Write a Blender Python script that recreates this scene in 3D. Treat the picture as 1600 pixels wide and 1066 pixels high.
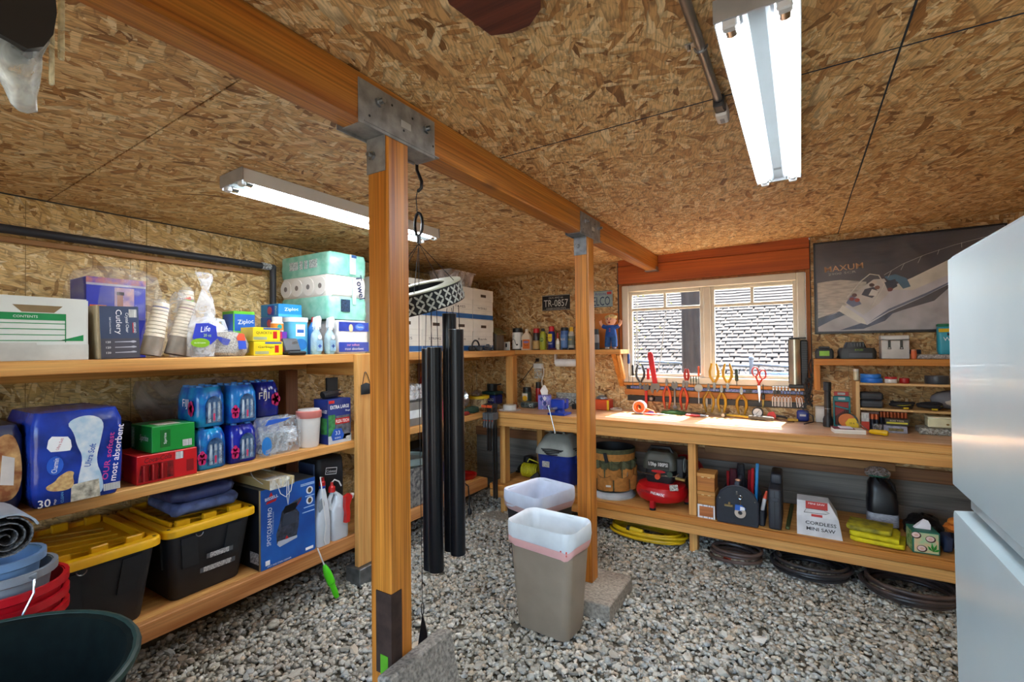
import bpy, bmesh, math, random
import numpy as np
from mathutils import Vector as V, Matrix
RN = random.Random(11)
for _o in list(bpy.data.objects): bpy.data.objects.remove(_o)
SC = bpy.context.scene
COL = SC.collection
PI = math.pi

# ------------------------------------------------------------------ camera
def cam_axes(yaw, pitch, roll):
    y, p, r = (math.radians(a) for a in (yaw, pitch, roll))
    fw = V((-math.sin(y)*math.cos(p), math.cos(y)*math.cos(p), math.sin(p)))
    rt = V((math.cos(y), math.sin(y), 0)); up = rt.cross(fw)
    return rt*math.cos(r)+up*math.sin(r), -rt*math.sin(r)+up*math.cos(r), fw
CAM_RT, CAM_UP, CAM_FW = cam_axes(31.626, 0.744, -0.639)
CAM_POS = V((0, 0, 1.5)); FPX = 732.3
cd = bpy.data.cameras.new('camera'); cam = bpy.data.objects.new('camera', cd); COL.objects.link(cam)
m = Matrix.Identity(4)
for i, a in enumerate((CAM_RT, CAM_UP, -CAM_FW)):
    for j in range(3): m[j][i] = a[j]
m.translation = CAM_POS; cam.matrix_world = m
cd.sensor_width = 36; cd.lens = FPX/1600*36; cd.clip_start = .02
SC.camera = cam
# ------------------------------------------------------------------ world, sun, exposure
w = bpy.data.worlds.new('world'); SC.world = w; w.use_nodes = True
nt = w.node_tree; bg = nt.nodes['Background']
sky = nt.nodes.new('ShaderNodeTexSky'); sky.sky_type = 'NISHITA'; sky.sun_disc = False
sky.sun_elevation = math.radians(52); sky.sun_rotation = math.radians(20); sky.air_density = 1.0; sky.dust_density = 2.5
nt.links.new(sky.outputs[0], bg.inputs[0]); bg.inputs[1].default_value = 0.68
sl = bpy.data.lights.new('sun', 'SUN'); sl.energy = 11.0; sl.angle = .01; sl.color = (1, .94, .84)
so = bpy.data.objects.new('sun', sl); COL.objects.link(so)
so.rotation_euler = V((-.06, -.47, -.82)).to_track_quat('-Z', 'Y').to_euler()
SC.view_settings.view_transform = 'Standard'; SC.view_settings.look = 'None'
SC.view_settings.gamma = 1; SC.view_settings.use_curve_mapping = False
SC.view_settings.exposure = 1.55
TUBE_POWER = 21.5

# ------------------------------------------------------------------ materials
def lin(h):
    c = [int(h[i:i+2], 16)/255 for i in (0, 2, 4)]
    return tuple((x/12.92 if x <= .04045 else ((x+.055)/1.055)**2.4) for x in c)+(1,)
_mats = {}
def _new(key):
    mt = bpy.data.materials.new(key); mt.use_nodes = True
    n = mt.node_tree; return mt, n, n.nodes['Principled BSDF']
def M(h, rough=.5, metal=0, nz=.12, sc=9, bump=0, spec=.5, stretch=None, h2=None, coat=0, trans=0):
    key = f'm_{h}_{rough}_{metal}_{nz}_{sc}_{bump}_{spec}_{stretch}_{h2}_{coat}_{trans}'
    if key in _mats: return _mats[key]
    mt, n, b = _new(key); N = n.nodes; L = n.links
    tc = N.new('ShaderNodeTexCoord'); no = N.new('ShaderNodeTexNoise')
    mp = N.new('ShaderNodeMapping'); mp.inputs['Scale'].default_value = stretch or (1, 1, 1)
    L.new(tc.outputs['Object'], mp.inputs[0]); L.new(mp.outputs[0], no.inputs['Vector'])
    no.inputs['Scale'].default_value = sc; no.inputs['Detail'].default_value = 5
    mx = N.new('ShaderNodeMix'); mx.data_type = 'RGBA'
    c = lin(h); mx.inputs[6].default_value = c
    mx.inputs[7].default_value = lin(h2) if h2 else tuple(x*(1-nz*2.2) for x in c[:3])+(1,)
    rp = N.new('ShaderNodeMapRange'); rp.inputs[1].default_value = .35; rp.inputs[2].default_value = .7
    L.new(no.outputs[0], rp.inputs[0]); L.new(rp.outputs[0], mx.inputs[0])
    L.new(mx.outputs[2], b.inputs['Base Color'])
    b.inputs['Roughness'].default_value = rough; b.inputs['Metallic'].default_value = metal
    b.inputs['Specular IOR Level'].default_value = spec
    if coat: b.inputs['Coat Weight'].default_value = coat
    if trans: b.inputs['Transmission Weight'].default_value = trans
    if bump:
        bu = N.new('ShaderNodeBump'); bu.inputs['Strength'].default_value = bump; bu.inputs['Distance'].default_value = .01
        L.new(no.outputs[0], bu.inputs['Height']); L.new(bu.outputs[0], b.inputs['Normal'])
    _mats[key] = mt; return mt
def WOOD(h1, h2, ax='x', sc=1.0, rough=.6, knots=True, fine=60, con=.55):
    key = f'wood_{h1}_{h2}_{ax}_{sc}_{rough}_{fine}'
    if key in _mats: return _mats[key]
    mt, n, b = _new(key); N = n.nodes; L = n.links
    tc = N.new('ShaderNodeTexCoord'); mp = N.new('ShaderNodeMapping')
    s = {'x': (.8, 14, 14), 'y': (14, .8, 14), 'z': (14, 14, .8)}[ax]
    mp.inputs['Scale'].default_value = tuple(q*sc for q in s)
    oi = N.new('ShaderNodeObjectInfo'); ad = N.new('ShaderNodeVectorMath'); ad.operation = 'ADD'
    ms = N.new('ShaderNodeMath'); ms.operation = 'MULTIPLY'; ms.inputs[1].default_value = 37
    L.new(oi.outputs['Random'], ms.inputs[0]); L.new(tc.outputs['Object'], ad.inputs[0]); L.new(ms.outputs[0], ad.inputs[1])
    L.new(ad.outputs[0], mp.inputs[0])
    n1 = N.new('ShaderNodeTexNoise'); n1.inputs['Scale'].default_value = 1.6; n1.inputs['Detail'].default_value = 6; n1.inputs['Distortion'].default_value = .5
    L.new(mp.outputs[0], n1.inputs['Vector'])
    mp2 = N.new('ShaderNodeMapping'); mp2.inputs['Scale'].default_value = tuple((fine if q > 1 else .7) for q in s)
    L.new(ad.outputs[0], mp2.inputs[0])
    n2 = N.new('ShaderNodeTexNoise'); n2.inputs['Scale'].default_value = 2.5; n2.inputs['Detail'].default_value = 3
    L.new(mp2.outputs[0], n2.inputs['Vector'])
    rp = N.new('ShaderNodeValToRGB'); e = rp.color_ramp.elements
    c1, c2 = lin(h1), lin(h2)
    e[0].position = .3; e[0].color = c2; e[1].position = .62; e[1].color = c1
    L.new(n1.outputs[0], rp.inputs[0])
    mx = N.new('ShaderNodeMix'); mx.data_type = 'RGBA'; mx.blend_type = 'MULTIPLY'; mx.inputs[0].default_value = .55
    r2 = N.new('ShaderNodeMapRange'); r2.inputs[1].default_value = .3; r2.inputs[2].default_value = .65; r2.inputs[3].default_value = con; r2.inputs[4].default_value = 1.05
    L.new(n2.outputs[0], r2.inputs[0]); L.new(rp.outputs[0], mx.inputs[6]); L.new(r2.outputs[0], mx.inputs[7])
    out = mx.outputs[2]
    if knots:
        vo = N.new('ShaderNodeTexVoronoi'); mk = N.new('ShaderNodeMapping')
        mk.inputs['Scale'].default_value = tuple((7 if q > 1 else 2.6) for q in s)
        L.new(ad.outputs[0], mk.inputs[0]); L.new(mk.outputs[0], vo.inputs['Vector']); vo.inputs['Scale'].default_value = .55
        kr = N.new('ShaderNodeMapRange'); kr.inputs[1].default_value = .03; kr.inputs[2].default_value = .11; kr.inputs[3].default_value = .75; kr.inputs[4].default_value = 0
        L.new(vo.outputs['Distance'], kr.inputs[0])
        m3 = N.new('ShaderNodeMix'); m3.data_type = 'RGBA'; L.new(kr.outputs[0], m3.inputs[0]); L.new(out, m3.inputs[6])
        m3.inputs[7].default_value = tuple(x*.35 for x in c2[:3])+(1,); out = m3.outputs[2]
    L.new(out, b.inputs['Base Color']); b.inputs['Roughness'].default_value = rough
    bu = N.new('ShaderNodeBump'); bu.inputs['Strength'].default_value = .15; bu.inputs['Distance'].default_value = .004
    L.new(n2.outputs[0], bu.inputs['Height']); L.new(bu.outputs[0], b.inputs['Normal'])
    _mats[key] = mt; return mt
def OSB(plane, tint=1.0, ang=.35, pale=False):
    key = f'osb_{plane}_{tint}_{pale}'
    if key in _mats: return _mats[key]
    mt, n, b = _new(key); N = n.nodes; L = n.links
    tc = N.new('ShaderNodeTexCoord'); sx = N.new('ShaderNodeSeparateXYZ'); cb = N.new('ShaderNodeCombineXYZ')
    L.new(tc.outputs['Object'], sx.inputs[0])
    a, c = {'x': (1, 2), 'y': (0, 2), 'z': (0, 1)}[plane]
    L.new(sx.outputs[a], cb.inputs[0]); L.new(sx.outputs[c], cb.inputs[1])
    # warp a little so that strands are not perfectly straight
    wn = N.new('ShaderNodeTexNoise'); wn.noise_dimensions = '2D'; wn.inputs['Scale'].default_value = 9; wn.inputs['Detail'].default_value = 3
    L.new(cb.outputs[0], wn.inputs['Vector'])
    ws = N.new('ShaderNodeVectorMath'); ws.operation = 'SCALE'; ws.inputs['Scale'].default_value = .018
    L.new(wn.outputs['Color'], ws.inputs[0])
    wa = N.new('ShaderNodeVectorMath'); wa.operation = 'ADD'; L.new(cb.outputs[0], wa.inputs[0]); L.new(ws.outputs[0], wa.inputs[1])
    val = pri = None; edge = None
    for k, (an, su, sv, off) in enumerate(((ang, 13, 50, 0), (ang+.75, 11, 42, 3.1), (ang-.6, 16, 60, 7.7), (ang+1.5, 18, 55, 5.3), (ang+.2, 8, 30, 9.9), (ang+1.1, 34, 120, 2.2), (ang-.25, 28, 105, 6.4))):
        mp = N.new('ShaderNodeMapping'); mp.vector_type = 'POINT'
        mp.inputs['Rotation'].default_value = (0, 0, an); mp.inputs['Location'].default_value = (off, off*1.7, 0)
        L.new(wa.outputs[0], mp.inputs[0])
        m2 = N.new('ShaderNodeMapping'); m2.inputs['Scale'].default_value = (su, sv, 1); L.new(mp.outputs[0], m2.inputs[0])
        vo = N.new('ShaderNodeTexVoronoi'); vo.voronoi_dimensions = '2D'; vo.distance = 'CHEBYCHEV'; vo.inputs['Scale'].default_value = 1
        L.new(m2.outputs[0], vo.inputs['Vector'])
        sp = N.new('ShaderNodeSeparateColor'); L.new(vo.outputs['Color'], sp.inputs[0])
        v, p, d = sp.outputs[0], sp.outputs[1], vo.outputs['Distance']
        if k > 4:
            fm = N.new('ShaderNodeMath'); fm.operation = 'MULTIPLY'; fm.inputs[1].default_value = .80; L.new(p, fm.inputs[0]); p = fm.outputs[0]
        if val is None: val, pri, edge = v, p, d
        else:
            gt = N.new('ShaderNodeMath'); gt.operation = 'GREATER_THAN'; L.new(p, gt.inputs[0]); L.new(pri, gt.inputs[1])
            outs = []
            for A, Bq in ((val, v), (pri, p), (edge, d)):
                mx = N.new('ShaderNodeMix'); L.new(gt.outputs[0], mx.inputs[0]); L.new(A, mx.inputs[2]); L.new(Bq, mx.inputs[3]); outs.append(mx.outputs[0])
            val, pri, edge = outs
    gm = N.new('ShaderNodeMapping'); gm.inputs['Rotation'].default_value = (0, 0, ang); L.new(wa.outputs[0], gm.inputs[0])
    g2 = N.new('ShaderNodeMapping'); g2.inputs['Scale'].default_value = (22, 170, 1); L.new(gm.outputs[0], g2.inputs[0])
    gn = N.new('ShaderNodeTexNoise'); gn.noise_dimensions = '2D'; gn.inputs['Scale'].default_value = 1; gn.inputs['Detail'].default_value = 4; L.new(g2.outputs[0], gn.inputs['Vector'])
    rp = N.new('ShaderNodeValToRGB'); cr = rp.color_ramp
    cols = [(0, '7e5428'), (.07, 'a8743c'), (.2, 'c4935a'), (.5, 'd3aa70'), (.8, 'dfbd86'), (1, 'e8cf9f')]
    if pale: cols = [(0, '8f6a34'), (.06, 'b58c50'), (.18, 'cda868'), (.5, 'dab97c'), (.8, 'e4c88f'), (1, 'eed9aa')]
    cr.elements[0].color = lin(cols[0][1]); cr.elements[1].color = lin(cols[-1][1])
    for ps, hx in cols[1:-1]:
        e = cr.elements.new(ps); e.color = lin(hx)
    L.new(val, rp.inputs[0])
    mg = N.new('ShaderNodeMix'); mg.data_type = 'RGBA'; mg.blend_type = 'MULTIPLY'; mg.inputs[0].default_value = 1
    r2 = N.new('ShaderNodeMapRange'); r2.inputs[1].default_value = .36; r2.inputs[2].default_value = .56; r2.inputs[3].default_value = .66*tint; r2.inputs[4].default_value = 1.02*tint
    L.new(gn.outputs[0], r2.inputs[0]); L.new(rp.outputs[0], mg.inputs[6]); L.new(r2.outputs[0], mg.inputs[7])
    er = N.new('ShaderNodeMapRange'); er.inputs[1].default_value = .42; er.inputs[2].default_value = .62; er.inputs[3].default_value = 0; er.inputs[4].default_value = .45
    L.new(edge, er.inputs[0])
    me = N.new('ShaderNodeMix'); me.data_type = 'RGBA'; L.new(er.outputs[0], me.inputs[0]); L.new(mg.outputs[2], me.inputs[6]); me.inputs[7].default_value = lin('5a3a1a')
    L.new(me.outputs[2], b.inputs['Base Color']); b.inputs['Roughness'].default_value = .62
    bu = N.new('ShaderNodeBump'); bu.inputs['Strength'].default_value = .25; bu.inputs['Distance'].default_value = .003
    L.new(val, bu.inputs['Height']); L.new(bu.outputs[0], b.inputs['Normal'])
    _mats[key] = mt; return mt
def CLEAR(h='ffffff', amt=.25, rough=.12, crinkle=.6, sc=35):
    key = f'clear_{h}_{amt}_{rough}_{crinkle}_{sc}'
    if key in _mats: return _mats[key]
    mt, n, b = _new(key); N = n.nodes; L = n.links
    b.inputs['Base Color'].default_value = lin(h); b.inputs['Roughness'].default_value = rough; b.inputs['Specular IOR Level'].default_value = .7
    tr = N.new('ShaderNodeBsdfTransparent'); mx = N.new('ShaderNodeMixShader')
    no = N.new('ShaderNodeTexNoise'); no.inputs['Scale'].default_value = sc; no.inputs['Detail'].default_value = 4; no.inputs['Distortion'].default_value = 1.5
    tc = N.new('ShaderNodeTexCoord'); L.new(tc.outputs['Object'], no.inputs['Vector'])
    rp = N.new('ShaderNodeMapRange'); rp.inputs[1].default_value = .38; rp.inputs[2].default_value = .68; rp.inputs[3].default_value = amt*.35; rp.inputs[4].default_value = min(1, amt*1.7)
    L.new(no.outputs[0], rp.inputs[0]); L.new(rp.outputs[0], mx.inputs[0])
    L.new(tr.outputs[0], mx.inputs[1]); L.new(b.outputs[0], mx.inputs[2]); L.new(mx.outputs[0], N['Material Output'].inputs[0])
    bu = N.new('ShaderNodeBump'); bu.inputs['Strength'].default_value = crinkle; bu.inputs['Distance'].default_value = .02
    L.new(no.outputs[0], bu.inputs['Height']); L.new(bu.outputs[0], b.inputs['Normal'])
    _mats[key] = mt; return mt
def STRIPE(h1, h2, ax, freq, thr=.5, rough=.5):
    key = f'stripe_{h1}_{h2}_{ax}_{freq}_{thr}'
    if key in _mats: return _mats[key]
    mt, n, b = _new(key); N = n.nodes; L = n.links
    tc = N.new('ShaderNodeTexCoord'); wv = N.new('ShaderNodeTexNoise'); mp = N.new('ShaderNodeMapping')
    mp.inputs['Scale'].default_value = tuple(freq if 'xyz'[i] == ax else .001 for i in range(3))
    L.new(tc.outputs['Object'], mp.inputs[0]); L.new(mp.outputs[0], wv.inputs['Vector']); wv.inputs['Scale'].default_value = 1; wv.inputs['Detail'].default_value = 0
    gt = N.new('ShaderNodeMath'); gt.operation = 'GREATER_THAN'; gt.inputs[1].default_value = thr
    mx = N.new('ShaderNodeMix'); mx.data_type = 'RGBA'; mx.inputs[6].default_value = lin(h1); mx.inputs[7].default_value = lin(h2)
    L.new(wv.outputs[0], gt.inputs[0]); L.new(gt.outputs[0], mx.inputs[0]); L.new(mx.outputs[2], b.inputs['Base Color'])
    b.inputs['Roughness'].default_value = rough
    _mats[key] = mt; return mt
def EMIT(h, s):
    key = f'emit_{h}_{s}'
    if key in _mats: return _mats[key]
    mt, n, b = _new(key); b.inputs['Base Color'].default_value = lin(h)
    b.inputs['Emission Color'].default_value = lin(h); b.inputs['Emission Strength'].default_value = s
    _mats[key] = mt; return mt

# ------------------------------------------------------------------ mesh builder
def rrect(w, d, r, n=4, cx=0, cy=0):
    pts = []
    for (sx, sy, a0) in ((1, 1, 0), (-1, 1, 90), (-1, -1, 180), (1, -1, 270)):
        for k in range(n+1):
            a = math.radians(a0+90*k/n)
            pts.append((cx+sx*(w/2-r)+r*math.cos(a), cy+sy*(d/2-r)+r*math.sin(a)))
    return pts
class MB:
    def __init__(s): s.v = []; s.f = []
    def add(s, vs, fs):
        n = len(s.v); s.v += [tuple(p) for p in vs]; s.f += [tuple(i+n for i in f) for f in fs]; return s
    def xf(s, mat, start=0):
        s.v[start:] = [tuple(mat @ V(p)) for p in s.v[start:]]; return s
    def rot(s, ax, deg, c=(0, 0, 0), start=0):
        c = V(c); return s.xf(Matrix.Translation(c) @ Matrix.Rotation(math.radians(deg), 4, ax) @ Matrix.Translation(-c), start)
    def mv(s, x, y, z, start=0): return s.xf(Matrix.Translation((x, y, z)), start)
    def join(s, o): return s.add(o.v, o.f)
    def bb(s, x0, x1, y0, y1, z0, z1, c=0, seg=1):
        if c <= 0:
            return s.add([(x, y, z) for z in (z0, z1) for y in (y0, y1) for x in (x0, x1)],
                         [(0, 2, 3, 1), (4, 5, 7, 6), (0, 1, 5, 4), (2, 6, 7, 3), (0, 4, 6, 2), (1, 3, 7, 5)])
        bm = bmesh.new(); bmesh.ops.create_cube(bm, size=1)
        for q in bm.verts: q.co = V(((x0+x1)/2+q.co.x*(x1-x0), (y0+y1)/2+q.co.y*(y1-y0), (z0+z1)/2+q.co.z*(z1-z0)))
        c = min(c, .49*min(abs(x1-x0), abs(y1-y0), abs(z1-z0)))
        bmesh.ops.bevel(bm, geom=list(bm.edges), offset=c, segments=seg, profile=.5, affect='EDGES')
        bm.verts.index_update()
        s.add([q.co[:] for q in bm.verts], [[q.index for q in f.verts] for f in bm.faces]); bm.free(); return s
    def box(s, cx, cy, cz, sx, sy, sz, c=0, seg=1): return s.bb(cx-sx/2, cx+sx/2, cy-sy/2, cy+sy/2, cz-sz/2, cz+sz/2, c, seg)
    def loft(s, rings, cap=True, closed=True, capa=True):
        n = len(rings[0]); vs = [p for r in rings for p in r]; fs = []
        for i in range(len(rings)-1):
            for k in range(n if closed else n-1):
                a = i*n+k; b = i*n+(k+1) % n; fs.append((a, b, b+n, a+n))
        if cap:
            if capa: fs.append(tuple(reversed(range(n))))
            fs.append(tuple(range((len(rings)-1)*n, len(rings)*n)))
        return s.add(vs, fs)
    def cyl(s, p0, p1, r0, r1=None, n=14, cap=True):
        r1 = r0 if r1 is None else r1; p0, p1 = V(p0), V(p1); d = (p1-p0).normalized()
        a = d.orthogonal().normalized(); b = d.cross(a)
        rg = lambda p, r: [tuple(p+a*(r*math.cos(2*PI*k/n))+b*(r*math.sin(2*PI*k/n))) for k in range(n)]
        return s.loft([rg(p0, r0), rg(p1, r1)], cap)
    def lathe(s, prof, n=18, c=(0, 0, 0), sx=1, sy=1, cap=True):
        return s.loft([[(c[0]+sx*r*math.cos(2*PI*k/n), c[1]+sy*r*math.sin(2*PI*k/n), c[2]+z) for k in range(n)] for r, z in ((max(r, .0004), z) for r, z in prof)], cap)
    def tube(s, pts, r, n=6, closed=False):
        P_ = [V(p) for p in pts]; N_ = len(P_); rings = []; prev = None
        for i, p in enumerate(P_):
            if closed: t = P_[(i+1) % N_]-P_[i-1]
            else: t = P_[min(i+1, N_-1)]-P_[max(i-1, 0)]
            if t.length < 1e-9: t = V((0, 0, 1))
            t.normalize()
            if prev is None: a = t.orthogonal().normalized()
            else:
                a = prev-t*prev.dot(t)
                a = a.normalized() if a.length > 1e-6 else t.orthogonal().normalized()
            prev = a; b = t.cross(a); rr = r[i] if isinstance(r, (list, tuple)) else r
            rings.append([tuple(p+a*(rr*math.cos(2*PI*k/n))+b*(rr*math.sin(2*PI*k/n))) for k in range(n)])
        if closed: return s.loft(rings+[rings[0]], cap=False)
        return s.loft(rings)
    def prism(s, poly, d0, d1, ax='z'):
        f = {'x': lambda u, v, d: (d, u, v), 'y': lambda u, v, d: (u, d, v), 'z': lambda u, v, d: (u, v, d)}[ax]
        return s.loft([[f(u, v, d0) for u, v in poly], [f(u, v, d1) for u, v in poly]])
    def ball(s, c, r, n=12, m=8, zmin=-1, zmax=1):
        rx, ry, rz = (r, r, r) if not isinstance(r, (tuple, list)) else r
        a0, a1 = math.asin(zmin), math.asin(zmax)
        return s.loft([[(c[0]+rx*math.cos(a)*math.cos(2*PI*k/n), c[1]+ry*math.cos(a)*math.sin(2*PI*k/n), c[2]+rz*math.sin(a)) for k in range(n)]
                       for a in (min(max(a0+(a1-a0)*i/m, -PI/2+.02), PI/2-.02) for i in range(m+1))])
    def grid(s, fn, nu, nv):
        return s.add([fn(i/nu, j/nv) for j in range(nv+1) for i in range(nu+1)],
                     [(j*(nu+1)+i, j*(nu+1)+i+1, (j+1)*(nu+1)+i+1, (j+1)*(nu+1)+i) for j in range(nv) for i in range(nu)])
    def jit(s, a, seed=0, start=0):
        r = random.Random(seed); z0 = min(p[2] for p in s.v[start:])
        s.v[start:] = [(p[0]+r.uniform(-a, a), p[1]+r.uniform(-a, a), max(z0, p[2]+r.uniform(-a, a))) for p in s.v[start:]]; return s
def mesh(name, mb, mat, smooth=35):
    me = bpy.data.meshes.new(name); me.from_pydata(mb.v, [], mb.f)
    bm = bmesh.new(); bm.from_mesh(me); bmesh.ops.recalc_face_normals(bm, faces=bm.faces); bm.to_mesh(me); bm.free()
    if smooth:
        me.shade_smooth(); me.set_sharp_from_angle(angle=math.radians(smooth))
    if mat: me.materials.append(mat)
    return me
def link(name, me, par=None):
    o = bpy.data.objects.new(name, me); COL.objects.link(o); o.parent = par; return o
def P(par, name, mb, mat, label=None, smooth=35):
    o = link(name, mesh(name, mb, mat, smooth), par)
    if label: o['label'] = label
    return o
def TH(name, label, cat, loc=(0, 0, 0), rz=0, group=None):
    o = link(name, None); o.location = loc; o.rotation_euler = (0, 0, math.radians(rz)); o.empty_display_size = .05
    o['label'] = label; o['category'] = cat
    if group: o['group'] = group
    return o
def ONE(name, mb, mat, label, cat, loc=(0, 0, 0), rz=0, group=None, smooth=35):
    o = link(name, mesh(name, mb, mat, smooth)); o.location = loc; o.rotation_euler = (0, 0, math.radians(rz))
    o['label'] = label; o['category'] = cat
    if group: o['group'] = group
    return o
def ST(name, mb, mat, par=None, smooth=35):
    o = link(name, mesh(name, mb, mat, smooth), par)
    if par is None: o['kind'] = 'structure'
    return o
def DUP(o, loc, rz=None, label=None, par=None):
    c = o.copy(); COL.objects.link(c)
    if par is not None: c.parent = par
    else:
        c.location = loc
        if rz is not None: c.rotation_euler = (0, 0, math.radians(rz))
        if label: c['label'] = label
    for ch in list(o.children): DUP(ch, None, par=c)
    return c
# frames for flat print: origin, right, up (normal = right x up)
class FR:
    def __init__(s, o, r, u): s.o, s.r, s.u = V(o), V(r).normalized(), V(u).normalized(); s.n = s.r.cross(s.u)
    def at(s, u, v, w=0): return s.o+s.r*u+s.u*v+s.n*w
def FX(x, y=0, z=0): return FR((x, y, z), (0, 1, 0), (0, 0, 1))      # faces +X
def FY(y, x=0, z=0): return FR((x, y, z), (1, 0, 0), (0, 0, 1))      # faces -Y
def FZ(z, x=0, y=0): return FR((x, y, z), (1, 0, 0), (0, 1, 0))      # faces up
def dp(par, name, fr, pts, mat, th=.0008, lift=0, label=None):
    return P(par, name, MB().loft([[tuple(fr.at(u, v, lift)) for u, v in pts], [tuple(fr.at(u, v, lift+th)) for u, v in pts]]), mat, label, smooth=0)
def chk(pts, n=2):
    for _ in range(n):
        pts = [q for a, b in zip(pts, pts[1:]+pts[:1]) for q in ((a[0]*.75+b[0]*.25, a[1]*.75+b[1]*.25), (a[0]*.25+b[0]*.75, a[1]*.25+b[1]*.75))]
    return pts
def dr(par, name, fr, u0, u1, v0, v1, mat, th=.0008, lift=0, label=None):
    return dp(par, name, fr, [(u0, v0), (u1, v0), (u1, v1), (u0, v1)], mat, th, lift, label)
def de(par, name, fr, u, v, ru, rv, mat, th=.0008, lift=0, n=18, a0=0, a1=360):
    k = n if a1-a0 >= 360 else n+1
    return dp(par, name, fr, [(u+ru*math.cos(math.radians(a0+(a1-a0)*i/n)), v+rv*math.sin(math.radians(a0+(a1-a0)*i/n))) for i in range(k)], mat, th, lift)
_txt = {}
def txt(par, fr, s, u, v, h, mat, w=None, rot=0, lift=.0009, name='lettering', bold=0, slant=0):
    key = (s, bold, slant)
    if key not in _txt:
        cu = bpy.data.curves.new('t', 'FONT'); cu.body = s; cu.resolution_u = 2; cu.fill_mode = 'FRONT'; cu.align_x = 'LEFT'
        cu.offset = bold; cu.shear = slant
        ob = bpy.data.objects.new('t', cu); COL.objects.link(ob); bpy.context.view_layer.update()
        me = bpy.data.meshes.new_from_object(ob.evaluated_get(bpy.context.evaluated_depsgraph_get()))
        vs = np.array([q.co[:2] for q in me.vertices]) if len(me.vertices) else np.zeros((1, 2))
        fs = [tuple(p.vertices) for p in me.polygons]
        bpy.data.objects.remove(ob); bpy.data.curves.remove(cu); bpy.data.meshes.remove(me)
        _txt[key] = (vs, fs)
    vs, fs = _txt[key]
    lo, hi = vs.min(0), vs.max(0); sc = h/max(hi[1]-lo[1], 1e-4)
    sx = sc if w is None else w/max(hi[0]-lo[0], 1e-4)
    ca, sa = math.cos(math.radians(rot)), math.sin(math.radians(rot))
    mb = MB()
    P_ = []
    for x, y in vs:
        a = (x-(lo[0]+hi[0])/2)*sx; b = (y-(lo[1]+hi[1])/2)*sc
        P_.append(tuple(fr.at(u+a*ca-b*sa, v+a*sa+b*ca, lift)))
    mb.add(P_, fs)
    me = bpy.data.meshes.new(name); me.from_pydata(mb.v, [], mb.f); me.materials.append(mat)
    return link(name, me, par)
def arc(c, r, a0, a1, n=8, ax='y', ry=None):
    ry = r if ry is None else ry; out = []
    for i in range(n+1):
        a = math.radians(a0+(a1-a0)*i/n); u, v = r*math.cos(a), ry*math.sin(a)
        out.append({'y': (c[0]+u, c[1], c[2]+v), 'x': (c[0], c[1]+u, c[2]+v), 'z': (c[0]+u, c[1]+v, c[2])}[ax])
    return out
def coil(c, r, turns, rise, n=18, jr=.0, seed=1, ry=None, dr_=0):
    q = random.Random(seed); ry = ry or r; out = []
    ph = [q.uniform(0, 6.28) for _ in range(3)]
    for i in range(int(turns*n)+1):
        a = 2*PI*i/n; k = 1+jr*math.sin(.37*a+ph[0])+jr*.6*math.sin(.83*a+ph[1])-dr_*i/(turns*n)
        out.append((c[0]+r*k*math.cos(a), c[1]+ry*k*math.sin(a), c[2]+rise*i/(turns*n)+.006*jr*10*math.sin(1.3*a+ph[2])))
    return out
# common materials
WHITE = M('eceae4', .5); BLACK = M('15161a', .45); DKGREY = M('34363b', .5); STEEL = M('a9adb0', .32, 1); CHROME = M('c8cccf', .18, 1)
RED = M('c01818', .4); YEL = M('e8c414', .45); BLUE = M('1a44a8', .4); ORANGE = M('e2621a', .5); CARD = M('c9ab80', .8); WBOX = M('e6e4dd', .7)
BAR = STRIPE('f4f4f0', '202020', 'y', 900, .5); BARX = STRIPE('f4f4f0', '202020', 'x', 900, .5); BARZ = STRIPE('f4f4f0', '202020', 'z', 900, .5)
FIR = lambda ax: WOOD('dfa65c', 'c07f3a', ax)
FIRO = lambda ax: WOOD('cf8838', 'b06a22', ax)
FILM = CLEAR('ffffff', .22)
# ================================================================== STRUCTURE
WY = 4.27; LX = -3.1; RX = 1.62; FYW = -1.3
def zc(x): return 2.305+(.012 if x > -1.119 else .036)*(x+1.119)
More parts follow.
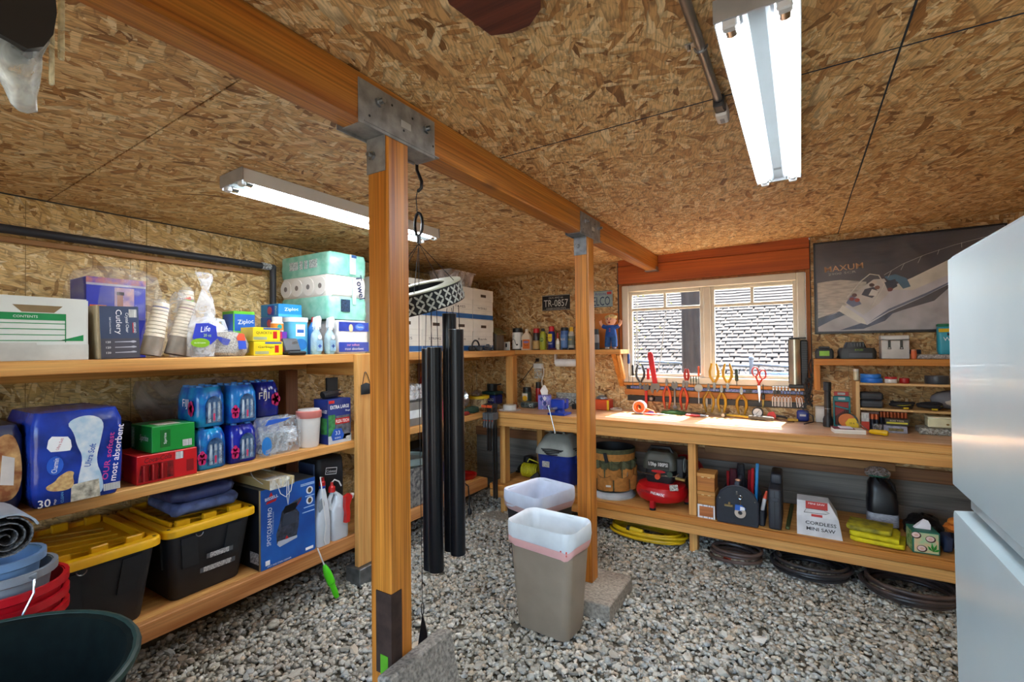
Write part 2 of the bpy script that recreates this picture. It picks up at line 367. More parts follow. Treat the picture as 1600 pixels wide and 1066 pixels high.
# ---- floor: soil base with loose crushed stone
floor = ST('floor', MB().bb(LX-.1, RX+.1, FYW-.1, WY+.1, -.08, -.012), M('6a6456', .95, sc=30, bump=.5))
def stone_mat():
    mt, n, b = _new('stone'); N = n.nodes; L = n.links
    ge = N.new('ShaderNodeNewGeometry'); oi = N.new('ShaderNodeObjectInfo'); ad = N.new('ShaderNodeMath'); ad.operation = 'ADD'
    fr = N.new('ShaderNodeMath'); fr.operation = 'FRACT'
    L.new(ge.outputs['Random Per Island'], ad.inputs[0]); L.new(oi.outputs['Random'], ad.inputs[1]); L.new(ad.outputs[0], fr.inputs[0])
    rp = N.new('ShaderNodeValToRGB'); cr = rp.color_ramp
    cols = [(0, '8c887c'), (.2, 'aea99a'), (.4, 'c3beaf'), (.55, 'b2b3ac'), (.72, 'd2cdbe'), (.86, 'c4b298'), (.94, 'dedace'), (1, '979c9b')]
    cr.elements[0].color = lin(cols[0][1]); cr.elements[1].color = lin(cols[-1][1])
    for p, h in cols[1:-1]:
        e = cr.elements.new(p); e.color = lin(h)
    L.new(fr.outputs[0], rp.inputs[0])
    tc = N.new('ShaderNodeTexCoord'); no = N.new('ShaderNodeTexNoise'); no.inputs['Scale'].default_value = 70; no.inputs['Detail'].default_value = 4
    L.new(tc.outputs['Object'], no.inputs['Vector'])
    mr = N.new('ShaderNodeMapRange'); mr.inputs[1].default_value = .3; mr.inputs[2].default_value = .7; mr.inputs[3].default_value = .62; mr.inputs[4].default_value = 1.2
    L.new(no.outputs[0], mr.inputs[0]); mx = N.new('ShaderNodeMix'); mx.data_type = 'RGBA'; mx.blend_type = 'MULTIPLY'; mx.inputs[0].default_value = 1
    L.new(rp.outputs[0], mx.inputs[6]); L.new(mr.outputs[0], mx.inputs[7]); L.new(mx.outputs[2], b.inputs['Base Color']); b.inputs['Roughness'].default_value = .85
    return mt
STONE = stone_mat()
def gravel():
    rg = np.random.default_rng(5)
    t = (1+5**.5)/2
    ico = np.array([(-1, t, 0), (1, t, 0), (-1, -t, 0), (1, -t, 0), (0, -1, t), (0, 1, t), (0, -1, -t), (0, 1, -t), (t, 0, -1), (t, 0, 1), (-t, 0, -1), (-t, 0, 1)])/1.9
    tri = np.array([(0, 11, 5), (0, 5, 1), (0, 1, 7), (0, 7, 10), (0, 10, 11), (1, 5, 9), (5, 11, 4), (11, 10, 2), (10, 7, 6), (7, 1, 8), (3, 9, 4), (3, 4, 2), (3, 2, 6), (3, 6, 8), (3, 8, 9), (4, 9, 5), (2, 4, 11), (6, 2, 10), (8, 6, 7), (9, 8, 1)])
    n = 68000
    x = rg.uniform(LX+.25, RX-.05, n); y = rg.uniform(.25, WY-.06, n)
    d = np.stack([x, y, np.full(n, -1.5)], 1)
    zf = d @ np.array(CAM_FW); px = 800+FPX*(d @ np.array(CAM_RT))/np.maximum(zf, .05); py = 533-FPX*(d @ np.array(CAM_UP))/np.maximum(zf, .05)
    inv = (zf > .3) & (px > -120) & (px < 1720) & (py < 1140)
    size = rg.gamma(9, 1/9, n)*.0122
    sc3 = np.stack([size*rg.uniform(.8, 1.45, n), size*rg.uniform(.7, 1.05, n), size*rg.uniform(.5, .8, n)], 1)
    ang = rg.uniform(0, 6.283, n); tilt = rg.normal(0, .35, n)
    z = rg.uniform(-.013, .006, n)
    vis = inv & (px > 190) & (px < 1480) & (py > 300) & (py < 1062)
    order = np.argsort(np.where(vis, zf-30*size, 1e9))
    big = set(order[:300].tolist())
    protos = []
    for k in range(9):
        v = ico*(1+rg.uniform(-.3, .25, (12, 1)))+rg.uniform(-.15, .15, (12, 3))
        protos.append(v)
    idx = rg.integers(0, 9, n)
    rest = np.array([i for i in range(n) if i not in big])
    co = np.stack([protos[k] for k in idx[rest]])*sc3[rest][:, None, :]
    c, s_ = np.cos(tilt[rest])[:, None], np.sin(tilt[rest])[:, None]
    Y, Z = co[:, :, 1]*c-co[:, :, 2]*s_, co[:, :, 1]*s_+co[:, :, 2]*c
    c, s_ = np.cos(ang[rest])[:, None], np.sin(ang[rest])[:, None]
    X2, Y2 = co[:, :, 0]*c-Y*s_, co[:, :, 0]*s_+Y*c
    out = np.stack([X2+x[rest][:, None], Y2+y[rest][:, None], Z+z[rest][:, None]], 2).reshape(-1, 3)
    F = (tri[None]+(np.arange(len(rest))*12)[:, None, None]).reshape(-1)
    me = bpy.data.meshes.new('gravel'); me.vertices.add(len(out)); me.vertices.foreach_set('co', out.ravel())
    nf = len(F)//3; me.loops.add(len(F)); me.loops.foreach_set('vertex_index', F); me.polygons.add(nf)
    me.polygons.foreach_set('loop_start', np.arange(nf)*3); me.polygons.foreach_set('loop_total', np.full(nf, 3)); me.update(calc_edges=True)
    me.materials.append(STONE)
    g = link('gravel', me, floor); g['kind'] = 'stuff'; g['label'] = 'crushed grey stone covering the floor'
    pm = []
    for v in protos:
        q = bpy.data.meshes.new('stone'); q.from_pydata([tuple(a) for a in v], [], [tuple(a) for a in tri]); q.materials.append(STONE); pm.append(q)
    for i in order[:300]:
        o = link('stone', pm[idx[i]], floor); o.location = (x[i], y[i], z[i]); o.rotation_euler = (tilt[i], 0, ang[i]); o.scale = tuple(sc3[i])
gravel()
# outdoor ground
ST('floor_outside_bounce', MB().bb(-12, 10, -14, FYW-.1, -.12, -.02), M('8a8274', .9, sc=6))  # unseen ground behind the camera, added to bounce sunlight up to the ceiling
ST('floor_yard', MB().bb(-30, 20, WY+.25, 40, -.9, -.7), M('5a5340', .9, sc=2))
# ---- ceiling: sheets of strand board under a dark deck
ceil = ST('ceiling', MB().loft([[(LX-.1, y, zc(LX-.1)+.016), (-1.119, y, zc(-1.119)+.016), (RX+.1, y, zc(RX+.1)+.016), (RX+.1, y, zc(RX)+.1), (LX-.1, y, zc(RX)+.1)] for y in (FYW-.1, WY+.1)]), M('20262e', .9))
def ceil_panel(x0, x1, y0, y1, m_):
    g = .0028
    x0 += g; x1 -= g; y0 += g; y1 -= g
    P(ceil, 'panel', MB().loft([[(x0, y, zc(x0)), (x1, y, zc(x1)), (x1, y, zc(x1)+.0155), (x0, y, zc(x0)+.0155)] for y in (y0, y1)]), m_, smooth=0)
OC = OSB('z', 1.14, 1.25); OCL = OSB('z', 1.12, 1.9)
for (xa, xb) in ((LX-.02, -1.9), (-1.9, -1.119)):
    for (ya, yb) in ((FYW, .75), (.75, 1.97), (1.97, 3.19), (3.19, WY+.01)): ceil_panel(xa, xb, ya, yb, OCL)
for (xa, xb) in ((-1.119, .25), (.25, RX+.02)):
    for (ya, yb) in ((FYW, .45), (.45, 1.67), (1.67, WY+.01)): ceil_panel(xa, xb, ya, yb, OC)
def seam(par, p0, p1, r=.0028): P(par, 'sealed_joint', MB().tube([tuple(V(p0).lerp(V(p1), i/14)+V((RN.uniform(-.001, .001), RN.uniform(-.001, .001), 0))) for i in range(15)], r, 5), M('1f2c3a', .8))
seam(ceil, (-1.07, 1.67, zc(-1)), (RX, 1.67, zc(RX))); seam(ceil, (.25, .3, zc(.25)), (.25, WY, zc(.25)))
# ---- left wall
wl = ST('wall_left', MB().bb(LX-.1, LX-.013, FYW, WY+.1, -.05, 2.4), M('2a2620', .9))
OW = OSB('x', 1.04, .2, True)
ys = [FYW, -.07, 1.155, 2.375, 3.595, WY]
for a, b_ in zip(ys, ys[1:]): P(wl, 'panel', MB().bb(LX-.013, LX, a+.0015, b_-.0015, .02, zc(LX)-.004), OW)
for k in range(14): P(wl, 'stud_line', MB().bb(LX, LX+.0005, FYW+.35+k*.406, FYW+.3525+k*.406, .05, zc(LX)-.02), M('8a7448', .9))
P(wl, 'gap_filler', MB().bb(LX, LX+.004, FYW, WY, zc(LX)-.006, zc(LX)), M('3d3a34', .9))
# ---- window wall
X0, X1, Z0, Z1 = -1.445, .07, 1.15, 2.31
wb = ST('wall_back', MB().bb(LX, X0, WY+.013, WY+.1, -.05, 2.4).bb(X1, RX, WY+.013, WY+.1, -.05, 2.4).bb(X0, X1, WY+.013, WY+.1, -.05, Z0-.01), M('2a2620', .9))
OB = OSB('y', 1.0, .15)
for (a, b_, z0, z1) in ((LX, -2.665, .62, zc(LX)), (-2.665, X0, .62, zc(-2.665)), (X0, X1, .62, Z0), (X1, 1.29, .62, zc(X1)), (1.29, RX, .62, zc(1.29))):
    P(wb, 'panel', MB().prism([(a+.0015, z0), (b_-.0015, z0), (b_-.0015, zc(b_)-.001 if z1 > 2 else z1-.003), (a+.0015, zc(a)-.001 if z1 > 2 else z1-.003)], WY, WY+.013, 'y'), OB, smooth=0)
for k in range(9):
    xx = -2.95+k*.406
    if not (X0-.02 < xx < X1+.02): P(wb, 'stud_line', MB().bb(xx, xx+.002, WY-.0005, WY, .65, 2.25), M('6e5a38', .9))
P(wb, 'sealed_joint', MB().bb(X0-.012, X0+.002, WY-.002, WY+.002, 1.2, 2.28), M('39424a', .8))
P(wb, 'sealed_joint', MB().bb(X1-.002, X1+.004, WY-.002, WY+.002, 1.2, 2.30), M('39424a', .8))
sp = P(wb, 'sill_plate', MB().bb(LX, RX, WY-.03, WY+.01, .535, .625, .004), WOOD('9a6a44', '6d4328', 'x'))
for z0, z1 in ((-.03, .17), (.172, .355), (.357, .534)): P(wb, 'board', MB().bb(LX, RX, WY-.012, WY+.01, z0, z1, .003), WOOD('8f8a82', '625d58', 'x', .7))
P(wb, 'loose_board', MB().bb(-.7, .55, WY-.075, WY-.032, .60, .655, .003), WOOD('b98a58', '8a5a34', 'x'))
P(wb, 'loose_board', MB().bb(-2.3, -1.72, WY-.075, WY-.032, .575, .63, .003), WOOD('a8703c', '7a4a24', 'x'))
# header over the window: two stained boards
hd = ST('trim_1', MB().bb(X0+.002, X1-.002, WY-.028, WY+.03, 2.075, 2.235, .003), WOOD('c4621c', 'a04812', 'x', .6))
P(hd, 'board', MB().bb(X0+.002, X1-.002, WY-.024, WY+.03, 2.2375, zc(X1)+.012, .003), WOOD('bc5c1e', '9a4412', 'x', .6))
ST('trim_2', MB().bb(X0+.002, X0+.03, WY-.008, WY+.06, Z0, 2.074, .002).bb(X1-.03, X1-.002, WY-.008, WY+.06, Z0, 2.074, .002).bb(X0+.03, X1-.03, WY-.006, WY+.06, 2.058, 2.074, .002), WOOD('b9702c', '93501c', 'z'))
# ---- window
VIN = M('ddd6c4', .45, nz=.04)
win = ST('window_1', MB().bb(-1.412, -1.352, WY-.02, WY+.07, 1.165, 2.056, .006).bb(-.02, .038, WY-.02, WY+.07, 1.165, 2.056, .006)
         .bb(-1.352, -.02, WY-.02, WY+.07, 1.995, 2.056, .006).bb(-1.352, -.02, WY-.02, WY+.07, 1.165, 1.222, .006).bb(-.705, -.645, WY-.012, WY+.06, 1.222, 1.995, .006), VIN)
for (a, b_) in ((-1.352, -.705), (-.645, -.02)):
    P(win, 'sash', MB().bb(a, a+.028, WY+.005, WY+.045, 1.222, 1.995, .004).bb(b_-.028, b_, WY+.005, WY+.045, 1.222, 1.995, .004).bb(a+.028, b_-.028, WY+.005, WY+.045, 1.222, 1.25, .004).bb(a+.028, b_-.028, WY+.005, WY+.045, 1.967, 1.995, .004), VIN)
    P(win, 'muntin', MB().bb(a+.028, b_-.028, WY+.012, WY+.04, 1.82, 1.846, .004), VIN)
    c_ = (a+b_)/2
    P(win, 'muntin', MB().bb(c_-.012, c_+.012, WY+.0135, WY+.0385, 1.846, 1.967, .004), VIN)
    P(win, 'pane', MB().bb(a+.026, b_-.026, WY+.024, WY+.029, 1.24, 1.98), CLEAR('cfdfe6', .03, .02, .0, 3))
ST('trim_3', MB().bb(X0+.03, X1-.03, WY-.03, WY+.08, 1.14, 1.163, .003), WOOD('c98a44', 'a4642a', 'x'))
# ---- right wall and the open front behind the camera
wr = ST('wall_right', MB().bb(RX+.013, RX+.1, FYW, WY+.1, -.05, 2.45), M('2a2620', .9))
for a, b_ in ((FYW, .4), (.4, 1.62), (1.62, 2.84), (2.84, WY)): P(wr, 'panel', MB().bb(RX, RX+.013, a+.0015, b_-.0015, .02, zc(RX)-.004), OW)
wf = ST('wall_front', MB().bb(LX-.1, -2.0, FYW-.1, FYW-.013, -.05, 2.45).bb(1.0, RX+.1, FYW-.1, FYW-.013, -.05, 2.45).bb(-2.0, 1.0, FYW-.1, FYW-.013, 2.08, 2.45), M('4a3c2a', .9))
P(wf, 'panel', MB().bb(LX, -2.02, FYW-.013, FYW, .02, zc(LX)-.004), OB); P(wf, 'panel', MB().bb(1.02, RX, FYW-.013, FYW, .02, zc(1.16)-.004), OB)
# ---- beam and posts
BW = lambda ax: WOOD('cf8630', 'b06318', ax, 1.0, .42, True, 52, .05)
ONE('ceiling_beam', MB().bb(-1.164, -1.074, FYW, 4.238, 2.167, 2.304, .004), BW('y'), 'long honey-stained timber beam under the ceiling, running to the window header', 'beam')
hg = ONE('joist_hanger', MB().bb(-1.174, -1.064, 4.17, 4.2405, 2.160, 2.1665).bb(-1.0735, -1.07, 4.17, 4.2405, 2.1665, 2.20).bb(-1.168, -1.1645, 4.17, 4.2405, 2.1665, 2.20), STEEL, 'small steel hanger under the far end of the ceiling beam', 'bracket')
def post(y0, zb, label, mats, first):
    t = TH('support_post', label, 'post', (-1.119, y0+.045, zb), group='posts under the ceiling beam')
    P(t, 'timber', MB().bb(-.045, .045, -.045, .045, 0, 2.166-zb, .004), mats)
    z = 2.166-zb; G = M('a2a2a0' if first else '969ca2', .42, .55, .2, 25)
    hw = .165 if first else .155
    for sx in (1, -1):
        p = P(t, 'strap_plate', MB().bb(min(sx*.0455, sx*.0495), max(sx*.0455, sx*.0495), -.16, -.16+2*hw, z-.012, z+.118, .001), G)
        for yy in (-.085, .125):
            P(p, 'bolt', MB().cyl((sx*.049, yy, z+.075), (sx*.058, yy, z+.075), .015, n=6).cyl((sx*.058, yy, z+.075), (sx*.074, yy, z+.075), .008, n=10), STEEL)
        for yy, zz in ((-.12, .02), (-.03, .09), (.02, .03), (.06, .085), (.16, .03)):
            P(p, 'nail_hole', MB().cyl((sx*.0495, yy, z+zz), (sx*.0502, yy, z+zz), .004, n=8), BLACK)
        if sx > 0: dr(p, 'stamp', FX(.0497, .03, z+.05), -.022, .022, -.011, .011, M('c8c8c4', .5))
    q = P(t, 'angle_plate', MB().bb(-.045, .036, -.0495, -.0455, z-.115, z-.004, .001), G)
    P(q, 'bolt', MB().cyl((-.018, -.0495, z-.06), (-.018, -.058, z-.06), .014, n=6).cyl((-.018, -.058, z-.06), (-.018, -.07, z-.06), .007, n=10), STEEL)
    P(t, 'seat_plate', MB().bb(-.052, .052, -.14, .19, z-.003, z+.0005), G)
    return t
p1 = post(1.026, 0.0, 'nearer stained square post with a steel corner guard low down', BW('z'), True)
P(p1, 'corner_guard', MB().bb(-.018, .0485, -.0485, -.0455, .50, .75).bb(.0455, .0485, -.0455, -.004, .50, .75), M('4b3a33', .6, .5, .2, 30), 'brown steel angle on the post corner')
dr(p1, 'green_tape', FY(-.0492), .002, .034, .495, .56, M('5fae22', .5), .001)
p2 = post(2.622, .092, 'farther stained square post standing on a low concrete pad', BW('z'), False)
CONC = M('a39a8c', .9, nz=.25, sc=60, bump=.5)
pb = ONE('concrete_pad', MB().bb(-.20, .20, -.20, .20, 0, .10, .006), CONC, 'flat square concrete pad under the farther post', 'concrete pad', (-1.10, 2.632, -.008))
pv = ONE('concrete_paver', MB().bb(-.03, .03, -.14, .14, 0, .56, .007).rot('Y', -13), M('9d968a', .92, nz=.3, sc=90, bump=.6), 'speckled grey concrete paver leaning against the nearer post', 'paver', (-.9165, 1.10, 0.004))
# ================================================================== LAMPS, CONDUIT, CHIME, FRIDGE, FOREGROUND
GLOW = EMIT('f2f8ff', TUBE_POWER)
def shoplight(label, x, y0, y1, zt, tilt):
    t = TH('fluorescent_light', label, 'light fixture', (x, (y0+y1)/2, zt), group='ceiling shop lights')
    h = (y1-y0)/2; WM = M('e4e8ea', .35, nz=.03)
    prof = [(-.075, 0), (-.075, -.012), (-.022, -.062), (.022, -.062), (.075, -.012), (.075, 0)]
    prof = [(-.03, 0), (-.036, -.05), (-.028, -.055), (-.018, -.042), (.018, -.042), (.028, -.055), (.036, -.05), (.03, 0)]
    P(t, 'channel', MB().prism(prof, -h+.004, h-.004, 'y'), M('aebbc0', .4, nz=.03))
    for s in (1, -1):
        P(t, 'side_panel', MB().prism([(s*.031, -.0005), (s*.084, -.0005), (s*.088, -.062), (s*.0855, -.062), (s*.080, -.004), (s*.031, -.004)], -h+.004, h-.004, 'y'), WM)
        tb = P(t, 'tube', MB().cyl((s*.056, -h+.03, -.052), (s*.056, h-.03, -.052), .0165, n=14), GLOW)
        for e in (-1, 1):
            P(t, 'lamp_holder', MB().bb(s*.056-.016, s*.056+.016, e*(h-.014)-.012, e*(h-.014)+.012, -.072, -.018, .004), M('d8dadb', .4))
            P(tb, 'end_cap', MB().cyl((s*.056, e*(h-.055), -.052), (s*.056, e*(h-.028), -.052), .0172, n=14), CHROME)
    for e in (-1, 1): P(t, 'end_plate', MB().bb(-.09, .09, e*h-.003, e*h+.003, -.055, 0, .001), M('b9bcc0', .35, .6))
    dr(t, 'label_plate', FR((0, h-.14, -.0425), (1, 0, 0), (0, -1, 0)), -.014, .014, -.012, .012, M('7b8083', .5))
    t.rotation_euler = (0, math.radians(tilt), 0)
    return t
shoplight('twin-tube shop light on the ceiling near the fridge, seen from end', -.075, 1.19, 2.50, zc(-.075)-.004, -.7)
shoplight('twin-tube shop light above the left storage shelves, partly behind the post', -2.075, 1.08, 2.34, zc(-2.075)-.001, -2.1)
# conduit with box connector
t = TH('conduit_pipe', 'steel conduit pipe on the ceiling ending in a white connector', 'pipe', (-.215, 1.0, zc(-.2)))
P(t, 'pipe', MB().cyl((0, -.8, -.018), (0, .64, -.018), .0125, n=12), M('9b9a98', .35, .9))
P(t, 'strap', MB().tube(arc((0, .33, -.016), .016, 180, 360, 8), .003, 5).cyl((-.03, .33, -.004), (-.03, .33, -.018), .005, n=6).bb(-.04, -.015, .322, .338, -.005, -.001), STEEL)
c_ = P(t, 'connector', MB().bb(-.017, .017, .645, .70, -.04, -.001, .004).bb(-.014, .014, .64, .68, -.043, -.03, .003), M('4a4a4c', .4, .5))
P(c_, 'lamp_plug', MB().bb(-.019, .019, .70, .77, -.05, -.001, .009, 2), M('e9e6e0', .35)); dr(c_, 'slot', FR((0, .735, -.0505), (1, 0, 0), (0, -1, 0)), -.007, .007, -.02, .012, M('8a8b8d', .4))
ONE('octagonal_board', MB().prism([(-.10, .10), (-.12, -.04), (-.07, -.20), (.09, -.20), (.115, -.04), (.05, .085), (.0, .12), (-.05, .12)], -.02, 0, 'z'), WOOD('6e3420', '45190f', 'x', 1.5),
    'dark red-brown wooden board screwed flat to the ceiling', 'board', (-.555, .88, zc(-.6)-.001))
# ---- wind chime hanging from the ceiling behind the nearer post
ct = TH('wind_chime', 'large black wind chime hanging beside the nearer post', 'wind chime', (-1.272, 1.368, .40))
BL = M('10131a', .32, .3, .1); CORD = M('15171c', .7)
zt = zc(-1.272)-.40
hk = P(ct, 'hook', MB().cyl((0, 0, zt-.02), (0, 0, zt), .016, n=10).tube([(0, 0, zt-.02), (0, 0, zt-.10), (.012, 0, zt-.125), (.024, 0, zt-.15), (.022, 0, zt-.175), (.004, 0, zt-.185)], .0065, 8), BL)
P(hk, 'carabiner', MB().tube([(.004, 0, zt-.175), (-.006, 0, zt-.21), (.0, 0, zt-.27)], .002, 5).tube(arc((.006, 0, zt-.315), .02, 0, 360, 12, 'y', .045), .006, 6).cyl((.006, 0, zt-.358), (.006, 0, zt-.39), .008, n=8), BL)
RC = V((.004, -.004, 1.695-.40)); ra, rb = .178, .115
TM = Matrix.Translation(RC) @ (Matrix.Rotation(math.radians(13), 4, CAM_FW) if False else Matrix.Rotation(math.radians(-12), 4, V((-.52, .85, 0)))) @ Matrix.Rotation(math.radians(16), 4, V((.85, .52, 0)))
def band(r0, r1, z0, z1, n=40):
    q = [[(r*math.cos(2*PI*k/n), r*math.sin(2*PI*k/n), z) for k in range(n)] for r, z in ((r0, z0), (r1, z0), (r1, z1), (r0, z1), (r0, z0))]
    return MB().loft(q, cap=False)
rg_ = P(ct, 'ring', band(ra-.005, ra, -.036, .036).xf(TM), BL, 'black perforated ring')
P(rg_, 'rim', band(rb, ra+.001, .036, .041).xf(TM), M('b9bda6', .5))
P(rg_, 'inner_band', band(rb, rb+.004, -.01, .036).xf(TM), BL)
pet = MB()
for k in range(30):
    for row in (0, 1):
        for d in (45, 135, 225, 315):
            a = 2*PI*k/30; cz = -.017+row*.032; s = len(pet.v)
            el = [(.0040*math.cos(q)*1.0, .0108*math.sin(q)) for q in [i*PI/4 for i in range(8)]]
            ca, sa = math.cos(math.radians(d)), math.sin(math.radians(d)); pts = []
            for (u, v_) in el:
                v2 = v_+.0108; uu, vv = u*ca-v2*sa, u*sa+v2*ca
                aa = a+uu/ra; pts.append((aa, cz+vv))
            pet.loft([[((ra+e)*math.cos(aa), (ra+e)*math.sin(aa), z) for aa, z in pts] for e in (.0002, .001)])
o = P(rg_, 'painted_petal_light', pet.xf(TM), M('b8bcb4', .6), smooth=0); o['kind'] = 'stuff'  # solid pale petals, coloured as the light showing through the ring's holes
kp = (.006, 0, zt-.39)
for a in (20, 92, 164, 236, 308):
    q = TM @ V(((ra-.02)*math.cos(math.radians(a)), (ra-.02)*math.sin(math.radians(a)), .041)); P(ct, 'cord', MB().tube([kp, tuple(q)], .0014, 5), CORD)
for (x, y, z1, z0) in ((-1.280, 1.436, 1.497, .615), (-1.192, 1.370, 1.502, .655), (-1.208, 1.480, 1.637, .69), (-1.115, 1.406, 1.569, .722)):
    lx, ly = x+1.272, y-1.368
    tb = P(ct, 'tube', MB().cyl((lx, ly, z0-.40), (lx, ly, z1-.40), .0285, n=24), BL)
    P(tb, 'tube_rim', band(.022, .0287, z1-.4005, z1-.399).mv(lx, ly, 0), M('9fa4aa', .3, .8))
    for s in (-1, 1): P(tb, 'string', MB().tube([(lx+s*.018, ly, z1-.42), (lx+s*.012, ly, 1.66-.40)], .0012, 4), CORD)
P(ct, 'clapper_cord', MB().tube([kp, (.03, -.03, .9), (.040, -.033, .14)], .0013, 5).tube(arc((.040, -.033, .115), .007, 0, 360, 10, 'x', .024), .0016, 5), CORD)
P(ct, 'wind_sail', MB().prism([(0, .10), (.016, .03), (.02, -.02), (-.022, -.045)], -.0035, .0035, 'y').rot('Z', 30).mv(.040, -.033, 0), BL)
# ---- refrigerator
t = TH('refrigerator', 'white top-freezer refrigerator at the right edge, doors facing the room', 'refrigerator', (.68, 1.185, 0.01))
FW_ = M('b4c6cb', .22, nz=.03, sc=3, coat=.3)
P(t, 'cabinet', MB().bb(-.28, .36, -.352, .352, .03, 1.70, .01), FW_)
def door(z0, z1, low):
    zi = z0 if not low else z1
    # section across the door height, with the slanted finger grip at the split
    if low: pr = [(-.365, z0), (-.283, z0), (-.283, z1), (-.318, z1), (-.335, z1-.008), (-.3685, z1-.012), (-.37, z1-.02)]
    else: pr = [(-.37, z0+.028), (-.345, z0+.0), (-.283, z0), (-.283, z1), (-.36, z1), (-.37, z1-.01)]
    return MB().prism(pr, -.352, .352, 'y')
P(t, 'freezer_door', door(1.117, 1.70, False), FW_); d2 = P(t, 'fridge_door', door(.06, 1.092, True), FW_)
P(d2, 'grip_recess', MB().bb(-.34, -.2835, -.345, .345, 1.0925, 1.1165), M('a8b6ba', .35))
for sx in (-.25, .3):
    for sy in (-.3, .3): P(t, 'foot', MB().cyl((sx, sy, -.01), (sx, sy, .03), .02, n=10), BLACK)
# ---- green oval tub in the near left corner
t = TH('garden_tub', 'dark green plastic tub in the near left corner', 'tub', (-1.70, .215, 0), 0)
GR = M('0c1714', .85, nz=.2, sc=25, spec=.15)
rings = []
for r, z in ((.2, .0), (.24, .02), (.335, .66), (.35, .685), (.352, .70), (.343, .706), (.33, .70), (.32, .66), (.23, .05), (.001, .05)):
    rings.append([(1.06*r*math.cos(a), 1.06*r*math.sin(a), z) for a in (2*PI*k/40 for k in range(40))])
P(t, 'tub_body', MB().loft(rings), GR)
P(t, 'rim', MB().tube([(1.06*.35*math.cos(a), 1.06*.35*math.sin(a), .70) for a in (2*PI*k/40 for k in range(40))], .0105, 8, True), M('1d3a33', .5, nz=.15, sc=30))
# ---- nested pails
def pail(r0, r1, h, n=28): return MB().lathe([(r0, 0), (r1, h), (r1+.012, h), (r1+.012, h-.025), (r1+.004, h-.03), (r1+.002, h-.004), (r1-.004, h-.003), (r0-.004, .005), (.0, .005)], n)
BK = 'stack of pails by the lower shelf'
bx, by = -2.277, .45
ONE('storage_cube', MB().bb(-.13, .13, -.13, .13, 0, .392, .01), M('2b2f35', .6), 'dark crate under the red pails, hidden behind the green tub', 'crate', (bx, by, .002))
red = M('c41420', .35)
for k, z in enumerate((.398, .446, .495)):
    t = TH('red_pail', ('lowest of the three nested red pails', 'middle of the three nested red pails', 'topmost of the three nested red pails, holding grey pails')[k], 'bucket', (bx, by, z), group=BK)
    P(t, 'body', pail(.105, .145, .235), red)
for k, (z, dx, hx) in enumerate(((.578, .0, '8b9298'), (.622, -.028, '6f8fb4'))):
    t = TH('grey_pail', ('grey pail with a wire handle nested in the red pails', 'blue-grey pail nested in the grey pail')[k], 'bucket', (bx+dx*.2, by-.010*k, z), group=BK)
    P(t, 'body', pail(.088-.012*k, .116-.018*k, .20), M(hx, .4))
    if k == 0:
        P(t, 'handle', MB().tube([(.118, .03, .188), (.15, .035, .185), (.168, .03, .15), (.17, -.01, .06), (.17, -.05, .0)], .0032, 6), CHROME); P(t, 'handle_lug', MB().bb(.10, .125, .012, .05, .172, .197, .004).rot('Z', 0), M('8b9298', .4))
# ---- rolled patterned mat leaning at the shelf edge
t = TH('rolled_mat', 'rolled black and white patterned mat lying on the pails at the far left edge', 'mat', (-2.30, .437, .826))
sp_ = [(.7*(.012+.0085*a/2)*math.cos(a), .7*(.012+.0085*a/2)*math.sin(a)) for a in [i*.4 for i in range(52)]]
P(t, 'roll', MB().loft([[(x_, u, .071+v) for u, v in sp_]+[(x_, u*.93, .071+v*.93) for u, v in reversed(sp_)] for x_ in (-.12, .10)]), M('17171a', .9, nz=0, h2='8d8d8d', sc=120))
P(t, 'grey_cover', MB().loft([[(x_, (.074+e)*math.cos(a), .071+(.074+e)*math.sin(a)) for a, e in [(math.radians(q), 0) for q in range(20, 161, 14)]+[(math.radians(q), .006) for q in range(160, 19, -14)]] for x_ in (-.12, .11)]), M('a4adb4', .4))
# ---- plastic-wrapped bundle hanging from the beam, close to the camera
t = TH('hanging_bundle', 'bundle wrapped in clear plastic hanging close to the camera, top left', 'bundle', (-.985, .20, 1.86))
P(t, 'card_core', MB().bb(-.016, .016, -.09, .044, .135, .44, .008).rot('X', -10, (0, 0, .2)), M('b98a4a', .7))
P(t, 'card_fold', MB().bb(-.022, .022, -.085, -.01, .085, .115, .008).rot('X', -14, (0, 0, .1)), M('9a6a30', .7))
P(t, 'black_band', MB().prism(chk([(-.075, .125), (.0, .075), (.034, .10), (.042, .17), (.02, .30), (-.08, .32)], 1), -.036, .036, 'x'), M('1b1a1c', .5))
P(t, 'plastic_wrap', MB().loft([[(rx*math.cos(a), oy+ry*math.sin(a), z) for a in [2*PI*k/16 for k in range(16)]] for rx, ry, oy, z in ((.004, .006, .012, 0), (.012, .015, .012, .008), (.015, .018, .010, .03), (.018, .026, .004, .055), (.024, .036, -.004, .078), (.027, .044, -.012, .095), (.027, .036, .004, .12), (.022, .026, .016, .14))]).jit(.0015, 4), CLEAR('cfdadb', .72, .25, .4, 14), smooth=70)
P(t, 'wrap_seam', MB().bb(-.004, .004, .040, .046, .055, .205, .002).bb(-.003, .003, .050, .058, .10, .205, .002), CLEAR('f0e4bc', .7, .2, .3, 20))
P(t, 'hang_tie', MB().tube([(-.0, -.02, .43), (-.0845, -.02, .44), (-.0845, -.02, zc(-1.07)-1.861)], .003, 5), CORD)
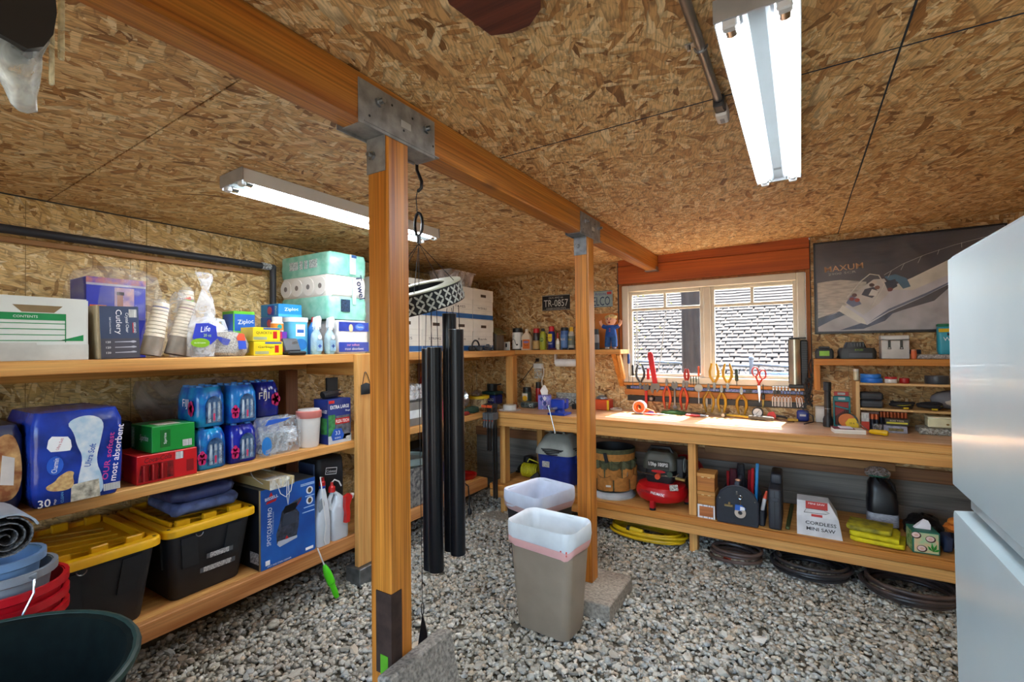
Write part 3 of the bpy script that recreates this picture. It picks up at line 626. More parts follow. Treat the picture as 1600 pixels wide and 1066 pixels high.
# ---- waste bins
def bin_(label, cx, cy, rz, w, d, h, hexb, hin, band_):
    t = TH('waste_bin', label, 'bin', (cx, cy, .012), rz, 'lined waste bins')
    k = .80
    rr = [[(*p, z) for p in rrect(w*s, d*s, .05*s, 5)] for s, z in ((k-.03, 0), (k, .012), (1, h-.01), (1.03, h-.01), (1.03, h), (.985, h), (k-.03, .02))]
    P(t, 'body', MB().loft(rr), M(hexb, .5, nz=.06))
    q = random.Random(w*1000)
    lr = []
    for s, z in ((.995, h-.108), (1.035, h-.09), (1.05, h-.045), (1.06, h+.004), (1.045, h+.012), (1.0, h+.006), (.94, h-.02), (.90, h-.10), (.78, h-.24), (.55, h-.27), (.03, h-.275)):
        ring = rrect(w*s, d*s, .055*s, 5); n = len(ring)
        amp = .004 if z > h-.03 else .009
        lr.append([(p[0]*(1+amp*6*math.sin(i*2.4+z*60)*.12)+q.uniform(-amp, amp)*.5, p[1]+q.uniform(-amp, amp)*.5, z+(.012*math.sin(i*.9) if z < h-.06 and s > .99 and z > h-.2 else 0)) for i, p in enumerate(ring)])
    P(t, 'bin_liner', MB().loft(lr, capa=False), M(hin, .35, nz=.05, sc=14, bump=.25), 'white plastic bin liner', 60)
    br = [[(*p, z+.012*math.sin(i*.9)) for i, p in enumerate(rrect(w*s, d*s, .055*s, 5))] for s, z in ((1.000, h-.115), (1.046, h-.095), (1.058, h-.072))]
    P(t, 'drawstring_band', MB().loft(br, cap=False), M(band_, .45, nz=.05), 'pink drawstring hem of the liner')
    P(t, 'tie_tab', MB().bb(w*.30, w*.40, -d*.545-.012, -d*.545-.004, h-.10, h-.07, .003).rot('Z', 8), M('e0503a', .4))
    return t
bin_('tan waste bin with a white liner in front of the farther post', -1.165, 2.252, -3, .385, .255, .545, '9c8d7a', 'e0e8ec', 'f0b8b4')
bin_('black waste bin with a blue-white liner behind the tan bin', -1.53, 2.82, -14, .33, .38, .52, '202126', 'd2dcec', 'c8a8a8')
# ================================================================== LEFT SHELVING AND ITS CONTENTS
SXF = -2.45; ZT, ZM, ZL = 1.468, .912, .312
sh = TH('storage_shelves', 'long three-tier lumber shelving along the left wall', 'shelving', (-2.77, 1.6, 0))
y0, y1 = -.15-1.6, 3.53-1.6; xf, xb = SXF+2.77, LX+.012+2.77
def tier(z, th, ya, yb, name, fasc):
    q = P(sh, name, MB().bb(xb, xf-.042, ya, yb, z-.02, z, .001), FIR('y'))
    P(q, 'front_rail', MB().bb(xf-.04, xf, ya, yb, z-th, z, .004), FIR('y') if fasc else WOOD('c98c50', 'a4642c', 'y'))
    P(q, 'back_rail', MB().bb(xb, xb+.038, ya, yb, z-.11, z-.021, .003), FIR('y'))
tier(ZT, .055, y0, 4.262-1.6, 'top_shelf', True); tier(ZM, .048, y0, y1, 'middle_shelf', True); tier(ZL, .085, y0, y1, 'bottom_shelf', False)
for ya in (-.10, 2.03): 
    P(sh, 'front_post', MB().bb(xf+.0005, xf+.038, ya-1.6, ya+.13-1.6, .11, ZT-.002, .003), FIR('z'))
    P(sh, 'foot_plate', MB().bb(xf-.06, xf+.07, ya-.02-1.6, ya+.16-1.6, .0, .108, .004), M('8d9294', .4, .8, .2, 20))
for ya in (.42, 1.92, 3.30):
    for (za, zb) in ((.0, ZL-.112), (ZL+.001, ZM-.112), (ZM+.001, ZT-.112)): P(sh, 'back_post', MB().bb(xb, xb+.085, ya-1.6, ya+.09-1.6, za, zb, .003), WOOD('8a5530', '6b3c1e', 'z'))
P(sh, 'corner_post', MB().bb(xf-.05, xf+.03, 4.02-1.6-.085, 4.02-1.6, ZM+.006, ZT-.056, .003), FIR('z'))
sh_brace = P(sh, 'cross_rail', MB().bb(xb+.05, xf-.05, 2.10-1.6, 2.14-1.6, ZM-.115, ZM-.022, .003), FIR('x'))
P(sh, 'cross_rail', MB().bb(xb+.05, xf-.05, 2.10-1.6, 2.14-1.6, ZT-.145, ZT-.057, .003), FIR('x'))
# handy builders -------------------------------------------------
def carton(name, label, cat, x1, ya, yb, z, h, d, mat, rz=0, group=None, c=.002):
    """box whose +X face centre sits at x1; local origin at base centre"""
    t = TH(name, label, cat, (x1-d/2, (ya+yb)/2, z+.0008), rz, group); w_ = yb-ya
    P(t, 'box_body', MB().bb(-d/2, d/2, -w_/2, w_/2, 0, h, c), mat)
    t['_w'] = w_; return t, w_, FX(d/2), FY(-w_/2)
def finish(t):
    if '_w' in t: del t['_w']
WT = M('f2f2f2', .5, nz=.02)
# black pipe with a down leg along the wall
t = TH('wall_pipe', 'thick black pipe bracketed along the left wall above the shelves', 'pipe', (-3.05, 1.2, 2.06))
PB = M('2b2e35', .5)
P(t, 'pipe_run', MB().cyl((0, -1.6, 0), (0, .66, 0), .021, n=14), PB)
P(t, 'elbow', MB().ball((0, .66, 0), .0225, 12, 8), M('3a3d44', .4)); P(t, 'down_leg', MB().cyl((0, .66, -.01), (0, .66, 1.471-2.06), .021, n=14), PB)
P(t, 'tape_wrap', MB().cyl((0, .58, 0), (0, .64, 0), .0235, n=12).jit(.0015, 3), CLEAR('e8ecf0', .6, .2, .6, 60))
P(t, 'ledger', MB().bb(-.047, -.022, -1.6, .60, -.055, -.03, .002), WOOD('a87844', '80562c', 'y'))
# ---- top tier, left to right ------------------------------------
def banker(name, label, x1, ya, yb, z, h, d, stripe, words, group, hexw='dcdcd6'):
    t, w_, f, fy = carton(name, label, 'box', x1, ya, yb, z, h*.86, d, M(hexw, .75, nz=.05), 0, group)
    finish(t)
    P(t, 'lid', MB().bb(-d/2-.002, d/2+.004, -w_/2-.002, w_/2+.002, h*.62, h, .002), M(hexw, .75, nz=.05))
    f2 = FX(d/2+.004)
    dp(t, 'hand_hole', f2, [(-w_*.13, h*.74), (w_*.13, h*.74), (w_*.13, h*.83), (-w_*.13, h*.83)], M('4a382a', .9))
    if stripe: dr(t, 'stripe', f, -w_/2, w_/2, h*.02, h*.17, M(stripe, .6))
    P(t, 'slot_handle', MB().prism([(u*w_*.17, h*.19+v_*h*.035) for u, v_ in ((-1, 0), (-.7, .8), (.7, .8), (1, 0), (.6, -.6), (-.6, -.6))], d/2+.0006, d/2+.0016, 'x'), M('e8e8e2', .7))
    P(t, 'rule_line', MB().bb(d/2+.0002, d/2+.0009, -w_*.46, w_*.46, h*.30, h*.304), M('9aa0a4', .7)); P(t, 'rule_line', MB().bb(d/2+.0002, d/2+.0009, -w_*.46, w_*.46, h*.46, h*.464), M('9aa0a4', .7))
    if words: txt(t, f, words, -w_*.04, h*.38, h*.07, M('2a2f3a', .7), w_*.45)
    return t
t, w_, f, fy = carton('file_box', 'open white file box with green printing at the left end of the top shelf', 'box', -2.49, .36, .725, ZT, .24, .32, M('d9dcd6', .75, nz=.04))
finish(t)
for o in list(t.children): bpy.data.objects.remove(o)
P(t, 'box_body', MB().bb(-.16, .16, -.1825, -.1785, 0, .24).bb(-.16, .16, .1785, .1825, 0, .24).bb(-.16, -.156, -.178, .178, 0, .22).bb(-.156, .156, -.178, .178, 0, .004), M('d9dcd6', .75, nz=.04))
P(t, 'front_panel', MB().prism([(-.178, 0), (.178, 0), (.178, .245), (-.178, .245)], .156, .16, 'x'), M('d9dcd6', .75, nz=.04))
dp(t, 'hand_hole', FX(.16), [(-.01, .185), (.08, .185), (.105, .212), (-.035, .212)], M('8a7452', .9))
GN = M('0f8a4a', .6)
dr(t, 'green_band', FX(.16), -.16, .115, .155, .182, GN); txt(t, FX(.1608), 'CONTENTS', .0, .168, .009, WT)
for k in range(4): dr(t, 'green_rule', FX(.16), -.16, .115, .075+k*.022, .078+k*.022, GN)
dr(t, 'green_rule', FX(.16), .112, .115, .07, .155, GN); dp(t, 'green_corner', FX(.16), [(.09, .075), (.168, .075), (.168, .10)], GN)
P(t, 'front_flap', MB().prism([(-.18, 0), (.182, 0), (.182, .062), (.03, .060), (.028, .068), (-.18, .066)], .164, .168, 'x'), M('cfcec6', .75))
# cutlery
t, w_, f, fy = carton('cutlery_box', 'dark blue crystal clear cutlery box standing on its side', 'box', -2.48, .765, .90, ZT, .222, .16, M('d8cfb4', .7)); finish(t)
dr(t, 'print_upper', f, -w_/2, w_/2, .085, .222, M('3a4866', .45)); dr(t, 'print_lower', f, -w_/2, w_/2, 0, .085, M('4b4a54', .45))
txt(t, f, 'Cutlery', -.006, .155, .027, WT, .105, -90); txt(t, f, 'Crystal Clear', .024, .152, .014, WT, .085, -90)
txt(t, f, 'KIRKLAND', .052, .13, .009, WT, .045, -90); dr(t, 'red_bar', f, .044, .047, .108, .152, RED, lift=.0009)
txt(t, f, '360 Count Heavy', -.034, .14, .007, WT, .07, -90); dr(t, 'barcode', f, .032, .06, .175, .21, BAR, lift=.0009)
for k, z in enumerate((.07, .047, .025)):
    hd_ = [(-.02, z-.0015), (.035, z-.0025), (.045, z-.005+.001*k), (.055, z-.002), (.055, z+.002), (.045, z+.005), (.035, z+.0025), (-.02, z+.0015)]
    dp(t, ('fork_print', 'spoon_print', 'knife_print')[k], f, hd_, M('b9b9c4', .4), lift=.0009); txt(t, f, '120', -.042, z, .008, WT, .016)
t.rotation_euler = (math.radians(2), 0, 0)
t.location.z += .0025
P(t, 'side_flap', MB().bb(-.08, .078, -.078, -.0675, 0, .225, .002), M('b8a888', .7))
# blue and purple carton behind, in a loose bag
t, w_, f, fy = carton('snack_carton', 'royal blue and purple carton in loose clear plastic behind the cutlery box', 'box', -2.72, .785, 1.01, ZT, .372, .2, M('2430b4', .45)); finish(t)
dr(t, 'purple_top', f, -w_/2, w_/2, .345, .372, M('6a4a9c', .5, nz=.4, sc=30, h2='c87a50')); dr(t, 'white_strip', f, -w_/2, w_/2, .335, .345, M('b8b4c8', .5))
dr(t, 'picture', f, -.01, .065, .17, .33, M('c79a9a', .5, h2='7a6ab0', sc=30)); dr(t, 'brown_tower', f, .0, .022, .2, .3, M('a86a54', .5), lift=.0009); dr(t, 'dark_cap', f, -.002, .026, .295, .31, M('38303a', .5), lift=.0014)
dr(t, 'orange_text', f, -.1, -.04, .235, .245, ORANGE); dr(t, 'text_block', f, -.1, -.04, .19, .23, M('5a64c8', .6, nz=.3, sc=200)); dr(t, 'orange_stripe', f, .0, .065, .215, .222, ORANGE, lift=.0009)
P(t, 'plastic_bag', MB().loft([[(1.0*rx*math.cos(a), .03+ry*math.sin(a), z) for a in [2*PI*k/22 for k in range(22)]] for rx, ry, z in ((.12, .185, .18), (.118, .188, .32), (.11, .16, .40), (.07, .10, .43), (.02, .03, .435))]).jit(.006, 9), CLEAR('ffffff', .13, .12, .6, 9))
t = TH('wood_log', 'short wooden roll end beside the blue carton on the top shelf', 'log', (-2.72, .715, ZT+.24)) if False else None
# paper cups in bags
CUPW = M('e9dcc6', .65, nz=.05)
def cups(label, x, y, z, n, rb_, rt_, tx, ty, brown, loc_group='bagged paper cup stacks'):
    t = TH('paper_cup_stack', label, 'cup stack', (x, y, z), group=loc_group)
    # the stack stands mouth down: ringed rims near the base, round bases on top
    prof = []
    h = .0; r = rt_
    L_ = .245 if not brown else .26
    P(t, 'lower_cup', MB().lathe([(rt_, .0), (rt_*.985, .02), (rt_*.93, .085)], 20), M('8d7c68', .6, nz=.2, sc=20))
    for k in range(n):
        z0 = .086+k*(L_-.086)/n; z1 = z0+(L_-.086)/n*.86; rr = rt_*.93-(rt_*.93-rb_)*k/n
        P(t, 'cup', MB().lathe([(rr, z0), (rr+.0015, z0+.002), (rr-.001, z1), (rr-.003, z1+.001)], 20), CUPW)
    P(t, 'cup_base', MB().lathe([(rb_, L_-.01), (rb_, L_+.002), (rb_-.004, L_+.004), (0, L_)], 20), M('f0ebe0', .6))
    P(t, 'print_band', MB().lathe([(rb_+.0022, L_-.036), (rb_+.001, L_-.018)], 20, cap=False), M('8d5a72' if brown else '3c4c9a', .5))
    P(t, 'clear_sleeve', MB().lathe([(rt_+.008, 0), (rt_+.006, .1), (rb_+.006, L_), (rb_*.5, L_+.02)], 16, cap=False).jit(.003, n), CLEAR('ffffff', .14, .1, .6, 14))
    t.rotation_euler = (math.radians(tx), math.radians(ty), 0)
    return t
cups('leftmost leaning stack of paper cups in clear plastic', -2.535, .957, ZT+.0125, 9, .030, .041, -11, 0, False)
tt = cups('middle leaning stack of brown-banded paper cups in clear plastic', -2.535, 1.058, ZT+.0135, 11, .031, .044, -13, 0, True)
cups('upright rear stack of white cups under a knotted bag', -2.725, 1.172, ZT+.007, 12, .032, .044, -3, 0, True).scale = (1, 1, 1.28)
# printed label bag
t = TH('cup_bag', 'printed blue and green paper-cup bag with a knotted top', 'bag', (-2.468, 1.145, ZT+.001))
P(t, 'bag', MB().loft([[(.27*rx*math.cos(a), oy+ry*math.sin(a), z) for a in [2*PI*k/18 for k in range(18)]] for rx, ry, oy, z in ((.05, .055, 0, 0), (.058, .065, 0, .05), (.055, .062, .0, .15), (.05, .05, .01, .22), (.03, .036, .015, .28), (.014, .016, .015, .33), (.034, .03, .02, .37), (.045, .04, .01, .41))]).jit(.003, 5), CLEAR('f4f6fa', .34, .12, .7, 12))
fx = FX(.0175)
dp(t, 'blue_print', fx, [(-.05, .09), (-.035, .16), (.02, .165), (.056, .15), (.062, .09), (.03, .06), (-.02, .07)], M('2438b0', .4))
txt(t, fx, 'Life', .006, .135, .026, WT, .045, 8, slant=.3); txt(t, fx, '20 oz', .016, .105, .014, M('b8e070', .5), .035)
de(t, 'green_print', fx, -.015, .068, .042, .022, M('86b81c', .4), lift=.0008); txt(t, fx, 'ALL OCCASION', -.018, .068, .006, WT, .05, lift=.0018)
t = TH('sticker_bag', 'crumpled clear bag with red stickers behind the paper cups', 'bag', (-2.637, 1.12, ZT+.001))
P(t, 'bag', MB().loft([[(.7*rx*math.cos(a), .7*ry*math.sin(a), z) for a in [2*PI*k/14 for k in range(14)]] for rx, ry, z in ((.06, .06, 0), (.065, .07, .1), (.06, .065, .22), (.05, .055, .29), (.02, .03, .32))]).jit(.005, 15), CLEAR('e8e4de', .28, .12, .7, 12))
dp(t, 'red_sticker', FX(.047), [(-.03, .20), (.01, .225), (.03, .215), (.0, .19)], RED); dp(t, 'red_sticker', FX(.045), [(.0, .29), (.03, .30), (.035, .28)], M('d8401c', .5)); dr(t, 'green_sticker', FX(.045), .01, .045, .255, .285, M('8fce2a', .4))
# detergent jug + bagged jug in front
t = TH('detergent_jug', 'white detergent jug with a big loop handle behind the netted bag', 'jug', (-2.75, 1.312, ZT+.001), 0)
JW = M('e4ebf0', .3, nz=.03)
P(t, 'jug_body', MB().loft([[(*p, z) for p in rrect(w2, d2, .03, 4)] for w2, d2, z in ((.11, .15, 0), (.12, .16, .02), (.12, .16, .12), (.10, .13, .165), (.05, .06, .195), (.04, .045, .215))]), JW)
P(t, 'handle', MB().tube([(0, .03, .17), (0, .045, .20), (0, .07, .195), (0, .085, .15), (0, .085, .10)], .012, 8), JW); P(t, 'cap', MB().cyl((0, 0, .212), (0, 0, .238), .024, n=14), JW)
de(t, 'green_label', FX(.0605), .04, .07, .03, .035, M('8fd22c', .4))
t = TH('filter_bag', 'round bag of off-white packing pellets with blue and red stickers', 'bag', (-2.562, 1.300, ZT+.001))
P(t, 'bag', MB().lathe([(.085, 0), (.10, .02), (.103, .06), (.09, .10), (.05, .122), (0, .128)], 24).jit(.004, 2), M('c9c2b6', .6, nz=.35, sc=160, bump=.8, h2='6d675e'))
P(t, 'bag_film', MB().lathe([(.09, .001), (.107, .02), (.109, .06), (.096, .105), (.05, .13), (0, .136)], 22).jit(.003, 6), CLEAR('ffffff', .14, .1, .7, 16))
fr = FR((.085, -.05, .085), (.35, .94, 0), (-.25, 0, .97)); dp(t, 'blue_sticker', fr, [(-.035, .02), (.03, .0), (.015, -.03), (-.005, -.028)], M('2438a8', .4))
fr = FR((.098, .03, .08), (-.2, .98, 0), (-.2, 0, .98)); dr(t, 'blue_sticker', fr, -.02, .026, -.045, .0, M('1f48b4', .4)); dp(t, 'red_sticker', fr, [(-.024, .0), (.024, .0), (.02, .035), (-.01, .04), (-.024, .02)], M('e0481c', .4), lift=.001)
# freezer bag cartons
ZP = M('1e62c0', .4)
def zip_(label, x1, ya, yb, z, h, d, top, hexa):
    t, w_, f, fy = carton('zip_bag_box', label, 'box', x1, ya, yb, z, h, d, M(hexa, .4), 0, 'boxes of zip bags'); finish(t)
    dr(t, 'light_swoosh', f, -w_/2, w_/2, 0, h*.2, M('4ab2e4', .4)); txt(t, f, 'Ziploc', w_*.05, h*.58, h*.32, WT, w_*.6, 4)
    dr(t, 'side_print', fy, -d*.1, d*.25, h*.12, h*.88, M('1c3fae', .4)); de(t, 'red_roundel', fy, d*.02, h*.5, h*.3, h*.3, M('c04a6a', .4), lift=.0009); txt(t, fy, 'Ziploc', d*.36, h*.5, h*.2, WT, h*.7, -90)
    return t
zip_('lower of the two stacked blue zip bag boxes', -2.668, 1.655, 1.80, ZT+.155, .075, .18, 0, '2468c4')
zip_('upper of the two stacked blue zip bag boxes', -2.668, 1.66, 1.815, ZT+.232, .077, .185, 0, '1a86cc')
t, w_, f, fy = carton('orange_carton', 'orange and red carton carrying the blue zip bag boxes', 'box', -2.68, 1.54, 1.74, ZT, .152, .16, M('e07818', .5, h2='c8501c', nz=.2, sc=14)); finish(t)
dr(t, 'side_text', fy, -.06, .06, .09, .13, M('d03a1c', .5)); txt(t, fy, '550', 0, .11, .025, WT, .05)
t, w_, f, fy = carton('sandwich_bag_box', 'green and blue zip bag box behind the white jug', 'box', -2.70, 1.415, 1.535, ZT, .252, .12, M('62c42c', .45)); finish(t)
dr(t, 'blue_panel', f, -.055, .06, .14, .235, ZP); txt(t, f, 'Ziploc', .008, .19, .032, WT, .09, 6); dr(t, 'blue_panel', fy, -.05, .055, .10, .235, ZP)
for k, (z, ya, yb, wd) in enumerate(((ZT, 1.41, 1.575, 'Garbage'), (ZT+.078, 1.405, 1.56, 'QUICKTIE'))):
    t, w_, f, fy = carton('trash_bag_box', ('lower yellow box of trash bags', 'upper yellow box of trash bags')[k], 'box', -2.49, ya, yb, z, .076, .12, M('e8cc10', .45), 0, 'yellow trash bag boxes'); finish(t)
    txt(t, f, wd, -.015, .045, .016, M('203020', .5), .09); dr(t, 'red_tag', f, .035, .058, .015, .055, RED); dr(t, 'blue_strip', f, -.02, .075, .064, .074, M('2a50a0', .5))
    dr(t, 'grey_strip', f, -.075, .0, .008, .024, M('9aa07a', .6))
t, w_, f, fy = carton('magenta_box', 'small magenta and violet box beside the yellow boxes', 'box', -2.56, 1.59, 1.645, ZT+.0, .135, .06, M('d02a6a', .45)); finish(t)
dr(t, 'violet_side', f, -.002, w_/2, .07, .135, M('6a3ab0', .45))
t = TH('medicine_bottle', 'white capped bottle with an orange and teal label', 'bottle', (-2.585, 1.60, ZT+.137))
P(t, 'bottle', MB().lathe([(.032, 0), (.034, .005), (.034, .05), (.025, .058)], 18), M('f0ece4', .4)); P(t, 'cap', MB().cyl((0, 0, .058), (0, 0, .085), .027, n=18), M('dfe6ea', .35))
P(t, 'label_wrap', MB().lathe([(.0346, .008), (.0346, .046)], 18, cap=False), M('e88a30', .45)); de(t, 'teal_roundel', FX(.0348), -.006, .027, .014, .014, M('1a9a9a', .4))
t = TH('wipes_tub', 'tall white and sky-blue wipes tub on the top shelf', 'tub', (-2.60, 1.72, ZT+.001))
P(t, 'tub', MB().loft([[(*p, z) for p in rrect(.115, .125, .03, 4)] for z in (0, .195)]), M('58b4dc', .4)); P(t, 'lid', MB().loft([[(*p, z) for p in rrect(.12, .13, .032, 4)] for z in (.196, .222)]), M('e6eef0', .4))
dr(t, 'white_label', FX(.0578), -.03, .03, .11, .18, WT); de(t, 'blue_swirl', FX(.0578), .0, .06, .045, .035, M('2a78c0', .4)); dr(t, 'blue_word', FX(.0588), -.022, .022, .13, .15, M('2a68b8', .5))
t = TH('tape_cutter', 'black box cutter gadget leaning at the shelf front', 'gadget', (-2.478, 1.637, ZT+.001), 0)
P(t, 'base', MB().bb(-.035, .035, -.055, .06, 0, .022, .008), BLACK); P(t, 'face', MB().bb(-.008, .008, -.05, .05, 0, .085, .006).rot('Y', -28).mv(-.012, .0, .02), DKGREY); de(t, 'logo_oval', FR((.0065, 0, .075), (0, 1, 0), (.47, 0, .88)), 0, -.005, .018, .01, M('9a9ca0', .4))
t.location.x += .0
def freshener(label, x, y):
    t = TH('spray_freshener', label, 'spray bottle', (x, y, ZT+.001), 0, 'air freshener sprays')
    P(t, 'bottle', MB().lathe([(.030, 0), (.033, .01), (.033, .10), (.028, .125), (.016, .145), (.014, .16)], 18), CLEAR('c4e2ec', .55, .08, .05, 5)); P(t, 'liquid', MB().lathe([(.028, .006), (.03, .012), (.03, .05), (.0, .05)], 16), M('6fb8b8', .2, nz=.02))
    h = P(t, 'trigger_head', MB().loft([[(sx*.012+ox, y_*.014, z) for sx, y_ in ((1, 1), (-1, 1), (-1, -1), (1, -1))] for ox, z in ((0, .15), (0, .17))]).prism([(-.018, .168), (.02, .168), (.028, .215), (.018, .235), (-.012, .222)], -.014, .014, 'y').rot('Z', 90), M('e8eef0', .35))
    P(h, 'trigger', MB().bb(-.008, .008, .022, .03, .155, .20, .003), M('d8e0e4', .35))
    de(t, 'logo_roundel', FX(.0335), 0, .105, .014, .014, M('dfe6ee', .4), lift=.0012); dr(t, 'label', FX(.0325), -.02, .02, .02, .085, M('8fb4cc', .4), lift=.001); P(t, 'blue_cross', MB().bb(.035, .036, -.012, .012, .047, .053).bb(.035, .036, -.003, .003, .038, .062), BLUE)
    return t
f1 = freshener('left of the two clear trigger spray bottles', -2.505, 1.80); freshener('right of the two clear trigger spray bottles', -2.505, 1.895)
t = TH('red_cap_bottle', 'blue bottle with a red cap behind the trigger sprays', 'bottle', (-2.585, 1.838, ZT+.001))
P(t, 'bottle', MB().lathe([(.032, 0), (.035, .01), (.035, .16), (.012, .20)], 16), M('3a80c8', .4)); P(t, 'cap', MB().cyl((0, 0, .2), (0, 0, .232), .014, .01, n=12), RED)
# tissue packs
def softpack(name, label, x1, ya, yb, z, h, d, mat, group=None, puff=.018, n=5):
    t = TH(name, label, 'tissue pack', (x1-d/2, (ya+yb)/2, z+.001), 0, group); w_ = yb-ya
    rings = []
    for k in range(9):
        u = k/8; e = (1-(2*u-1)**8); s = .90+.10*e
        rings.append([(p[0]*s, p[1]*s, h*u) for p in rrect(d, w_, .025, 4)])
    P(t, 'wrapper', MB().loft(rings).jit(.0015, int(h*1000)), mat, smooth=60)
    return t, w_, FX(d/2+.001), FY(-w_/2-.001)
CH = M('1c3cae', .25, nz=.2, sc=20, bump=.3)
t, w_, f, fy = softpack('tissue_pack_small', 'blue and clear toilet paper pack at the right end of the visible top shelf', -2.485, 1.945, 2.19, ZT, .215, .22, M('ece9e4', .35, bump=.3, sc=25))
dr(t, 'blue_band', f, -.12, .118, .145, .205, CH, .002); dr(t, 'blue_band', f, -.12, .118, .012, .075, CH, .002)
de(t, 'bear_print', f, -.028, .165, .016, .026, M('e8d0a0', .5), lift=.002); de(t, 'logo_roundel', f, .045, .175, .04, .022, M('2a6ad0', .4), lift=.002); txt(t, f, 'Charmin', .045, .175, .015, WT, .055, lift=.003)
txt(t, f, 'our softest', -.01, .058, .015, M('f0a8c8', .5), .1, lift=.003); txt(t, f, 'most absorbent', .0, .032, .017, M('f4f4f4', .5), .15, lift=.003)
# big teal bundle
t = TH('tissue_bundle', 'tall teal-wrapped toilet paper bundle stacked at the end of the top shelf', 'tissue pack', (-2.79, 2.065, ZT+.225))
TL = M('7cc4ae', .22, nz=.18, sc=14, bump=.5, h2='a4dccb')
def slab(z0, z1, m_, nm, s0=1, grow=0): 
    rr = []
    for k in range(7):
        u = k/6; e = 1-(2*u-1)**6
        rr.append([(p[0]*(s0-.03+.03*e), p[1]*(s0-.03+.03*e), z0+(z1-z0)*u) for p in rrect(.53, .31, .04, 5)])
    return P(t, nm, MB().loft(rr).jit(.003, int(z0*999)), m_, smooth=60)
slab(.0, .145, TL, 'lower_wrap'); slab(.146, .285, M('ece8e0', .5, nz=.04), 'middle_layer', .985); slab(.286, .43, TL, 'upper_wrap')
for k in range(4):
    P(t, 'roll_end', MB().cyl((-.19+k*.122, -.151, .215), (-.19+k*.122, -.158, .215), .058, n=22), M('f2efe8', .7, nz=.03)); P(t, 'roll_core', MB().cyl((-.19+k*.122, -.157, .215), (-.19+k*.122, -.1595, .215), .017, n=14), M('8b8480', .8))
f = FX(.268); fy = FY(-.158)
txt(t, f, 'Towel', .085, .22, .05, M('1d2c5a', .5), .16, -78, bold=.01, lift=.003); dr(t, 'blue_tab', f, .015, .055, .41, .428, M('2a5fa0', .4), .003); dr(t, 'clear_strip', f, -.0, .05, .30, .43, M('cdeae2', .3), .002)
dr(t, 'print_block', f, -.07, .0, .05, .13, M('2c4a6c', .5, nz=.4, sc=120), .003); dr(t, 'print_block', f, .02, .05, .1, .27, M('bfe0da', .4), .003)
for u0, u1 in ((-.14, -.05), (-.03, 0), (.02, .05), (.07, .15)): dr(t, 'print_block', fy, u0, u1, .335, .39, M('e8f2ee', .5, nz=.5, sc=150, h2='3a5a64'), .003)
dr(t, 'support_box', FZ(-.22), -.25, .07, -.12, .12, CARD, .216)
# ---- boxes further along the top tier (behind the chime)
GB = 'white file boxes at the far end of the top shelf'
for k, (ya, yb) in enumerate(((2.42, 2.76), (2.765, 3.09), (3.095, 3.43), (3.435, 3.76))):
    for lv in (0, 1):
        banker('archive_box', ('%s of the four white blue-striped file boxes in the %s row') % (('nearest', 'second', 'third', 'farthest')[k], ('lower', 'upper')[lv]), -2.53, ya, yb, ZT, .285, .38, '1d62a8',
               (('TAXES', 'SPRING', 'Garden Tools', 'Bank'), ('1998', 'CABLES', 'TAXES', 'WATER BILLS'))[lv][k], GB, 'e2e0d8').location.z = ZT+.001+lv*.2865
t = TH('clear_tote', 'clear plastic bin upside down on the far file boxes', 'bin', (-2.66, 3.30, ZT+.575))
P(t, 'bin_body', MB().loft([[(*p, z) for p in rrect(a, b_, .02, 3)] for a, b_, z in ((.22, .30, 0), (.25, .36, .12), (.27, .39, .12), (.27, .39, .132), (.24, .35, .132), (.21, .29, .006))]), CLEAR('cfc6c4', .55, .2, .1, 6))
t = TH('wooden_ring', 'pale hoop resting on the nearer file boxes', 'hoop', (-2.6, 2.60, ZT+.576)); P(t, 'hoop', MB().tube(arc((0, 0, .055), .045, 0, 360, 20, 'x'), .009, 8, False), M('d2c0a0', .5))
# odds and ends at the shelf corner
t = TH('headphones', 'pair of black headphones on the top shelf before the birdhouse', 'headphones', (-2.475+.012, 3.36, ZT+.001))
P(t, 'ear_cup', MB().lathe([(.035, 0), (.042, .01), (.04, .035), (.03, .045)], 16, sx=.7), BLACK); P(t, 'ear_cup', MB().lathe([(.035, 0), (.042, .01), (.04, .035), (.03, .045)], 16, (0, .11, 0), sx=.7), DKGREY); P(t, 'headband', MB().tube(arc((0, .055, .035), .055, 0, 180, 12, 'x', .06), .008, 6), BLACK)
t.location.x = -2.487
t = TH('cable_bundle', 'small coil of wires and clips by the birdhouse', 'cable', (-2.487, 3.62, ZT+.002)); P(t, 'wire', MB().tube(coil((0, 0, .006), .022, 3, .03, 14, .12, 4, .06), .004, 5), M('6c7074', .4, .4)); P(t, 'clip', MB().bb(-.01, .012, -.03, .0, .035, .06, .003), M('2a3f54', .5)); P(t, 'clip', MB().bb(-.01, .012, .02, .045, .03, .05, .003), M('b9bec2', .4))
t = TH('birdhouse', 'weathered wooden birdhouse with a mossy roof at the shelf corner', 'birdhouse', (-2.60, 3.90, ZT+.001), 0)
GW = WOOD('6d675e', '45413b', 'z', 1.5)
for k in range(5): P(t, 'slat', MB().bb(-.066+k*.0268, -.066+k*.0268+.0255, -.073-.002*(k % 2), -.066, 0, .165, .002), GW)
P(t, 'body', MB().bb(-.064, .064, -.0655, .065, 0, .165, .002), GW); P(t, 'hole', MB().cyl((.02, -.0752, .10), (.02, -.0765, .10), .017, n=14), M('15120f', .9))
P(t, 'roof', MB().prism([(-.10, .16), (0, .225), (.10, .16), (.09, .15), (0, .208), (-.09, .15)], -.10, .085, 'y'), M('5e563c', .9, nz=.3, sc=40, bump=.6, h2='8a7a3c')); P(t, 'perch', MB().cyl((.02, -.075, .07), (.02, -.105, .07), .004, n=8), GW)
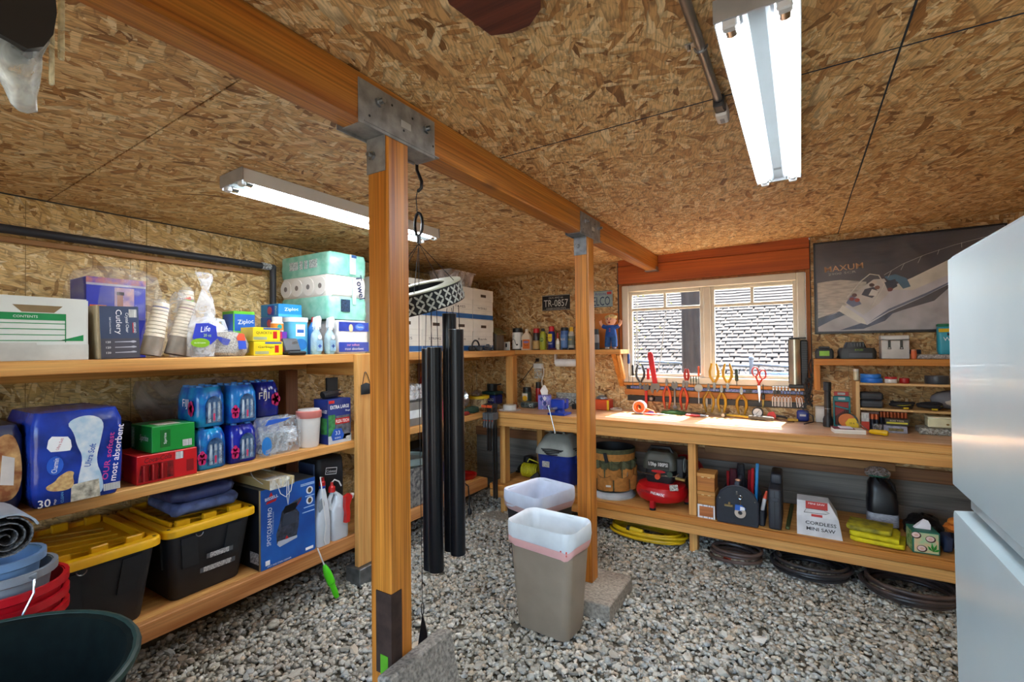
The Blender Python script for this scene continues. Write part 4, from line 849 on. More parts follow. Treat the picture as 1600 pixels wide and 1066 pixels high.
# ---- middle tier ------------------------------------------------
t, w_, f, fy = softpack('tissue_pack_large', 'large blue toilet paper pack at the left of the middle shelf', -2.42, .545, .82, ZM, .355, .36, M('1f3fa8', .22, nz=.25, sc=12, bump=.4, h2='16296e'))
dp(t, 'clear_window', f, chk([(-.012, .01), (.07, .01), (.068, .08), (.045, .15), (.062, .23), (.075, .31), (.02, .34), (-.045, .315), (-.02, .27), (-.012, .22), (.008, .17), (-.008, .09)]), M('a8c4d8', .25, nz=.3, sc=25, bump=.5, h2='e4e6e6'), .002)
dp(t, 'foil_window', f, [(-.03, .005), (.06, .005), (.055, .075), (-.028, .07)], M('d8cdb4', .25, nz=.4, sc=40, bump=.8), .003)
txt(t, f, 'Ultra Soft', .028, .175, .02, M('1a4fa8', .4), .09, 78, lift=.004, bold=.01)
txt(t, f, 'OUR softest', .085, .16, .019, M('c83a90', .5), .19, 83, lift=.004, bold=.01); txt(t, f, 'most absorbent', .112, .17, .023, M('f0e8f4', .5), .23, 83, lift=.004, bold=.012)
de(t, 'logo_roundel', f, -.075, .155, .024, .035, M('2a62d0', .35), .001, .002); txt(t, f, 'Charmin', -.075, .155, .016, WT, .055, 82, lift=.0035)
dp(t, 'banner', f, chk([(-.1, .21), (-.092, .268), (-.06, .262), (-.032, .258), (-.026, .205), (-.05, .205)], 1), WT, .001, .002); txt(t, f, 'Ultra Soft', -.062, .235, .009, M('c82a4a', .5), .045, 70, lift=.0035)
BEAR = chk([(-.05, -.005), (-.035, -.026), (.02, -.032), (.036, -.012), (.03, .018), (.036, .034), (.02, .042), (.006, .036), (-.012, .024), (-.02, .008)])
P(t, 'bear_print', MB().loft([[(.183, p[0]-.055, p[1]+.085) for p in q_] for q_ in (BEAR,)]+[[(.1845, p[0]-.055, p[1]+.085) for p in BEAR]]), M('dcb878', .6, nz=.2, sc=60, h2='b07a4a'))
txt(t, f, '30', -.105, .02, .03, WT, .035, 0, lift=.003, bold=.01); txt(t, f, 'Mega', -.075, .018, .009, WT, .02, 90, lift=.003); txt(t, f, 'CLEAN', -.055, .03, .008, M('6ab8e8', .5), .04, 90, lift=.003); dr(t, 'barcode', f, .07, .125, .02, .048, BAR, .001, .002)
t.location.z = ZM+.002
t, w_, f, fy = softpack('tissue_pack_dark', 'toilet paper pack with bear pictures left of the large blue pack', -2.47, .29, .535, ZM, .32, .34, M('1a2148', .3, nz=.3, sc=9, bump=.3, h2='101430'))
dp(t, 'bear_print', f, chk([(.03, .06), (.05, .18), (.04, .27), (.09, .30), (.115, .22), (.118, .1), (.09, .04)]), M('8a4a20', .6, nz=.4, sc=25, h2='e0b070'), .002); dp(t, 'roll_print', f, [(.06, .11), (.095, .10), (.098, .2), (.066, .215)], M('dcd0c4', .6), .001, .002)
# soda cartons
t, w_, f, fy = carton('cola_carton', 'red cola can carton at the front of the middle shelf', 'carton', -2.475, .885, 1.125, ZM, .125, .26, M('c4141c', .35, nz=.05)); finish(t)
dp(t, 'window', f, [(-.115, .01), (.02, .01), (.02, .085), (-.105, .085)], M('3a0a0c', .3, nz=.3, sc=30, h2='a02024'))
for u in (-.09, -.055, -.02): P(t, 'can', MB().cyl((.1305, u, .012), (.1305, u, .082), .0145, n=14), M('a81c20', .25, .5))
txt(t, f, 'Coca-Cola', -.04, .104, .022, BLACK, .105, 3, slant=.3); dr(t, 'barcode', f, .03, .062, .085, .118, BAR); dr(t, 'dark_tab', f, .075, .105, .02, .075, M('8a0e14', .4)); dr(t, 'panel_seam', f, .0225, .0235, 0, .125, M('8a0e14', .4))
for k in range(4): txt(t, fy, 'Coca-Cola', -.05+.0, .02+k*.026, .012, M('7a0c10', .5), .1)
t, w_, f, fy = carton('lime_soda_carton', 'green soda carton stacked on the red cola carton', 'carton', -2.485, .945, 1.12, ZM+.127, .118, .22, M('128a34', .35, nz=.05)); finish(t)
txt(t, fy, 'Sprite', .03, .06, .035, WT, .09, 0, slant=.2); dr(t, 'print_lines', fy, -.1, -.075, .012, .105, M('c8e8cc', .5, nz=.6, sc=200, h2='128a34')); dr(t, 'dark_tab', f, -.055, -.015, .02, .1, M('0c6a26', .4)); txt(t, f, 'Sprite', -.035, .06, .014, WT, .05, 90, lift=.0018); dr(t, 'barcode', f, .035, .075, .012, .042, BAR); dr(t, 'silver_panel', FZ(.118), -.02, .08, -.05, .04, M('c8bfae', .4))
# water six-packs
FJ = [M('17469c', .16, nz=.35, sc=14, bump=.35, h2='1a8cbc'), M('15269c', .16, nz=.35, sc=12, bump=.35, h2='0c1a66'), M('1a74b2', .16, nz=.3, sc=13, bump=.35, h2='163c9c')]
def sixpack(label, x, y, z, hue, arch, fiji):
    t = TH('water_six_pack', label, 'water pack', (x, y, z+.001), 0, 'shrink-wrapped water six-packs')
    w_, d = .148, .215
    def ring(s, z_, sc_):
        out = []
        for k in range(48):
            a = 2*PI*k/48; c_, s_ = math.cos(a), math.sin(a)
            e = (abs(c_)**6+abs(s_)**6)**(-1/6); px_, py_ = d/2*e*c_, w_/2*e*s_
            b_ = 1-sc_*.05*(.5+.5*math.cos(py_/(w_/2)*2*PI*1)) if abs(c_) > .71 else 1-sc_*.05*(.5-.5*math.cos((px_/(d/2)+1)*1.5*2*PI))
            out.append((px_*s*b_, py_*s*b_, z_))
        return out
    P(t, 'shrink_wrap', MB().loft([ring(.93, 0, .6), ring(1, .008, .8), ring(1, .075, 1), ring(.985, .13, 1), ring(.97, .155, 1.3), ring(.86, .188, 1.6), ring(.82, .196, 1.6)]), FJ[hue], smooth=60)
    for i in range(3):
        for j in (-1, 1): P(t, 'bottle_cap', MB().cyl((-.068+i*.068, j*.036, .19), (-.068+i*.068, j*.036, .204), .015, n=12), M('2a78c0', .35))
    f = FX(d/2); fy = FY(-w_/2)
    if arch:
        pts = [(-.038, .018)]+[(-.038*math.cos(q), .10+.052*math.sin(q)) for q in [i*PI/8 for i in range(9)]]+[(.038, .018)]
        dp(t, 'wrap_window', f, [(u+.012, v_) for u, v_ in pts], M('14284c', .1, nz=.5, sc=30, h2='4a6a8c'), .003)
        for u in (-.010, .012, .034): P(t, 'bottle', MB().cyl((d/2-.004, u, .022), (d/2-.004, u, .122), .0105, .009, n=12), CLEAR('d8e8f4', .5, .05, .1, 8))
        dr(t, 'pink_glimpse', f, .006, .014, .03, .065, M('c82a5a', .4), .001, .006)
    if fiji:
        txt(t, (f if fiji == 2 else fy), 'FIJI', -.028 if fiji == 2 else .02, .115, .05, WT, .06, lift=.004)
        fr = f if fiji == 2 else fy
        for a in range(5): de(t, 'flower_petal', fr, (.040 if fiji == 2 else .07)+.014*math.cos(a*1.257), .095+.02*math.sin(a*1.257), .014, .02, M('c8246a', .35), .001, .003)
    else:
        for a in range(5): de(t, 'flower_petal', f, -.05+.011*math.cos(a*1.257+.3), .06+.02*math.sin(a*1.257+.3), .011, .016, M('c8246a', .35), .001, .002)
    return t
sixpack('water six-pack, lower row, left', -2.60, 1.205, ZM, 0, 1, 0); sixpack('water six-pack, lower row, right', -2.60, 1.362, ZM, 1, 1, 0)
sixpack('water six-pack, upper row, left, behind the green soda carton', -2.615, 1.206, ZM+.207, 0, 1, 1); sixpack('water six-pack, upper row, middle', -2.605, 1.366, ZM+.207, 2, 1, 0)
sixpack('water six-pack, upper row, right, with large white lettering', -2.70, 1.552, ZM+.207, 1, 0, 2)
ONE('water_carton', MB().bb(-.11, .11, -.075, .075, 0, .205, .004), M('20489a', .4, nz=.2), 'blue wrapped carton under the rightmost upper water six-pack', 'carton', (-2.72, 1.555, ZM+.001))
t = TH('plastic_cup_pack', 'crinkled clear pack of plastic cups on the middle shelf', 'cup pack', (-2.543, 1.570, ZM+.001))
P(t, 'wrap', MB().loft([[(p[0]*s, p[1]*s, z) for p in rrect(.10, .25, .03, 4)] for s, z in ((.93, 0), (1, .02), (1, .15), (.96, .19), (.85, .205))]).jit(.004, 8), CLEAR('eef2f6', .25, .08, .7, 16))
for k in range(3):
    P(t, 'cup', MB().lathe([(.028, .01), (.042, .115), (.044, .118), (.041, .118), (.026, .012), (0, .012)], 16, (.0, -.055+k*.045, .0)), CLEAR('c8d4dc', .45, .06, .2, 20))
for k in range(9): P(t, 'cup_rim', MB().lathe([(.043, .06+k*.009), (.0455, .063+k*.009), (.043, .066+k*.009)], 16, (.0, .07, 0), cap=False), CLEAR('e8eef2', .6, .05, .1, 10))
de(t, 'blue_print', FX(.051), -.09, .06, .028, .05, M('2a7cc8', .3), .002); dp(t, 'blue_print', FX(.049), [(-.10, .17), (.02, .185), (.05, .20), (-.08, .2)], M('2a5cc0', .3), .002)
t = TH('storage_tub', 'white translucent tub with a coral lid band', 'tub', (-2.545, 1.775, ZM+.001))
P(t, 'tub', MB().lathe([(.052, 0), (.056, .008), (.068, .20)], 22), M('d9d5d0', .4, nz=.05)); P(t, 'lid', MB().lathe([(.071, .175), (.073, .18), (.073, .215), (.066, .218), (0, .216)], 22), M('d07a70', .45)); P(t, 'lid_top', MB().cyl((0, 0, .218), (0, 0, .226), .062, n=22), M('d8d2cc', .45))
t, w_, f, fy = carton('trash_bag_carton', 'blue box of extra large trash bags at the right end of the middle shelf', 'box', -2.47, 1.855, 2.025, ZM, .275, .14, M('1c2f78', .4)); finish(t)
dr(t, 'green_side', f, -.085, -.035, .05, .18, M('3a8a4a', .45, nz=.3, sc=40)); dr(t, 'bag_picture', f, -.03, .08, .02, .17, M('6b6e74', .5, nz=.4, sc=30, h2='2c2e34')); dr(t, 'white_panel', f, -.085, .085, .0, .05, M('c8ccd0', .5)); dr(t, 'red_tag', f, -.08, -.04, .25, .268, RED)
txt(t, f, 'EXTRA LARGE', .0, .226, .022, WT, .14, lift=.0018, bold=.01); txt(t, f, 'Bags', .06, .197, .014, WT, .035, lift=.0018)
dr(t, 'red_outline', f, -.035, .072, .118, .155, RED, .001, .001); txt(t, f, 'FLEX-TECH', .018, .136, .02, WT, .098, lift=.0028, bold=.015); dp(t, 'blue_hexagon', f, [(-.055, .02), (.02, .02), (.03, .05), (.01, .09), (-.045, .09), (-.065, .05)], M('1f56b8', .4), .001, .001); txt(t, f, '33', -.018, .065, .024, WT, .034, lift=.0028); txt(t, f, '90 BAGS', -.018, .034, .01, WT, .045, lift=.0028)
txt(t, fy, 'LARGE', .03, .2, .02, WT, .06); dr(t, 'green_side', fy, .0, .06, .06, .16, M('3a8a4a', .45, nz=.3, sc=40)); dr(t, 'barcode', f, .045, .078, .012, .035, BAR, lift=.001)
t = TH('work_gloves', 'black roll of gloves and straps on top of the trash bag box', 'gloves', (-2.54, 1.93, ZM+.277)); P(t, 'glove', MB().tube([(.02, -.075, .022), (.02, -.02, .028), (.0, .04, .026)], [.02, .026, .022], 10), BLACK); P(t, 'glove', MB().tube([(-.02, -.05, .024), (-.02, .02, .026), (-.01, .075, .03)], [.022, .024, .018], 10), M('242428', .7)); P(t, 'buckle', MB().bb(.0, .03, .04, .075, .026, .04, .004), M('6a4a34', .6))
t = TH('black_board', 'dark flat board standing at the back behind the trash bag box', 'board', (-2.85, 2.06, ZM+.001)); P(t, 'board', MB().bb(-.01, .01, -.03, .055, 0, .395, .002), M('17171b', .6)); t.location = (-2.70, 2.045, ZM+.001)
t = TH('face_mask', 'black cloth face mask hanging on the shelf post', 'mask', (SXF+.0395, 2.095, 1.28))
P(t, 'mask_cloth', MB().grid(lambda u, v_: (.004+.018*math.sin(PI*u)*math.sin(PI*v_), -.042+.084*u, -.075+.075*v_*(1-.35*abs(u-.5))), 10, 8), M('26282c', .9), smooth=80); P(t, 'ear_loop', MB().tube([(.004, -.03, -.012), (.004, -.012, .065), (.004, .0, .07), (.004, .02, .03), (.004, .035, -.012)], .0022, 5), BLACK); P(t, 'nail', MB().cyl((-.0005, -.006, .068), (.012, -.006, .068), .0025, n=6), STEEL)
t = TH('carrier_bag', 'thin translucent carrier bag hanging behind the water packs', 'bag', (-2.92, 1.30, ZM+.001))
P(t, 'bag', MB().grid(lambda u, v_: (.02*math.sin(9*u+4*v_)+.02*math.sin(5*v_), -.24+.5*u+.03*math.sin(6*v_)*(1-u), .43*v_), 16, 12).grid(lambda u, v_: (.05+.02*math.sin(7*u+5*v_+1), -.24+.5*u+.03*math.sin(6*v_)*(1-u), .43*v_), 16, 12), CLEAR('8f7d6e', .75, .4, .3, 5), smooth=80)
for k in range(4): P(t, 'dark_print', MB().bb(.075, .077, .02+.01*k, .18-.02*k, .28+.035*k, .295+.035*k), M('2a2624', .7))
t = TH('black_case_low', 'flat black case lying behind the large tissue pack', 'case', (-2.93, .845, ZM+.001)); P(t, 'case', MB().bb(-.09, .09, -.17, .17, 0, .10, .012), M('3a3a3a', .6)); P(t, 'upper_case', MB().bb(-.08, .08, -.16, .16, .101, .24, .012), M('101012', .6)); P(t, 'seam', MB().bb(.0902, .092, -.165, .165, .048, .056), M('6a6862', .5)); 
t = TH('paper_plates', 'short stack of pale plates beside the cola carton', 'plates', (-2.788, .96, ZM+.001)); P(t, 'plate_stack', MB().lathe([(.04, 0), (.046, .012), (.047, .05), (.043, .052), (.03, .045)], 24), M('c8b49a', .6))
# ---- bottom tier ------------------------------------------------
def tote(label, cy, x1, rz=0):
    t = TH('storage_tote', label, 'tote', (x1-.29, cy, ZL+.001), rz, 'black totes with yellow lids')
    bl = M('1f2226', .55, nz=.12, sc=20)
    W_, D_, H_ = .40, .56, .33
    P(t, 'tub', MB().loft([[(*p, z) for p in rrect(D_*s, W_*s, .035, 4)] for s, z in ((.78, 0), (.80, .01), (.97, H_))]), bl)
    for s in (-1, 1):
        P(t, 'corner_rib', MB().loft([[(D_/2*k+.003*0+e, s*(W_/2*k-.085)+q, z) for e, q in ((-.012, -.035), (.007, -.035), (.007, .035), (-.012, .035))] for k, z in ((.88, .15), (.955, .30))]), bl)
    for s in (-1, 1):
        for q in (-1, 1): P(t, 'side_rib', MB().loft([[(q*(D_/2*k-.10)+e, s*(W_/2*k)+u, z) for e, u in ((-.03, -.008*s), (.03, -.008*s), (.03, .007*s), (-.03, .007*s))] for k, z in ((.88, .15), (.955, .30))]), bl)
    yl = M('e0a808', .4, nz=.06)
    L_ = [[(*p, z) for p in rrect(D_*s, W_*s2, .05, 5)] for s, s2, z in ((1.02, 1.03, H_-.012), (1.06, 1.07, H_-.008), (1.06, 1.07, H_+.02), (1.04, 1.05, H_+.028), (.93, .90, H_+.03), (.90, .87, H_+.012))]
    ld = P(t, 'lid', MB().loft(L_), yl)
    for s in (-1, 1): P(ld, 'raised_wall', MB().bb(-.22, .22, s*.162-.007, s*.162+.007, H_+.012, H_+.044, .003), yl)
    for q in (-1, 1):
        for s in (-1, 0, 1): P(ld, 'stacking_block', MB().bb(q*.235-.014, q*.235+.014, s*.12-.03, s*.12+.03, H_+.012, H_+.05, .004), yl)
    for k in range(5): P(ld, 'diagonal_rib', MB().bb(-.16+k*.08-.003, -.16+k*.08+.003, -.135, .135, H_+.0125, H_+.019).rot('Z', -28+k*4, (-.16+k*.08, 0, 0)), M('c89608', .45))
    for s in (-1, 1):
        for q in (-1, 1): P(ld, 'rivet_hole', MB().cyl((q*.262, s*.188, H_+.026), (q*.262, s*.188, H_+.0292), .008, n=10), BLACK)
    P(t, 'wire_clip', MB().tube(arc((D_/2+.012, -.07, H_-.018), .016, 180, 360, 8, 'x'), .002, 5), STEEL)
    return t
t1 = tote('near black tote with an empty yellow lid on the bottom shelf', .765, -2.455, 0)
t2 = tote('far black tote with a folded tarp on its yellow lid', 1.205, -2.475, 0)
for k, (v_, u0, u1) in enumerate(((.175, -.03, .10), (.115, -.06, .11))):
    f = FR((.262, 0, v_+.0), (0, 1, 0), (.14, 0, .99)); dr(t2, 'tape_strip', f, u0+.005, u1, -.012, .012, M('5a5d60', .35), .001); dr(t2, 'written_label', f, u0+.02, u1-.02, -.012, .013, M('d8d8d4', .6, nz=.5, sc=140, h2='5a5a5a'), .001, .001)
t = TH('folded_tarp', 'folded navy blue tarp on the far tote lid', 'tarp', (-2.72, 1.21, ZL+.384)); t.scale = (1, 1.03, 1.18)
NV = M('343c66', .55, nz=.25, sc=18, bump=.6)
def fold(w_, d, z0, z1, seed, off=0):
    q = random.Random(seed)
    return MB().loft([[(p[0]*s+off, p[1]*s+.004*math.sin(i*1.3+z*90), z+.005*math.sin(i*.9+seed)) for i, p in enumerate(rrect(d, w_, .05, 6))] for s, z in ((.88, z0), (.98, z0+(z1-z0)*.2), (1, z0+(z1-z0)*.6), (.95, z0+(z1-z0)*.9), (.8, z1))]).jit(.003, seed)
P(t, 'tarp_fold', fold(.30, .34, 0.006, .05, 3, .02), M('5a6c9c', .5, nz=.3, sc=20, bump=.6), smooth=70); P(t, 'tarp_fold', fold(.29, .32, .051, .098, 5), NV, smooth=70); P(t, 'tarp_fold', fold(.25, .28, .099, .135, 8, -.03), M('3c3a5a', .6, nz=.25, sc=18, bump=.6), smooth=70)
# vacuum cleaner carton
t, w_, f, fy = carton('cleaner_carton', 'tall blue carpet cleaner carton on the bottom shelf', 'carton', -2.475, 1.435, 1.765, ZL, .43, .40, M('17458f', .35, nz=.15, sc=5, h2='1c62b8')); finish(t)
dr(t, 'dark_side', fy, -.2, .2, 0, .43, M('15181f', .5)); dr(t, 'tan_edge', fy, .186, .2, 0, .43, M('b09a70', .6), .001, .0008)
dr(t, 'top_print', FZ(.43), -.2, .2, -w_/2, w_/2, M('54585c', .4, nz=.2, sc=20))
dp(t, 'brand_triangle', f, [(-.12, .385), (-.095, .385), (-.1075, .41)], RED, .001); dp(t, 'brand_bar', f, [(-.135, .348), (-.08, .356), (-.075, .37), (-.13, .362)], RED, .001); txt(t, f, 'BISSELL', -.105, .379, .016, WT, .075, 6, lift=.002, bold=.01)
txt(t, f, 'SPOTCLEAN PRO', -.118, .225, .024, WT, .205, 88, lift=.002); txt(t, f, 'PROFESSIONAL DEEP CLEANING', -.098, .24, .006, M('c8d8f0', .5), .12, 88, lift=.002)
mb = [(-.075, .115), (-.055, .10), (.04, .115), (.055, .18), (.06, .25), (.035, .285), (.075, .335), (-.01, .31), (-.045, .285), (-.06, .22), (-.078, .17)]
dp(t, 'machine_print', f, mb, M('1d2027', .3, nz=.3, sc=30, h2='4a5060'), .002); dp(t, 'machine_handle', f, [(-.04, .285), (-.025, .31), (.04, .315), (.05, .295), (.03, .275), (-.035, .27)], M('0c0e12', .3), .001, .002); dp(t, 'machine_tank', f, [(-.05, .2), (.035, .205), (.045, .255), (.02, .27), (-.04, .26)], M('3c4350', .2), .001, .002); dp(t, 'machine_trim', f, [(.035, .288), (.075, .334), (.07, .318), (.05, .296)], M('8a2a28', .3), .001, .002); dp(t, 'machine_badge', f, [(-.03, .125), (-.005, .125), (-.0175, .145)], RED, .001, .002); dp(t, 'machine_base', f, [(-.075, .112), (-.06, .095), (.045, .112), (.045, .125), (-.07, .128)], M('b8c0cc', .4), .001, .002)
for z in (.36, .30): de(t, 'feature_roundel', f, .128, z, .022, .022, M('d8dee6', .4), .001); de(t, 'feature_picture', f, .128, z, .012, .015, M('54402c', .5), .001, .001)
for z, wd in ((.40, .09), (.392, .09), (.325, .06), (.262, .07), (.235, .08)): dr(t, 'print_line', f, .16-wd, .16, z, z+.005, M('a8c4e8', .5), .001)
dr(t, 'barcode', f, -.14, -.115, .02, .045, WT, .001); txt(t, f, 'SPOT AND STAIN CLEANER', -.06, .012, .008, WT, .14, lift=.001); dr(t, 'shipping_label', fy, .10, .18, .03, .09, M('c8c8c0', .6, nz=.5, sc=100, h2='5a5a5a'), .001, .0008); dr(t, 'white_badge', f, .10, .15, .015, .03, WT, .001)
# blind slats bundle on top
t = TH('blind_slats', 'bundle of tan window-blind slats tied with white cord on the cleaner carton', 'blind slats', (-2.60, 1.545, ZL+.434), 0)
for j, (ya, hh, hx) in enumerate(((-.085, .05, 'a8905e'), (-.048, .048, 'b89e68'), (-.012, .047, 'd2c290'), (.030, .046, 'cdbd8c'))):
    P(t, 'slat_group', MB().bb(-.42, .17-.01*(j % 2), ya, ya+.034, .0, hh, .002), STRIPE('6a5430', hx, 'y', 420, .42), smooth=0)
P(t, 'clear_tape', MB().bb(.09, .172, -.0865, .025, .0505, .0515).bb(.1705, .1715, -.0865, .03, -.0, .0505), CLEAR('f2f2ea', .32, .15, .3, 12))
P(t, 'tie_cord', MB().tube([(.12, -.095, .03), (.04, -.10, .055), (-.08, -.05, .058), (-.1, .02, .058), (-.02, .03, .054)], .0022, 5).tube([(.175, -.05, .03), (.178, -.03, -.03), (.178, 0, -.055), (.178, .03, -.03), (.175, .045, .03)], .0022, 5), M('e6e2da', .6)); P(t, 'tie_cord', MB().tube([(.175, .01, .03), (.178, .006, -.05), (.178, .013, -.10), (.178, .02, -.05), (.175, .018, .03)], .0022, 5), M('e6e2da', .6))
t = TH('glass_funnel', 'clear glass cup turned up behind the blind slats', 'glass', (-2.80, 1.70, ZL+.432)); P(t, 'bowl', MB().lathe([(.012, 0), (.014, .03), (.03, .06), (.045, .10), (.042, .13), (.04, .13), (.042, .1), (.026, .062), (.0, .05)], 20), CLEAR('d8e4ec', .35, .04, .1, 8))
t = TH('cooler_bag', 'tall black cooler bag with a white outlined badge at the end of the bottom shelf', 'bag', (-2.705, 1.975, ZL+.001))
P(t, 'bag', MB().loft([[(p[0]*s, p[1]*s, z) for p in rrect(.22, .20, .03, 4)] for s, z in ((.97, 0), (1, .02), (1, .4), (.96, .47), (.9, .485))]), M('14161c', .6, nz=.25, sc=8, bump=.3)); P(t, 'blue_flank', MB().bb(-.08, .08, -.112, -.1005, .02, .46, .004), M('3a4a68', .6))
fr = FR((.1115, .0, .40), (0, 1, -.18), (0, .18, 1)); P(t, 'badge_outline', MB().bb(.1115, .113, -.05, .035, .418, .422).bb(.1115, .113, -.05, .035, .378, .382).bb(.1115, .113, -.05, -.047, .378, .422).bb(.1115, .113, .032, .035, .378, .422).rot('X', -9, (.11, 0, .4)), WT); txt(t, FR((.1125, -.008, .40), (0, .985, -.16), (0, .16, .985)), 'Coleman', 0, 0, .018, WT, .07); txt(t, FX(.1125), '8', .04, .13, .03, WT, .018); txt(t, FX(.1125), '8', .055, .13, .03, WT, .018)
# spray jugs
def jugspray(label, x, y, tall, spray):
    t = TH('weed_spray_jug', label, 'spray jug', (x, y, ZL+.001), 0, 'white spray jugs on the bottom shelf'); G = M('c6ccd0', .4, nz=.05)
    if spray:
        P(t, 'jug', MB().loft([[(ox+p[0]*1, oy+p[1], z) for p in rrect(d, w2, .02, 4)] for d, w2, ox, oy, z in ((.085, .115, 0, 0, 0), (.09, .12, 0, 0, .01), (.09, .12, 0, 0, .19), (.085, .08, 0, .012, .235), (.05, .04, 0, .0, .27), (.04, .04, 0, -.03, .295))]), G)
        P(t, 'jug_handle', MB().tube([(0, -.035, .285), (0, -.055, .25), (0, -.052, .20)], .013, 8), G)
        g = P(t, 'sprayer', MB().prism([(-.012, .10), (.018, .10), (.022, .16), (.016, .20), (.04, .255), (.02, .275), (-.012, .262), (-.014, .20), (-.006, .16)], .052, .078, 'x').mv(0, .02, 0), M('c8201c', .35)); P(g, 'trigger', MB().prism([(.055, .262), (.075, .265), (.07, .235), (.064, .24)], .058, .072, 'x'), M('d8d8d4', .4)); P(g, 'spray_nozzle', MB().cyl((.065, .058, .265), (.065, .075, .262), .008, n=8), WHITE)
        P(t, 'cap', MB().lathe([(.022, 0), (.02, .03), (.01, .04), (.008, .06)], 12, (0, -.035, .295)), RED); P(t, 'hose', MB().tube([(0, -.035, .352), (0, -.015, .365), (.01, .01, .35), (.02, .02, .32)], .0045, 6), M('e4e4e0', .5))
    else:
        P(t, 'jug', MB().loft([[(ox+p[0], oy+p[1], z) for p in rrect(d, w2, .018, 4)] for d, w2, ox, oy, z in ((.09, .09, 0, 0, 0), (.094, .094, 0, 0, .01), (.094, .094, 0, 0, .15), (.08, .07, 0, .008, .22), (.05, .045, 0, .015, .30), (.034, .034, 0, .018, .335))]), G)
        P(t, 'grip_hollow', MB().ball((.034, -.012, .235), (.006, .022, .05), 10, 8), M('8f979c', .5)); P(t, 'blue_collar', MB().cyl((0, .018, .335), (0, .018, .35), .019, n=14), BLUE); P(t, 'cap', MB().lathe([(.018, 0), (.018, .022), (.012, .03), (.012, .05)], 12, (0, .018, .35)), RED)
        P(t, 'hose', MB().tube([(0, .018, .40), (.02, -.01, .41), (.045, -.02, .36), (.05, -.012, .25), (.052, .005, .12), (.053, -.01, .04), (.05, .004, .01)], .004, 6), M('e4e4e0', .5))
    return t
jugspray('white spray jug with a blue collar beside the cleaner carton', -2.515, 1.825, True, False); jugspray('white spray jug with a red trigger sprayer at the end of the bottom shelf', -2.512, 1.945, False, True)
t = TH('green_duster', 'bright green duster handle propped against the bottom shelf', 'duster', (-2.385, 1.845, .012))
d0 = V((0, 0, .006)); d1 = V((-.03, -.065, .215))
P(t, 'handle', MB().tube([tuple(d0.lerp(d1, k/8)) for k in range(9)], [.013, .017, .0165, .017, .0225, .0235, .022, .018, .009], 14), M('54d418', .35)); P(t, 'grip_ring', MB().tube([tuple(d0.lerp(d1, .43)), tuple(d0.lerp(d1, .47))], .0235, 14), M('48bc14', .35)); P(t, 'stem', MB().tube([tuple(d1), tuple(d0.lerp(d1, 1.5))], .004, 6), M('d8d8d0', .5))
# ---- things on the far stretch of the middle tier (seen between post and chime tubes)
t = TH('grey_storage_bin', 'grey bin on the far middle shelf just right of the nearer post', 'bin', (-2.60, 2.63, ZM+.001)); P(t, 'bin', MB().loft([[(*p, z) for p in rrect(d, w2, .02, 3)] for d, w2, z in ((.2, .2, 0), (.23, .23, .17), (.24, .24, .17), (.24, .24, .18))]), M('8b8780', .6)); P(t, 'lid', MB().bb(-.12, .12, -.12, .12, .181, .19, .004), M('4a4844', .5)); P(t, 'white_label', MB().bb(.1185, .1195, -.06, .06, .06, .12), M('dfe6e4', .6))
t = TH('drawer_unit', 'clear drawer box stacked on the grey bin', 'box', (-2.60, 2.64, ZM+.193)); P(t, 'drawer_box', MB().bb(-.11, .11, -.10, .10, 0, .12, .006), CLEAR('b8bcc0', .6, .1, .2, 20)); P(t, 'drawer_front', MB().bb(.1105, .115, -.09, .09, .01, .11, .002), CLEAR('d8dadc', .5, .1, .2, 20))
t = TH('pink_bin', 'hot pink bin on the far middle shelf between the chime tubes', 'bin', (-2.555, 2.92, ZM+.001)); P(t, 'bin', MB().loft([[(*p, z) for p in rrect(d, w2, .02, 3)] for d, w2, z in ((.12, .15, 0), (.15, .19, .13), (.155, .195, .14))]), M('e0406e', .4)); P(t, 'rim', MB().loft([[(*p, z) for p in rrect(.165, .205, .02, 3)] for z in (.141, .152)]), M('e85a84', .4))
t = TH('red_fuel_bottle', 'dark red bottle with a small white label against the left wall', 'bottle', (-2.80, 3.06, ZM+.001)); P(t, 'bottle', MB().lathe([(.05, 0), (.052, .01), (.052, .25), (.03, .31), (.02, .34)], 16), M('7a1c14', .35)); P(t, 'cap', MB().cyl((0, 0, .34), (0, 0, .38), .022, n=12), M('9a4a20', .5)); dr(t, 'label', FX(.0525), -.028, .028, .12, .21, WT, .002); dr(t, 'label_print', FX(.0525), -.018, .018, .14, .19, M('4a6a9a', .5), .001, .002)
t = TH('metal_lamp_shade', 'shiny metal reflector lamp leaning on the far middle shelf', 'lamp', (-2.66, 3.40, ZM+.001))
P(t, 'reflector', MB().lathe([(.014, 0), (.03, .012), (.07, .05), (.092, .095), (.089, .095), (.067, .052), (.02, .014)], 26).rot('Y', 68).mv(-.06, 0, .105), M('bfc3c4', .22, .9)); P(t, 'lamp_socket', MB().cyl((-.06, 0, .105), (-.13, 0, .075), .022, n=12), M('e0ddd4', .4)); P(t, 'stand', MB().bb(-.14, .0, -.03, .03, 0, .012, .004).cyl((-.10, 0, .01), (-.10, 0, .07), .006, n=8), DKGREY)
t = TH('yellow_lid_tub', 'clear tub with a yellow lid beside the metal reflector', 'tub', (-2.70, 3.75, ZM+.001)); P(t, 'tub', MB().lathe([(.08, 0), (.095, .09)], 22), CLEAR('d8c49a', .75, .2, .2, 12)); P(t, 'lid', MB().lathe([(.1, .088), (.104, .09), (.104, .112), (.098, .116), (0, .112)], 22), YEL); P(t, 'rag', MB().ball((-.01, -.02, .135), (.06, .07, .03), 12, 6).jit(.006, 3), CLEAR('8a7a78', .6, .2, .8, 40))
